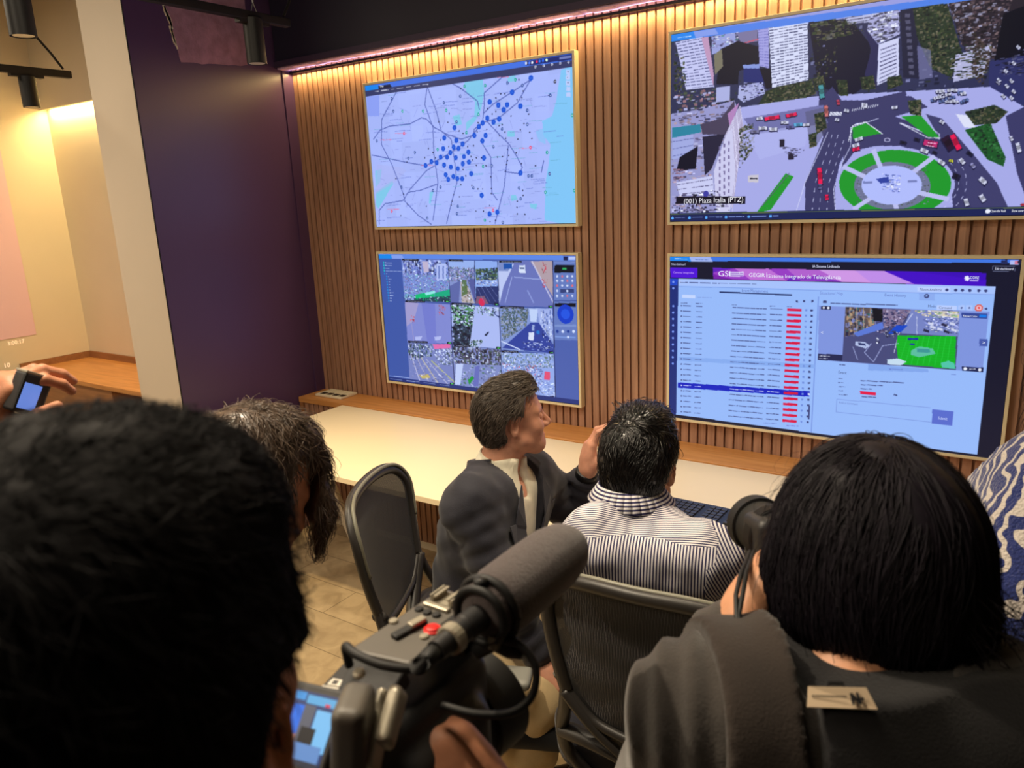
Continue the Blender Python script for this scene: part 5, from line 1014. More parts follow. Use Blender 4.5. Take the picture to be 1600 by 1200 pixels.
    for A_, hdg in ((AL, 12), (AR, 5)): solid('shoe', shoe_prims(A_, hdg), .007, M['brown_shoe'], t, None, lambda p: .001 - p[:, 2])
    W = J['WL'] + (J['EL'] - J['WL'])*.02; dw = unit(J['EL'] - J['WL']); wt = MB(); wt.lathe(W - dw*.011, dw, [(0, .0325), (.001, .0345), (.021, .0355), (.022, .0335)], 24); wo = wt.build('watch', M['black'], t, 0, True)
    return t
man_in_suit()
# ---- seated man in the striped shirt, seen from behind
def stripe_mat():
    m = bpy.data.materials.new('white_shirt_with_navy_stripes'); m.use_nodes = True; nt = m.node_tree; b = nt.nodes['Principled BSDF']; b.inputs['Roughness'].default_value = .8; b.inputs['Specular IOR Level'].default_value = .2
    uv = nt.nodes.new('ShaderNodeAttribute'); uv.attribute_name = 'stripe'
    s = nt.nodes.new('ShaderNodeMath'); s.operation = 'SINE'; mu = nt.nodes.new('ShaderNodeMath'); mu.operation = 'MULTIPLY'; mu.inputs[1].default_value = 2*math.pi/.0066
    r = nt.nodes.new('ShaderNodeValToRGB'); r.color_ramp.elements[0].position = .36; r.color_ramp.elements[1].position = .56; r.color_ramp.elements[0].color = L4((52, 50, 90)); r.color_ramp.elements[1].color = L4((226, 222, 224))
    ma = nt.nodes.new('ShaderNodeMath'); ma.operation = 'MULTIPLY_ADD'; ma.inputs[1].default_value = .5; ma.inputs[2].default_value = .5
    nt.links.new(uv.outputs['Fac'], mu.inputs[0]); nt.links.new(mu.outputs[0], s.inputs[0]); nt.links.new(s.outputs[0], ma.inputs[0]); nt.links.new(ma.outputs[0], r.inputs[0]); nt.links.new(r.outputs[0], b.inputs['Base Color'])
    return m
M['stripes'] = stripe_mat()
def set_stripe(me, fn):
    n = len(me.vertices); co = np.empty(n*3); me.vertices.foreach_get('co', co); co = co.reshape(-1, 3)
    # evaluated per corner so that the seam between yoke and back stays sharp
    nl = len(me.loops); vi = np.empty(nl, np.int32); me.loops.foreach_get('vertex_index', vi); ls = np.empty(len(me.polygons), np.int32); lt = ls.copy(); me.polygons.foreach_get('loop_start', ls); me.polygons.foreach_get('loop_total', lt)
    cen = np.repeat(np.add.reduceat(co[vi], ls, 0) / lt[:, None], lt, 0)
    a = me.attributes.new('stripe', 'FLOAT', 'CORNER'); a.data.foreach_set('value', fn(co[vi], cen))
def man_in_stripes():
    t = person((2.23, -1.55, 0), 'man with wet looking black hair in a navy striped white shirt seated facing the screens')
    F = Frame(at(997, 730, 1.78), 99, -4, 3)
    J = dict(P=V3(2.235, -1.555, .56), N=F.w(0, -.035, -.085) + V3(0, 0, -.005), HL=V3(2.14, -1.60, .55), HR=V3(2.33, -1.59, .55))
    J['SL'] = at(925, 842, 1.72); J['SR'] = at(1108, 868, 1.64); J['EL'] = V3(1.99, -1.36, .82); J['ER'] = V3(2.46, -1.33, .82); J['WL'] = V3(2.06, -1.02, .80); J['WR'] = V3(2.34, -1.00, .80)
    KL, AL = V3(2.12, -1.16, .53), V3(2.10, -1.16, .10); KR, AR = V3(2.36, -1.15, .53), V3(2.38, -1.15, .10)
    vh, fh = nets(head_prims(F, J['N'], .056), .0038); ve, fe = nets(eyes(F), .003)
    vb, fb = nets(torso_prims(J, -.01) + arm_prims(J['SL'], J['EL'], J['WL'], -.006) + arm_prims(J['SR'], J['ER'], J['WR'], -.006) + leg_prims(J['HL'], KL, AL, -.008) + leg_prims(J['HR'], KR, AR, -.008), .012)
    hs = []
    for W, sd in ((J['WL'], 1), (J['WR'], -1)): hs.append(nets(hand_prims(W, V3(.06*sd, .15, -.005), V3(0, -.1, 1), V3(sd, 0, 0), .96, [(.3, .4, .3)]*4, .12), .0028) + (0,))
    body_mesh('body', [(vh, fh, 0), (ve, fe, 1), (vb, fb, 0)] + hs, [M['skin_tan'], M['eye']], t)
    hp = skull(F, .009) + [ell(F.w(0, .03, .118), (.056, .06, .026), F.R, .03), ell(F.w(0, -.058, -.020), (.062, .038, .060), F.R, .03)]
    def hl(p):
        l = F.l(p); x, y, z = np.abs(l[:, 0]), l[:, 1], l[:, 2]
        return np.maximum.reduce([np.minimum(y - .030, .09 - z), np.where(x > .055, .036 - np.sqrt((y - .002)**2 + ((z + .006)*.85)**2), -1), -.088 - .45*np.clip(y + .08, 0, .1) - z])
    g = lambda p: field(p, hp); vc, fc = nets(hp, .005, lambda p: waves(5, 170, .002)(p), hl)
    ok = (np.abs(g(vc)) < .005) & (hl(vc) < -.007)
    crown = F.w(.012, -.045, .125)
    def flow(p):
        l = F.l(p); top = np.clip((l[:, 2] - .075)/.04, 0, 1)[:, None]; q = p - crown; q /= np.linalg.norm(q, axis=1)[:, None] + 1e-6
        return q*(.5 + .3*top) + (-F.u*.9 - F.f*.1)*(1 - top) + waves(8, 55, .55)(p)[:, None]*F.r + (F.f*.5 + F.r*.15)*top
    p0 = pick(vc, ok, 3400, 4); a = strands(F, p0, g, flow, .040, 7, .0019, .0020, 5, .22); b2 = strands(F, pick(vc, ok & (F.l(vc)[:, 2] > .06), 500, 9), g, flow, .045, 7, .0021, .0060, 7, .3)
    M['hair_wet'] = hair_mat('glossy_black_hair', (12, 11, 12), (26, 24, 24), .24, .7)
    link('hair', mesh_np('hair', [(vc, fc, 1), a + (0,), b2 + (0,)]), [M['hair_wet'], M['hair_cap']], t, True)
    r = unit(J['SR'] - J['SL']); u = unit(J['N'] - J['P']); f = unit(np.cross(u, r)); N = J['N']
    sh = torso_prims(J, .018, 1.0) + arm_prims(J['SL'], J['EL'], J['WL'], .017, .035, .9) + arm_prims(J['SR'], J['ER'], J['WR'], .017, .035, .9)
    fold = waves(31, 34, .0055, 8, (.8, 1, 1.8)); fine = waves(32, 80, .0018)
    def disp(p):
        q = p - N; x, z = q @ r, q @ u; back = np.exp(-((z + .20)/.10)**2)
        return fold(p) + fine(p) + .0045*back*np.sin(46*z + 30*x + 2.2*np.sin(9*x)) - .004*np.exp(-((z + .138 + .04*np.abs(x))/.004)**2)*0
    v, fq = nets(sh, .0065, disp, lambda p: np.maximum(neckcut(p, N, unit(u + f*.25), .012, .09), .60 - p[:, 2]))
    me = mesh_np('striped_shirt', [(v, fq, 0)])
    yz = lambda c: -.008 - .05*np.abs((c - N) @ r)
    def fn(p, cen):
        q, c_ = p - N, cen - N; cx, cz = c_ @ r, c_ @ u; back = np.abs(cx) < .185
        yoke = cz > yz(cen)
        val = np.where(yoke, q @ u + .80*(q @ f), q @ r)
        for S_, E_, W_ in ((J['SL'], J['EL'], J['WL']), (J['SR'], J['ER'], J['WR'])):
            da = unit(E_ - S_); out = (np.abs(cx) >= .185) & (((cen - (S_ + E_)/2)**2).sum(1) < .06) & (cx*((S_ - N) @ r) > 0)
            ax = unit(np.cross(da, f)); val = np.where(out, (p - S_) @ unit(ax + .15*f), val)
        return val
    set_stripe(me, fn); so = link('striped_shirt', me, M['stripes'], t, True)
    # folded collar around the neck
    ring = MB(); A, B_, C_ = [], [], []
    for k in range(25):
        a_ = math.radians(40 + 280*k/24); e = f*math.cos(a_)*.078 + r*math.sin(a_)*.080 + u*.030; o = unit(e); A.append(N - u*.004 + e*.96); B_.append(N + u*.032 + e*.90); C_.append(N - u*.016 + e*1.20 + o*.004)
    for k in range(24): ring.add([A[k], A[k+1], B_[k+1], B_[k]], [(0, 1, 2, 3)]); ring.add([B_[k], B_[k+1], C_[k+1], C_[k]], [(0, 1, 2, 3)])
    me = ring.mesh('collar'); set_stripe(me, lambda p, c_: (p - N) @ u*.9 + 0*c_[:, 0]); co = link('collar', me, M['stripes'], so, True)
    mo = co.modifiers.new('thick', 'SOLIDIFY'); mo.thickness = .003; mo.offset = 0
    M['dark_trousers'] = cloth_mat('dark_navy_trousers', (34, 34, 44)); M['black_shoe'] = mat('black_leather', (22, 20, 20), .4)
    solid('trousers', [ell(J['P'] - u*.01, (.172, .13, .11), np.array([r, f, u]), .06)] + leg_prims(J['HL'], KL, AL, .012) + leg_prims(J['HR'], KR, AR, .012), .010, M['dark_trousers'], t, waves(22, 55, .004), lambda p: np.maximum(.09 - p[:, 2], p[:, 2] - .63))
    for A_ in (AL, AR): solid('shoe', shoe_prims(A_, 90), .008, M['black_shoe'], t, None, lambda p: .001 - p[:, 2])
    return t
man_in_stripes()

def standing(t, J, hd, skin, garment, disp, h=.010, collar=None, gclip=None, extra_body=(), extra_cloth=(), head_h=.005, name='jacket', trouser=None):
    """A standing figure's body, top, trousers and shoes; hd = head primitives."""
    KL, AL, KR, AR = J['KL'], J['AL'], J['KR'], J['AR']
    vh, fh = nets(hd, head_h)
    core = torso_prims(J, -.01) + arm_prims(J['SL'], J['EL'], J['WL'], -.005) + arm_prims(J['SR'], J['ER'], J['WR'], -.005) + leg_prims(J['HL'], KL, AL, -.008) + leg_prims(J['HR'], KR, AR, -.008)
    vb, fb = nets(core, .014)
    body_mesh('body', [(vh, fh, 0), (vb, fb, 0)] + list(extra_body), [skin], t)
    u = unit(J['N'] - J['P']); N = J['N']
    cl = torso_prims(J, .020, 1.04) + arm_prims(J['SL'], J['EL'], J['WL'], .017, .035, .92) + arm_prims(J['SR'], J['ER'], J['WR'], .017, .035, .92) + list(extra_cloth)
    zc = J['P'][2] - .06
    o = solid(name, cl, h, garment, t, disp, gclip or (lambda p: np.maximum(neckcut(p, N, u, .014), zc - p[:, 2])))
    tm = trouser or M['dark_trousers']
    r = unit(J['HR'] - J['HL']); f = unit(np.cross(u, r))
    solid('trousers', [ell(J['P'], (.17, .13, .12), np.array([r, f, u]), .06)] + leg_prims(J['HL'], KL, AL, .014) + leg_prims(J['HR'], KR, AR, .014), .013, tm, t, waves(5, 40, .004), lambda p: np.maximum(.08 - p[:, 2], p[:, 2] - J['P'][2] - .06))
    hdg = math.degrees(math.atan2(f[1], f[0]))
    for A_ in (AL, AR): solid('shoe', shoe_prims(A_, hdg), .010, M['black_shoe'], t, None, lambda p: .001 - p[:, 2])
    return o
def stance(x, y, yaw, hip, sh, lean=(0, 0), wid=.19):
    """Joint set of a standing person: hips over (x, y), shoulders shifted by lean, arms hanging."""
    a = math.radians(yaw); f = V3(math.cos(a), math.sin(a), 0); r = V3(math.sin(a), -math.cos(a), 0); c = V3(x, y, 0); L = V3(lean[0], lean[1], 0)
    J = dict(P=c + (0, 0, hip), N=c + L + (0, 0, sh + .055), SL=c + L - r*wid + (0, 0, sh), SR=c + L + r*wid + (0, 0, sh), HL=c - r*.09 + (0, 0, hip - .04), HR=c + r*.09 + (0, 0, hip - .04))
    for s, k in ((-1, 'L'), (1, 'R')):
        J['E' + k] = J['S' + k] + r*s*.05 + (0, 0, -.28) - f*.02; J['W' + k] = J['E' + k] + f*.06 + (0, 0, -.25)
        J['K' + k] = c + r*s*.10 + f*.02 + (0, 0, hip*.52); J['A' + k] = c + r*s*.11 + (0, 0, .10)
    J['f'], J['r'] = f, r
    return J
def hang_hand(J, k): 
    s = -1 if k == 'L' else 1
    return nets(hand_prims(J['W' + k], V3(0, 0, -1) + J['f']*.2, J['r']*s, J['f'], 1, [(.25, .35, .25)]*4), .0035) + (0,)

# ---- camera operator whose dark head fills the left foreground
M['hair_black'] = hair_mat('matte_black_hair', (14, 12, 14), (24, 22, 25), .8, .15); M['dark_jacket'] = cloth_mat('black_jacket', (26, 25, 30))
def operator():
    t = person((2.56, -2.92, 0), 'person with short black hair filming in the left foreground, seen from behind')
    F = Frame(at(168, 1160, .36), 122, 2, 2)
    J = stance(2.575, -2.93, 62, .95, 1.43, (0, -.0)); J['N'] = F.w(0, -.035, -.115)
    J['SR'] = V3(2.76, -2.93, 1.40); J['SL'] = V3(2.37, -2.86, 1.41); J['N'][2] = 1.485
    J['ER'] = at(960, 1560, .56); J['WR'] = at(782, 1312, .60); J['EL'] = V3(2.34, -2.80, 1.14); J['WL'] = V3(2.42, -2.66, 1.22)
    # right hand closes over the grip of the camcorder, two fingers on top
    Wr = J['WR']; hr_ = hand_prims(Wr, at(703, 1218, .605) - Wr, CAM - at(760, 1240, .60) + V3(0, 0, .1), at(660, 1300, .58) - Wr, 1.0, [(.35, 1.45, .5), (.30, 1.40, .5), (.35, 1.4, .5), (.5, 1.4, .5)], .05, (.5, .5, .1))
    hl_ = hand_prims(J['WL'], V3(.05, .10, .06), V3(-.2, -.6, .6), V3(.8, 0, .3), 1.0, [(.5, .6, .4)]*4)
    standing(t, J, head_prims(F, J['N'], .058), M['skin_dusk'], M['dark_jacket'], waves(41, 30, .005), .011, extra_body=[nets(hr_, .0022) + (0,), nets(hl_, .0035) + (0,)], head_h=.004)
    hp = skull(F, .016) + [ell(F.w(0, .02, .105), (.078, .080, .044), F.R, .03), ell(F.w(0, -.055, -.015), (.066, .045, .062), F.R, .03)]
    def hl(p):
        l = F.l(p); x, y, z = np.abs(l[:, 0]), l[:, 1], l[:, 2]
        return np.maximum.reduce([np.minimum(y - .035, .085 - z), np.where(x > .045, .044 - np.sqrt((y - .002)**2 + ((z + .006)*.85)**2), -1), np.where((y > -.05) & (x > .035), .005 - z, -1), -.075 - .5*np.clip(y + .08, 0, .1) - z])
    g = lambda p: field(p, hp); vc, fc = nets(hp, .005, waves(6, 150, .0018), hl); ok = (np.abs(g(vc)) < .004) & (hl(vc) < -.008)
    crown = F.w(0, -.05, .13)
    def flow(p):
        q = p - crown; q /= np.linalg.norm(q, axis=1)[:, None] + 1e-6; return q*.8 - F.u*.35 + F.f*.1
    a = strands(F, pick(vc, ok, 7000, 3), g, flow, .024, 4, .0009, .0022, 3, .4)
    link('hair', mesh_np('hair', [(vc, fc, 1), a + (0,)]), [M['hair_black'], M['hair_cap']], t, True)
operator()

# ---- person bending forward behind the operator
def bending():
    t = person((2.02, -2.45, 0), 'person with greying brown hair bowing the head beside the camera operator')
    F = Frame(at(374, 780, 1.20), 74, -22, 0)
    J = stance(1.93, -2.62, 75, .86, 1.17, (0, .10)); J['N'] = F.w(0, -.06, -.12)
    J['SL'] = J['N'] + V3(-.18, .04, -.06); J['SR'] = J['N'] + V3(.17, -.04, -.06)
    standing(t, J, head_prims(F, J['N']), M['skin_warm'], M['dark_jacket'], waves(43, 30, .005), .012, extra_body=[hang_hand(J, 'L'), hang_hand(J, 'R')])
    hp = skull(F, .014) + [ell(F.w(0, -.060, -.015), (.062, .045, .062), F.R, .03), ell(F.w(0, .03, .112), (.064, .07, .036), F.R, .03), cap(F.w(.035, .098, .075), F.w(.052, .118, .000), .020, .018, .02), cap(F.w(.052, .118, .000), F.w(.050, .128, -.065), .018, .007, .02), cap(F.w(-.03, .10, .08), F.w(-.02, .122, .03), .018, .010, .02)]
    def hl(p):
        l = F.l(p); x, y, z = np.abs(l[:, 0]), l[:, 1], l[:, 2]
        return np.maximum.reduce([np.minimum(np.minimum(y - .040, .085 - z), .098 - y), np.where((x > .055) & (y < .05), .026 - np.sqrt((y + .0)**2 + ((z + .004)*.85)**2), -1), np.where(y < .06, -.085 - .6*np.clip(y + .07, 0, .1) - z, -1)])
    g = lambda p: field(p, hp); vc, fc = nets(hp, .005, waves(7, 150, .002), hl); ok = (np.abs(g(vc)) < .004) & (hl(vc) < -.001)
    crown = F.w(0, -.05, .13)
    def flow(p):
        q = p - crown; q /= np.linalg.norm(q, axis=1)[:, None] + 1e-6; return q*.7 - F.u*.5 + waves(9, 50, .4)(p)[:, None]*F.r
    a = strands(F, pick(vc, ok, 5200, 5), g, flow, .040, 6, .0015, .0060, 8, .35)
    M['hair_brown0'] = hair_mat('dark_brown_hair', (66, 54, 46), (112, 94, 80), .36); M['hair_brown1'] = hair_mat('grey_brown_hair', (110, 98, 86), (168, 156, 140), .36)
    cl = lambda c: np.where(np.sin(np.floor(c[:, 0]*3000)*12.9 + np.floor(c[:, 2]*2000)*7.7) > .8, 1, 0)
    link('hair', mesh_np('hair', [(vc, fc, 2), a + (cl,)]), [M['hair_brown0'], M['hair_brown1'], M['hair_cap']], t, True)
bending()

# ---- photographer with a dark bob in the right foreground
M['cardigan'] = cloth_mat('charcoal_brown_knit', (62, 57, 54), .95, .4, .12); M['vest'] = cloth_mat('black_vest', (20, 19, 22), .9); M['strap'] = cloth_mat('webbing_painted_warm_lit', (52, 44, 40), .9); M['label'] = mat('ivory_fabric_label', (214, 190, 160), .8)  # strap brown has the warm light on that side painted in
M['hair_bob'] = hair_mat('near_black_violet_brown_hair', (15, 12, 20), (26, 20, 30), .6, .22, (120, 120, 12))
def photographer():
    t = person((2.84, -2.40, 0), 'photographer with a dark bob and charcoal cardigan in the right foreground, seen from behind')
    F = Frame(at(1360, 902, .80), 112, -14, 4)
    J = stance(2.83, -2.36, 100, .90, 1.27, (0, 0)); J['N'] = at(1322, 1098, .735)
    J['SL'] = at(1095, 1118, .735); J['SR'] = at(1560, 1130, .74); J['EL'] = at(1040, 1260, .90); J['WL'] = at(1150, 984, .815)
    J['ER'] = J['SR'] + V3(.06, .10, -.24); J['WR'] = at(1330, 960, .98)
    hd = head_prims(F, J['N'] + V3(0, 0, -.01), .054)
    Wl = J['WL']; hlft = hand_prims(Wl, at(1192, 888, .86) - Wl, at(1080, 930, .84) - at(1150, 930, .84), at(1130, 900, .70) - at(1150, 905, .80), .98, [(.5, .6, .4), (.5, .6, .4), (.5, .6, .4), (.5, .6, .4)], .06, (.30, .05, .0))
    hrgt = hand_prims(J['WR'], V3(-.05, .04, .1), V3(.5, -.5, .2), V3(-.5, 0, .5), .95, [(.6, .7, .4)]*4)
    fold = waves(51, 32, .004, 8, (1, 1, .5))
    def disp(p): return fold(p) + .0045*np.sin(215*((p - J['SL']) @ unit(V3(.8, .3, 0))) + 9*p[:, 2])*np.exp(-(((p - J['SL'])**2).sum(1))/.02)
    u = unit(J['N'] - J['P']); N = J['N']
    standing(t, J, hd, M['skin_tan'], M['cardigan'], disp, .0065, extra_body=[nets(hlft, .0022) + (0,), nets(hrgt, .0035) + (0,)], extra_cloth=[cap(N - u*.05, N + u*.030, .082, .066, .04)], gclip=lambda p: np.maximum(neckcut(p, N, u, .040, .085), J['P'][2] - .06 - p[:, 2]), name='cardigan', head_h=.004)
    # dark bob, flicked out to the right
    hp = skull(F, .017) + [ell(F.w(0, -.018, .020), (.091, .094, .094), F.R, .04), ell(F.w(.0, -.040, -.030), (.086, .064, .062), F.R, .04), cap(F.w(.074, -.03, -.02), F.w(.097, -.045, -.070), .026, .011, .03), cap(F.w(-.082, -.01, .0), F.w(-.086, -.005, -.062), .022, .012, .03)]
    def hl(p):
        l = F.l(p); x, y, z = np.abs(l[:, 0]), l[:, 1], l[:, 2]
        return np.maximum.reduce([np.minimum(y - .062, .075 - z), -.088 - z])
    g = lambda p: field(p, hp); vc, fc = nets(hp, .005, waves(10, 110, .0022, 7, (1, 1, .4)), hl); ok = (np.abs(g(vc)) < .005) & (hl(vc) < .006)
    crown = F.w(0, -.02, .13)
    def flow(p):
        q = p - crown; q /= np.linalg.norm(q, axis=1)[:, None] + 1e-6; l = F.l(p); dn = np.clip((.10 - l[:, 2])/.12, 0, 1)[:, None]
        return q*(1 - .75*dn) - F.u*(.2 + .8*dn) + waves(12, 36, .16)(p)[:, None]*F.r
    top = ok & (F.l(vc)[:, 2] > -.03)
    a = strands(F, pick(vc, top, 7500, 5), g, flow, .105, 9, .0013, .0020, 8, .16)
    low = ok & (F.l(vc)[:, 2] < .02) & (F.l(vc)[:, 0] > .05); 
    def flick(p): return -F.u*.75 + F.r*.75 - F.f*.1
    b2 = strands(F, pick(vc, low, 500, 6), g, flick, .05, 6, .0012, .014, 9, .3)
    fly = strands(F, pick(vc, ok & (F.l(vc)[:, 0] < -.03) & (F.l(vc)[:, 2] > -.02), 160, 7), g, flow, .10, 9, .0006, .010, 11, .3)
    link('hair', mesh_np('hair', [(vc, fc, 1), a + (0,), b2 + (0,), fly + (0,)]), [M['hair_bob'], M['hair_cap']], t, True)
    # vest over the back, with its wide left panel strap and the sewn-in neck label
    r = unit(J['SR'] - J['SL']); f = unit(np.cross(u, r))
    def vclip(p):
        q = p - N; x, z = q @ r, q @ u
        return np.maximum.reduce([(p - N) @ u - .052, J['P'][2] - .02 - p[:, 2], np.abs(x - .035) - .165, -.060 - x])
    vo = solid('vest', torso_prims(J, .034, 1.04) + [cap(N - u*.05, N + u*.040, .088, .073, .04)], .006, M['vest'], t, waves(52, 30, .003), vclip)
    def sclip(p):
        q = p - N; x = q @ r; z = q @ u; return np.maximum.reduce([np.abs(x + .108) - .033, (p - N) @ u - .14, 1.0 - p[:, 2]])
    solid('shoulder_strap', torso_prims(J, .036, 1.04) + [cap(J['SL'], J['EL'], .053 + .026, .042 + .024, .035)] + [cap(N - u*.05, N + u*.040, .094, .078, .04)], .005, M['strap'], vo, waves(53, 30, .0015), sclip)
    prims = torso_prims(J, .036, 1.04) + [cap(N - u*.05, N + u*.040, .090, .075, .04)]
    def onto(u_, v_):                             # first point of the vest on the line of sight
        d_ = .50
        for _ in range(80):
            dd = field(at(u_, v_, d_)[None], prims)[0]; d_ += dd*.8
            if abs(dd) < .0003 or d_ > .9: break
        return at(u_, v_, d_ if d_ < .9 else .69)
    q = [onto(u_, v_) for u_, v_ in ((1262, 1074), (1352, 1076), (1370, 1110), (1260, 1106))]
    b = MB(); nn = unit(np.cross(q[1] - q[0], q[3] - q[0])); nn = nn if nn @ (CAM - q[0]) > 0 else -nn; b.prism([p + nn*.003 for p in q], nn*.002); lo = b.build('neck_label', M['label'], vo)
    ex, ey = q[1] - q[0], q[3] - q[0]; pt = lambda a_, b_: q[0] + ex*a_ + ey*b_ + nn*.0055
    b = MB()
    for k in range(16): a_ = .08 + .6*k/16; b.add([pt(a_, .42), pt(a_ + .026, .42), pt(a_ + .026, .52), pt(a_, .52)], [(0, 1, 2, 3)])
    for a0, b0, a1, b1 in ((.74, .30, .80, .85), (.84, .25, .92, .80), (.74, .30, .92, .80), (.78, .60, .97, .55)):
        d_ = V3(0, 0, 0); b.bar(pt(a0, b0), pt(a1, b1), .0022, .0006, nn)
    b.build('print', M['vest'], lo)
    b = MB(); m_ = (q[0] + q[1])/2 + nn*.003; b.tube([m_ - ex*.16, m_ - ex*.15 - ey*.22, m_ + ex*.10 - ey*.22, m_ + ex*.12], .0022, 8); b.build('hanging_loop', M['vest'], vo)
    return t, F
photographer()

# ---- person in a patterned fleece, cut by the right edge
def fleece_mat():
    m = bpy.data.materials.new('navy_and_grey_patterned_fleece'); m.use_nodes = True; nt = m.node_tree; b = nt.nodes['Principled BSDF']; b.inputs['Roughness'].default_value = 1; b.inputs['Sheen Weight'].default_value = .5; b.inputs['Specular IOR Level'].default_value = .1
    tc = nt.nodes.new('ShaderNodeTexCoord'); wv = nt.nodes.new('ShaderNodeTexWave'); wv.wave_type = 'RINGS'; wv.inputs['Scale'].default_value = 17; wv.inputs['Distortion'].default_value = 9; wv.inputs['Detail'].default_value = 1.2; wv.inputs['Detail Scale'].default_value = 1.4
    r = nt.nodes.new('ShaderNodeValToRGB'); r.color_ramp.elements[0].position = .68; r.color_ramp.elements[1].position = .76; r.color_ramp.elements[0].color = L4((34, 46, 104)); r.color_ramp.elements[1].color = L4((190, 182, 176))
    n2 = nt.nodes.new('ShaderNodeTexNoise'); n2.inputs['Scale'].default_value = 230; bp = nt.nodes.new('ShaderNodeBump'); bp.inputs['Strength'].default_value = .8; bp.inputs['Distance'].default_value = .006
    nt.links.new(tc.outputs['Object'], wv.inputs['Vector']); nt.links.new(wv.outputs['Fac'], r.inputs[0]); nt.links.new(r.outputs[0], b.inputs['Base Color']); nt.links.new(tc.outputs['Object'], n2.inputs['Vector']); nt.links.new(n2.outputs['Fac'], bp.inputs['Height']); nt.links.new(bp.outputs[0], b.inputs['Normal'])
    return m
M['fleece'] = fleece_mat()
def in_fleece():
    t = person((3.06, -1.72, 0), 'person in a navy and grey patterned fleece at the right edge of the frame')
    F = Frame(at(1735, 590, 1.22), 110, 0, 0)
    J = stance(3.06, -1.70, 105, .93, 1.36); J['N'] = F.w(0, -.03, -.11); J['SL'] = at(1622, 760, 1.20); J['SR'] = J['SL'] + V3(.36, .08, 0); J['EL'] = at(1560, 960, 1.22); J['WL'] = J['EL'] + V3(.03, .22, -.06)
    standing(t, J, head_prims(F, J['N']), M['skin_warm'], M['fleece'], lambda p: waves(61, 34, .006)(p) + waves(62, 240, .0016)(p), .009, name='fleece', extra_cloth=[cap(J['SL'] + V3(.06, -.02, -.02), at(1560, 1010, 1.16), .12, .13, .05)], extra_body=[hang_hand(J, 'R'), nets(hand_prims(J['WL'], V3(0, .1, -.02), V3(-1, 0, .4), V3(0, .3, 1), 1, [(.3, .4, .3)]*4), .0035) + (0,)])
    hp = skull(F, .022) + [cap(F.w(-.085, -.01, .02), F.w(-.096, -.02, -.10), .026, .014, .03), cap(F.w(.085, -.01, .02), F.w(.096, -.02, -.10), .026, .014, .03), ell(F.w(0, -.06, -.06), (.08, .05, .09), F.R, .03)]
    hl = lambda p: np.minimum(F.l(p)[:, 1] - .045, .08 - F.l(p)[:, 2]); g = lambda p: field(p, hp); vc, fc = nets(hp, .007, waves(14, 100, .003), hl); ok = (np.abs(g(vc)) < .006) & (hl(vc) < 0)
    a = strands(F, pick(vc, ok, 1200, 5), g, lambda p: -F.u + .25*(p - F.o)/.1, .12, 7, .0012, .010, 8, .25)
    link('hair', mesh_np('hair', [(vc, fc, 0), a + (0,)]), [M['hair_bob'], M['hair_cap']], t, True)
in_fleece()

# ---- hand holding up a small camera at the left edge; its owner stands outside the frame
def at_left_edge():
    t = person((1.56, -2.68, 0), 'person at the left edge whose raised hand holds up a small camera')
    F = Frame(at(-190, 590, 1.1), 75, 0, 0)
    J = stance(1.555, -2.66, 70, .94, 1.38); J['N'] = F.w(0, -.03, -.11); J['SR'] = J['N'] + V3(.16, -.06, -.07); J['SL'] = J['N'] + V3(-.17, .07, -.06)
    J['ER'] = at(-60, 850, 1.12); J['WR'] = at(-42, 668, 1.13)
    Wr = J['WR']; hr_ = hand_prims(Wr, at(8, 596, 1.13) - Wr, at(-40, 560, 1.10) - at(0, 620, 1.15), at(40, 690, 1.10) - Wr, .95, [(.75, .75, .35), (.7, .75, .35), (.75, .8, .4), (.8, .8, .4)], .04, (.6, .5, .1))
    standing(t, J, head_prims(F, J['N']), M['skin_dusk'], M['dark_jacket'], waves(71, 30, .005), .013, extra_body=[nets(hr_, .0025) + (0,), hang_hand(J, 'L')])
    hp = skull(F, .016); hl = lambda p: np.maximum(np.minimum(F.l(p)[:, 1] - .035, .085 - F.l(p)[:, 2]), -.07 - F.l(p)[:, 2]); vc, fc = nets(hp, .006, waves(15, 140, .002), hl)
    link('hair', mesh_np('hair', [(vc, fc, 0)]), [M['hair_black']], t, True)
at_left_edge()
# ------------------------------------------------------------------ two mesh-backed office chairs
M['chair_plastic'] = mat('dark_grey_chair_plastic', (48, 45, 43), .42); M['rim_highlight'] = mat('chair_rim_painted_highlight', (120, 118, 104), .4); M['seat_fabric'] = cloth_mat('black_seat_fabric', (30, 30, 33)); M['arm_pad'] = mat('grey_arm_pad', (120, 120, 114), .5)
def mesh_mat():
    m = bpy.data.materials.new('black_chair_mesh'); m.use_nodes = True; nt = m.node_tree; b = nt.nodes['Principled BSDF']; b.inputs['Base Color'].default_value = L4((17, 17, 20)); b.inputs['Roughness'].default_value = .7; b.inputs['Sheen Weight'].default_value = .08
    tc = nt.nodes.new('ShaderNodeTexCoord'); w1 = nt.nodes.new('ShaderNodeTexWave'); w1.inputs['Scale'].default_value = 95; w1.bands_direction = 'Z'; w2 = nt.nodes.new('ShaderNodeTexWave'); w2.inputs['Scale'].default_value = 95; w2.bands_direction = 'X'
    mn = nt.nodes.new('ShaderNodeMath'); mn.operation = 'MULTIPLY'; gt = nt.nodes.new('ShaderNodeMapRange'); gt.inputs['From Min'].default_value = .25; gt.inputs['From Max'].default_value = .75; gt.inputs['To Min'].default_value = 1.0; gt.inputs['To Max'].default_value = .80
    nt.links.new(tc.outputs['Object'], w1.inputs['Vector']); nt.links.new(tc.outputs['Object'], w2.inputs['Vector']); nt.links.new(w1.outputs['Fac'], mn.inputs[0]); nt.links.new(w2.outputs['Fac'], mn.inputs[1]); nt.links.new(mn.outputs[0], gt.inputs['Value']); nt.links.new(gt.outputs[0], b.inputs['Alpha'])
    return m
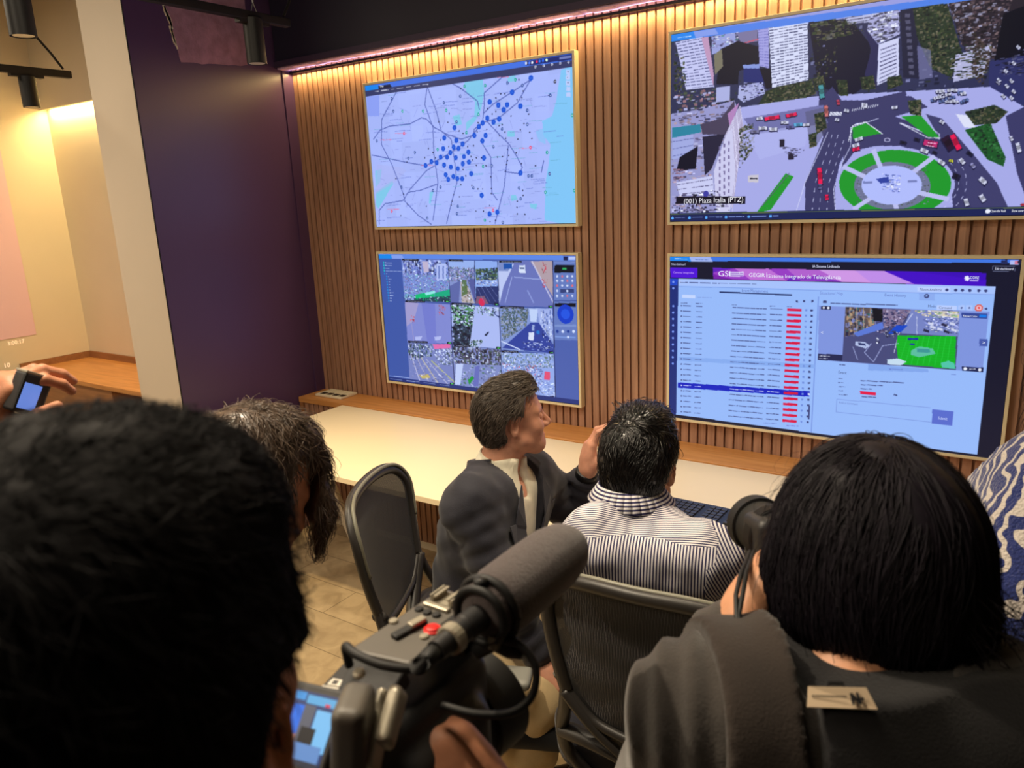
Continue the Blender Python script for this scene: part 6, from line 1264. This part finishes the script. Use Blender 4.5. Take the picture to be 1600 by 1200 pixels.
M['chair_mesh'] = mesh_mat()
def office_chair(x, y, yaw, label, back=.0, lean=.16):
    """Local axes: +Y forward, X right, origin on the floor under the gas column."""
    t = empty('office_chair', (x, y, 0), label, 'chair', 'mesh backed office chairs', math.radians(yaw - 90))
    def part(b, name, m, bevel=0.0, smooth=True, parent=None):
        o = link(name, b.mesh(name, bevel), m, None, smooth); o.parent = parent or t; return o
    def bk(u, z):                                 # point of the curved, reclined back at lateral u and height z
        z += .02*max(0, min(1, (z - .55)/.2))
        s = (z - .50); return (u, -.225 - lean*s*1.1 - .02*math.sin(min(max(s, 0), .5)*6.28) + .16*u*u/.22 + back, z)
    b = MB()
    for k in range(5):
        a = math.radians(54 + 72*k); e = V3(math.cos(a), math.sin(a), 0); b.tube([e*.03 + (0, 0, .105), e*.16 + (0, 0, .088), e*.30 + (0, 0, .068)], [.026, .022, .015], 8, True, .7)
    b.lathe((0, 0, .075), (0, 0, 1), [(0, .04), (.05, .045), (.07, .034)], 16); part(b, 'star_base', M['chair_plastic'])
    for k in range(5):
        a = math.radians(54 + 72*k); e = V3(math.cos(a), math.sin(a), 0); n = V3(-e[1], e[0], 0); b = MB()
        for s in (-1, 1): b.lathe(e*.30 + n*(s*.016 - .007) + (0, 0, .027), n, [(0, .020), (.002, .026), (.012, .026), (.014, .020)], 14)
        b.tube([e*.30 + (0, 0, .03), e*.30 + (0, 0, .066)], .008, 8); part(b, 'castor', M['black'])
    b = MB(); b.lathe((0, 0, .14), (0, 0, 1), [(0, .026), (.14, .026), (.141, .018), (.27, .018)], 16); part(b, 'gas_column', M['black'])
    b = MB(); b.box((-.09, -.12, .395), (.09, .12, .430)); part(b, 'tilt_mechanism', M['chair_plastic'], .01)
    v, f = nets([rbox((0, .01, .455), (.235, .225, .036), None, .034, .01), rbox((0, .21, .445), (.20, .04, .030), None, .028, .03)], .010); o = link('seat', mesh_np('seat', [(v, f, 0)]), M['seat_fabric'], None, True); o.parent = t
    def curve(pts, n=8):                          # smooth closed or open polyline through points
        out = []; m = len(pts)
        for i in range(m - 1):
            p0, p1, p2, p3 = [np.array(pts[min(max(j, 0), m - 1)], float) for j in (i - 1, i, i + 1, i + 2)]
            for k in range(n):
                q = k / n; out.append(.5*((2*p1) + (-p0 + p2)*q + (2*p0 - 5*p1 + 4*p2 - p3)*q*q + (-p0 + 3*p1 - 3*p2 + p3)*q**3))
        out.append(np.array(pts[-1], float)); return out
    half = [(0, 1.050), (.10, 1.048), (.165, 1.036), (.200, 1.008), (.216, .965), (.212, .90), (.196, .82), (.180, .755)]
    rim = [bk(u, z) for u, z in half]; full = [(-q[0], q[1], q[2]) for q in rim[::-1]] + rim[1:]
    low = [bk(u, z) for u, z in ((.180, .755), (.120, .705), (.06, .690), (0, .686))]; full2 = low + [(-q[0], q[1], q[2]) for q in low[::-1]][1:]
    b = MB(); b.tube(curve(full), .017, 10, True, .75, (0, 1, 0)); b.tube(curve(full2), .012, 8); part(b, 'back_frame', M['chair_plastic'])
    b = MB(); b.tube([np.array(q) + (0, .010, .012) for q in curve(full)][12:-12], .0055, 8); part(b, 'back_rim_highlight', M['rim_highlight'])  # paler rim paints in the light caught by the frame edge
    nu, nz = 16, 18; b = MB(); V = []
    zs = np.linspace(.690, 1.040, nz + 1); hz = [h[1] for h in half][::-1]; hu = [h[0] for h in half][::-1]
    for z in zs:
        w_ = np.interp(z, [.686, .69, .705, .755] + hz[1:], [.04, .06, .12, .18] + hu[1:]) - .004
        for i in range(nu + 1): u = w_*(2*i/nu - 1); q = bk(u, z); V.append((q[0], q[1] + .004, q[2]))
    b.add(V, [(j*(nu+1)+i, j*(nu+1)+i+1, (j+1)*(nu+1)+i+1, (j+1)*(nu+1)+i) for j in range(nz) for i in range(nu)]); part(b, 'back_mesh', M['chair_mesh'])
    for s in (-1, 1):                             # splayed struts from the waist down to the seat and the spread arms of the spine
        b = MB(); b.tube(curve([bk(s*.180, .760), bk(s*.192, .70), bk(s*.212, .63), bk(s*.205, .56), bk(s*.13, .50), (s*.06, -.16, .432)]), [.017]*1 + [.017]*40, 8, True, .8, (0, 1, 0)); part(b, 'side_strut', M['chair_plastic'])
        b = MB(); b.tube(curve([bk(s*.184, .752), bk(s*.115, .690), bk(s*.045, .640), bk(0, .612)]), .015, 8, True, 1.4, (0, 1, 0)); b.tube(curve([bk(s*.212, .625), bk(s*.14, .640), bk(s*.06, .635), bk(0, .610)]), .017, 8, True, 1.4, (0, 1, 0)); part(b, 'spine_arm', M['chair_plastic'])
    b = MB(); b.tube(curve([bk(0, .650), bk(0, .58), bk(0, .50), (0, -.15, .425), (0, -.06, .412)]), .026, 10, True, .7, (0, 1, 0)); part(b, 'spine', M['chair_plastic'])
    for s in (-1, 1):
        b = MB(); b.tube(curve([(s*.10, .0, .415), (s*.235, -.01, .418), (s*.262, -.01, .46), (s*.265, -.02, .56), (s*.262, -.02, .655)]), .014, 8, True, 1.5, (0, 1, 0)); ao = part(b, 'armrest', M['chair_plastic'])
        v, f = nets([rbox((s*.262, .01, .668), (.040, .115, .014), None, .013, .008)], .007); o = link('arm_pad', mesh_np('arm_pad', [(v, f, 0)]), M['arm_pad'], None, True); o.parent = ao
    return t
office_chair(2.315, -1.485, 95, 'black mesh office chair under the man in the striped shirt')
office_chair(1.77, -1.465, 24, 'black mesh office chair behind the man in the dark suit', 0, .24)
# ------------------------------------------------------------------ track lights
M['lamp_black'] = mat('black_lamp_body', (26, 25, 26), .5, .3); M['lens_glass'] = mat('lamp_lens', (206, 200, 186), .25); M['steel'] = mat('steel_wire', (150, 150, 150), .35, .8)
def track_spot(c, r, h, label, carrier=None):
    t = empty('track_spotlight', tuple(c), label, 'track spotlight', 'black cylinder spotlights')
    c = np.asarray(c, float); b = MB(); b.lathe(c, (0, 0, 1), [(.006, r*.86), (0, r), (h, r), (h + .004, r*.9)], 28); smooth_by_angle(b.build('cylinder', M['lamp_black'], t))
    b = MB(); b.lathe(c + (0, 0, .002), (0, 0, 1), [(0, r*.82), (.003, r*.80), (.004, r*.5)], 24); b.build('lens', M['lens_glass'], t)
    if carrier is not None:
        b = MB(); b.tube([c + (0, 0, h), c + (0, 0, carrier - c[2] - .012)], .011, 10); b.box((c[0] - .016, c[1] - .075, carrier - .014), (c[0] + .016, c[1] + .075, carrier)); b.build('track_adapter', M['lamp_black'], t)
    return t
def track(x, y0, y1, z, label, wires, bent=None):
    t = empty('light_track', (x, (y0 + y1)/2, z), label, 'light track', 'black suspended light tracks')
    b = MB(); b.box((x - .017, y0, z), (x + .017, y1, z + .034)); b.build('rail', M['lamp_black'], t, .002)
    for y in wires:
        b = MB(); b.tube([(x, y - .015, z + .034), (x, y, z + .075), (x, y, H)], .0016, 6); b.tube([(x, y + .015, z + .034), (x, y, z + .075)], .0016, 6); b.lathe((x, y, z + .07), (0, 0, 1), [(0, .004), (.025, .004)], 8); b.build('suspension_wire', M['steel'], t)
    if bent: b = MB(); b.tube(bent, .006, 8); b.build('power_cable', M['lamp_black'], t)
    return t
la = at(37, 57, 2.35); lb = at(50, 168, 3.7); lc = at(402, 100, 3.2)
track_spot(la, .0375, .20, 'large black cylinder spotlight hanging at the top left corner', H - .01)
track_spot(lb, .037, .14, 'smaller black cylinder spotlight under the short track at the far left', at(50, 118, 3.7)[2])
track_spot(lc, .040, .175, 'black cylinder spotlight in front of the bare concrete patch', at_x(402, 34, lc[0])[2])
e = at_x(110, 119, lb[0]); track(lb[0], lb[1] - 1.6, e[1], at(50, 118, 3.7)[2], 'black light track at the far left above the niche', [lb[1] - .9],
      [(lb[0], e[1] - .03, e[2] + .03), tuple(at_x(80, 84, lb[0])), tuple(at_x(50, 50, lb[0])), tuple(at_x(20, 0, lb[0])), (lb[0], lb[1] - .45, H)])
e = at_x(450, 38, lc[0]); track(lc[0], lc[1] - 2.2, e[1], at_x(402, 34, lc[0])[2], 'black light track in front of the purple column', [at_x(397, 20, lc[0])[1], lc[1] - 1.4],
      [(lc[0], e[1] - .02, e[2] + .03), tuple(at_x(450, 8, lc[0])), tuple(at_x(462, -40, lc[0]))])
# ------------------------------------------------------------------ camcorder with shotgun microphone
M['cam_body'] = mat('dark_grey_camcorder_body', (40, 39, 40), .45, bump=.05, bscale=400); M['cam_top'] = mat('grey_camcorder_handle', (92, 87, 80), .5); M['cam_black'] = mat('black_rubber', (14, 14, 15), .6); M['silver'] = mat('silver_plastic', (172, 164, 146), .35, .3); M['rec'] = mat('red_button', (226, 30, 26), .35)
M['foam'] = mat('dark_brown_grey_foam', (78, 66, 66), 1.0, var=.15, scale=(300, 300, 300), bump=.6, bscale=700, sheen=.5); M['sticker'] = mat('white_sticker', (226, 220, 206), .5); M['blue_mark'] = mat('blue_print', (50, 120, 200), .5); M['lens_dark'] = mat('dark_lens_glass', (8, 8, 14), .08, coat=1.0)
def camcorder():
    t = empty('camcorder', (2.51, -2.63, 1.36), 'black camcorder with red record button and foam microphone held in the foreground', 'video camera')
    def P(name, prims, h, m, parent=None): v, f = nets(prims, h); return link(name, mesh_np(name, [(v, f, 0)]), m, parent or t, True)
    P('body', [rbox((2.515, -2.645, 1.405), (.040, .085, .045), None, .014, .008), rbox((2.552, -2.64, 1.39), (.022, .060, .036), None, .018, .012)], .0035, M['cam_body'])
    # handle: flat deck with a sloping rear leg and a front leg down to the lens
    b = MB(); b.prism([(2.484, -2.662, 1.474), (2.542, -2.650, 1.474), (2.545, -2.545, 1.474), (2.488, -2.542, 1.474)], (0, 0, .011)); hd = b.build('handle', M['cam_top'], t, .003)
    b = MB(); b.prism([(2.488, -2.660, 1.480), (2.538, -2.650, 1.480), (2.538, -2.716, 1.440), (2.500, -2.722, 1.440)], (0, .004, -.016)); b.build('handle_leg', M['cam_body'], hd, .002)
    b = MB(); b.prism([(2.492, -2.57, 1.474), (2.540, -2.57, 1.474), (2.536, -2.585, 1.43), (2.496, -2.585, 1.43)], (0, .02, 0)); b.build('handle_leg', M['cam_body'], hd, .002)
    c = at_z(676, 985, 1.485); b = MB(); b.lathe((c[0], c[1], 1.485), (0, 0, 1), [(0, .0078), (.0015, .0078), (.0018, .0062), (.0035, .0058), (.004, .004)], 20); smooth_by_angle(b.build('record_button', M['rec'], hd))
    c = at_z(640, 985, 1.485); b = MB(); b.obox((c[0], c[1], 1.4868), (.0045, -.001, 0), (.003, .017, 0), (0, 0, .0022)); rk = b.build('zoom_rocker', M['cam_black'], hd, .0015)
    b = MB(); b.obox((c[0] + .0018, c[1] + .008, 1.4896), (.0038, -.001, 0), (.0014, .008, 0), (0, 0, .0018)); b.build('rocker_pad', M['silver'], rk, .001)
    c = at_z(700, 938, 1.485); b = MB(); b.box((c[0] - .0105, c[1] - .010, 1.485), (c[0] + .0105, c[1] + .010, 1.4865))
    for s in (-1, 1): b.box((c[0] + s*.0105 - .0018, c[1] - .010, 1.4865), (c[0] + s*.0105 + .0018, c[1] + .010, 1.4925)); b.box((c[0] + s*.0080 - .0025, c[1] - .010, 1.4912), (c[0] + s*.0080 + .0025, c[1] + .010, 1.4925))
    b.build('accessory_shoe', M['silver'], hd)
    b = MB(); b.box((c[0] - .014, c[1] - .019, 1.485), (c[0] + .014, c[1] - .013, 1.4885)); b.build('shoe_cover', M['silver'], hd, .001)
    for k, (u, v) in enumerate(((655, 953), (668, 958), (682, 962), (663, 996), (690, 1000), (615, 972))):
        c = at_z(u, v, 1.485); b = MB(); b.lathe((c[0], c[1], 1.485), (0, 0, 1), [(0, .0042), (.002, .0040), (.0026, .003)], 12); b.build('button', M['silver'] if k > 2 else M['cam_black'], hd)
    # lens barrel and hood
    b = MB(); b.lathe((2.520, -2.600, 1.372), (0, 1, 0), [(-.03, .038), (0, .040), (.01, .044), (.03, .044), (.031, .049), (.070, .052), (.071, .047), (.05, .040)], 32); lo = smooth_by_angle(b.build('lens', M['cam_black'], t))
    b = MB(); b.lathe((2.520, -2.552, 1.372), (0, 1, 0), [(0, .038), (.004, .030), (.006, .012)], 24); b.build('lens_glass', M['lens_dark'], lo, 0, True)
    # open lid with the fold-out screen on the left side
    TR, TL, BR = at(533, 1092, .570), at(455, 1074, .592), at(508, 1192, .548); e1 = unit(TL - TR); e2 = BR - TR; e2 = unit(e2 - e1*(e2 @ e1)); n = unit(np.cross(e1, e2)); n = n if n @ (CAM - TR) > 0 else -n; Wd, Hd = .078, .050
    c0 = TR + e1*Wd/2 + e2*Hd/2; b = MB(); b.obox(c0 - n*.004, e1*(Wd/2 + .004), e2*(Hd/2 + .006), n*.004); sc = b.build('flip_screen', M['cam_body'], t, .002)
    tile = lambda a0, b0, a1, b1: [TR + e1*Wd*(1 - a) + e2*Hd*bb + n*.0004 for a, bb in ((a0, b0), (a1, b0), (a1, b1), (a0, b1))]
    V, Fq, Cc = [], [], []; rects = [(0, 0, 1, 1, (40, 60, 110)), (0, .02, .60, .13, (60, 150, 220)), (.62, .04, 1, .16, (90, 170, 220)), (.28, .20, .62, .72, (30, 110, 226)), (.62, .18, .76, .80, (90, 92, 104)), (.78, .22, 1, .78, (120, 190, 240)), (.05, .22, .25, .70, (40, 120, 220)), (.30, .40, .42, .62, (40, 34, 40)), (.30, .60, .46, .95, (44, 46, 60)), (.66, .48, .84, .74, (22, 20, 24)), (.58, .70, .97, .96, (96, 140, 200)), (.36, .50, .40, .58, (190, 130, 110)), (.58, .60, .63, .70, (200, 140, 120)), (0, .92, 1, 1, (40, 44, 60)), (.06, .945, .5, .965, (200, 210, 230)), (.86, .12, .92, .16, (220, 40, 60))]
    for k, (a0, b0, a1, b1, cc) in enumerate(rects):
        o = len(V); V += [tuple(p + n*.00006*k) for p in tile(a0, b0, a1, b1)]; Fq.append((o, o+1, o+2, o+3)); Cc.append(lin(cc))
    me = bpy.data.meshes.new('screen_picture'); me.from_pydata(V, [], Fq); at_ = me.attributes.new('Col', 'FLOAT_COLOR', 'FACE'); at_.data.foreach_set('color', np.c_[np.array(Cc), np.ones(len(Cc))].ravel()); link('screen_picture', me, M['screen'], sc)
    q = [at_z(u, v, 1.447) for u, v in ((544, 1028), (606, 1044), (566, 1090), (494, 1080))]; b = MB(); b.prism(q, (0, 0, -.012)); lid = b.build('side_panel', M['cam_body'], t, .0015)
    def on(q4, a, bb): p = lambda s, r_: q4[0]*(1-s)*(1-r_) + q4[1]*s*(1-r_) + q4[2]*s*r_ + q4[3]*(1-s)*r_; return p(a, bb)
    for a0, b0, a1, b1, m in ((.10, .62, .62, .80, M['sticker']), (.02, .84, .60, .99, M['sticker']), (.46, .34, .62, .42, M['blue_mark']), (.50, .22, .60, .31, M['blue_mark']), (.16, .66, .28, .77, M['cam_body']), (.10, .885, .42, .945, M['cam_body'])):
        b = MB(); b.prism([on(q, a0, b0), on(q, a1, b0), on(q, a1, b1), on(q, a0, b1)], (0, 0, .0006 if m is not M['cam_body'] else .0008)); b.build('sticker' if m is M['sticker'] else 'printed_mark', m, lid)
    # rear viewfinder, latch and grip strap
    ax1 = unit(V3(.86, .50, -.10)); ax2 = unit(V3(-.16, -.05, 1)); ax2 = unit(ax2 - ax1*(ax2 @ ax1)); RV = np.array([ax1, ax2, np.cross(ax1, ax2)])
    P('viewfinder', [rbox(at(552, 1156, .555), (.0125, .036, .022), RV, .008, .006)], .0025, M['cam_top'])
    P('latch', [rbox(at(612, 1120, .560), (.006, .022, .009), np.array([unit(V3(1, .3, .2)), unit(V3(-.2, .9, .5)), unit(np.cross(V3(1, .3, .2), V3(-.2, .9, .5)))]), .005, .003)], .002, M['silver'])
    P('side_trim', [rbox(at(592, 1140, .568), (.004, .028, .010), np.array([unit(V3(1, .3, .2)), unit(V3(-.2, .8, .6)), unit(np.cross(V3(1, .3, .2), V3(-.2, .8, .6)))]), .003, .003)], .002, M['silver'])
    c = at(562, 1054, .585); b = MB(); b.lathe(c, (0, -.3, 1), [(0, .005), (.003, .0045), (.004, .003)], 12); b.build('screw', M['silver'], t)
    # microphone, its clamp and cables
    mx, mz = 2.574, 1.509
    b = MB(); b.lathe((mx, -2.655, mz), (0, 1, 0), [(0, .0085), (.02, .0095), (.021, .0105), (.035, .0105), (.036, .0115), (.10, .0115)], 20); mo = smooth_by_angle(b.build('microphone', M['cam_body'], t))
    prof = [(0, .016), (.004, .022), (.014, .0275), (.035, .0300), (.08, .0305), (.115, .0300), (.138, .0265), (.152, .0190), (.159, .0100), (.161, .002)]
    b = MB(); b.lathe((mx, -2.600, mz), (0, 1, 0), prof, 40); b.build('foam_windscreen', M['foam'], mo, 0, True)
    b = MB(); b.lathe((mx, -2.640, mz), (0, 1, 0), [(0, .0108), (.001, .0122), (.009, .0122), (.010, .0108)], 20); b.build('connector_ring', M['silver'], mo)
    ring = MB(); 
    for y0, r_ in ((-2.598, .0235), (-2.586, .0275)): ring.tube([(mx + r_*math.cos(a), y0, mz + r_*math.sin(a)) for a in np.linspace(0, 2*math.pi, 29)], .0038, 8, False)
    ring.box((mx - .034, -2.608, mz - .036), (mx - .012, -2.584, mz - .012)); ring.box((2.538, -2.606, 1.472), (2.562, -2.586, 1.484)); ring.lathe((mx - .002, -2.592, mz + .024), (0, 0, 1), [(0, .006), (.006, .006)], 10)
    ring.build('microphone_clamp', M['cam_black'], t, 0, True)
    b = MB(); b.tube([(mx, -2.650, mz), (mx - .002, -2.672, mz - .003), at(690, 1018, .585)], [.0085, .0070, .0052], 10); b.build('cable_boot', M['cam_black'], mo, 0, True)
    def cable(pts, r_, name='cable'):
        P_ = [np.asarray(q, float) for q in pts]; out = []
        for i in range(len(P_) - 1):
            p0, p1, p2, p3 = P_[max(i-1, 0)], P_[i], P_[i+1], P_[min(i+2, len(P_)-1)]
            for k in range(8): s = k/8; out.append(.5*(2*p1 + (p2 - p0)*s + (2*p0 - 5*p1 + 4*p2 - p3)*s*s + (3*p1 - 3*p2 + p3 - p0)*s**3))
        out.append(P_[-1]); b = MB(); b.tube(out, r_, 10); return b.build(name, M['cam_black'], t, 0, True)
    cable([at(692, 1016, .585), at(650, 1043, .575), at(600, 1040, .575), at(556, 1022, .585), at(540, 1010, .60), at(546, 1040, .61)], .0036)
    cable([at(778, 1000, .62), at(812, 1008, .615), at(836, 1040, .61), at(832, 1085, .605), at(800, 1113, .60), at(745, 1116, .60), at(690, 1102, .61)], .0034)
    b = MB(); b.tube([at(742, 1012, .635), at(772, 998, .632), at(800, 1012, .625), at(818, 1022, .62)], [.010, .0105, .0095, .005], 12); b.build('cable_plug', M['cam_black'], t, 0, True)
    b = MB(); c = at(773, 1003, .618); b.obox(c, (.004, 0, 0), (0, .004, 0), (0, 0, .006)); b.build('plug_tab', M['silver'], t, .001)
    return t
camcorder()
# ------------------------------------------------------------------ stills camera of the photographer, small camera at the left edge
def stills_camera():
    c = at(1250, 852, .93); d = unit(V3(-.62, .76, -.16)); r_ = unit(np.cross(d, (0, 0, 1))); u_ = np.cross(r_, d)
    t = empty('stills_camera', tuple(c), 'black stills camera with zoom lens held beside the dark bob', 'camera')
    v, f = nets([rbox(c, (.062, .030, .042), np.array([r_, d, u_]), .012, .008), rbox(c + u_*.045, (.024, .024, .016), np.array([r_, d, u_]), .010, .012)], .004); link('body', mesh_np('body', [(v, f, 0)]), M['cam_body'], t, True)
    l0 = at(1212, 838, .93); b = MB(); b.lathe(l0 - d*.03, d, [(0, .030), (.02, .033), (.021, .036), (.040, .036), (.041, .033), (.075, .033), (.076, .037), (.095, .037), (.096, .031)], 40); lo = smooth_by_angle(b.build('lens', M['cam_black'], t))
    b = MB(); [b.tube([l0 - d*(.006 - .004*k) + (r_*math.cos(a) + u_*math.sin(a))*.0368 for a in np.linspace(0, 2*math.pi, 41)], .0010, 6, False) for k in range(5)]; b.build('zoom_ring', M['chair_plastic'], lo)
    b = MB()
    for o in (0, 1): b.tube([at(1172 + 6*o, 862, .87), at(1158 + 8*o, 895, .80), at(1150 + 10*o, 930, .765), at(1151 + 3*o, 962, .745), at(1158, 1000, .725), at(1170, 1050, .72)], .0026, 8)
    b.build('neck_strap', M['cam_black'], t, 0, True)
    return t
stills_camera()
def pocket_camera():
    c = at(44, 615, 1.13); e1 = unit(at(80, 622, 1.16) - at(20, 606, 1.10)); n = unit(CAM - c); n = unit(n - e1*(n @ e1)); e2 = np.cross(e1, n); e2 = e2 if e2[2] > 0 else -e2
    t = empty('pocket_camera', tuple(c), 'small silver edged camera with a lit blue screen held up at the left edge', 'camera')
    b = MB(); b.obox(c, e1*.024, e2*.030, n*.012); b.build('body', M['cam_body'], t, .004)
    b = MB(); b.obox(c + e2*.0305, e1*.0235, e2*.002, n*.0118); b.build('top_plate', M['silver'], t, .001)
    b = MB(); b.obox(c + n*.0124 - e1*.006 - e2*.004, e1*.014, e2*.019, n*.0006); M['pocket_screen'] = glow('blue_lit_screen', (96, 130, 214), .9); b.build('screen', M['pocket_screen'], t)
    return t
pocket_camera()
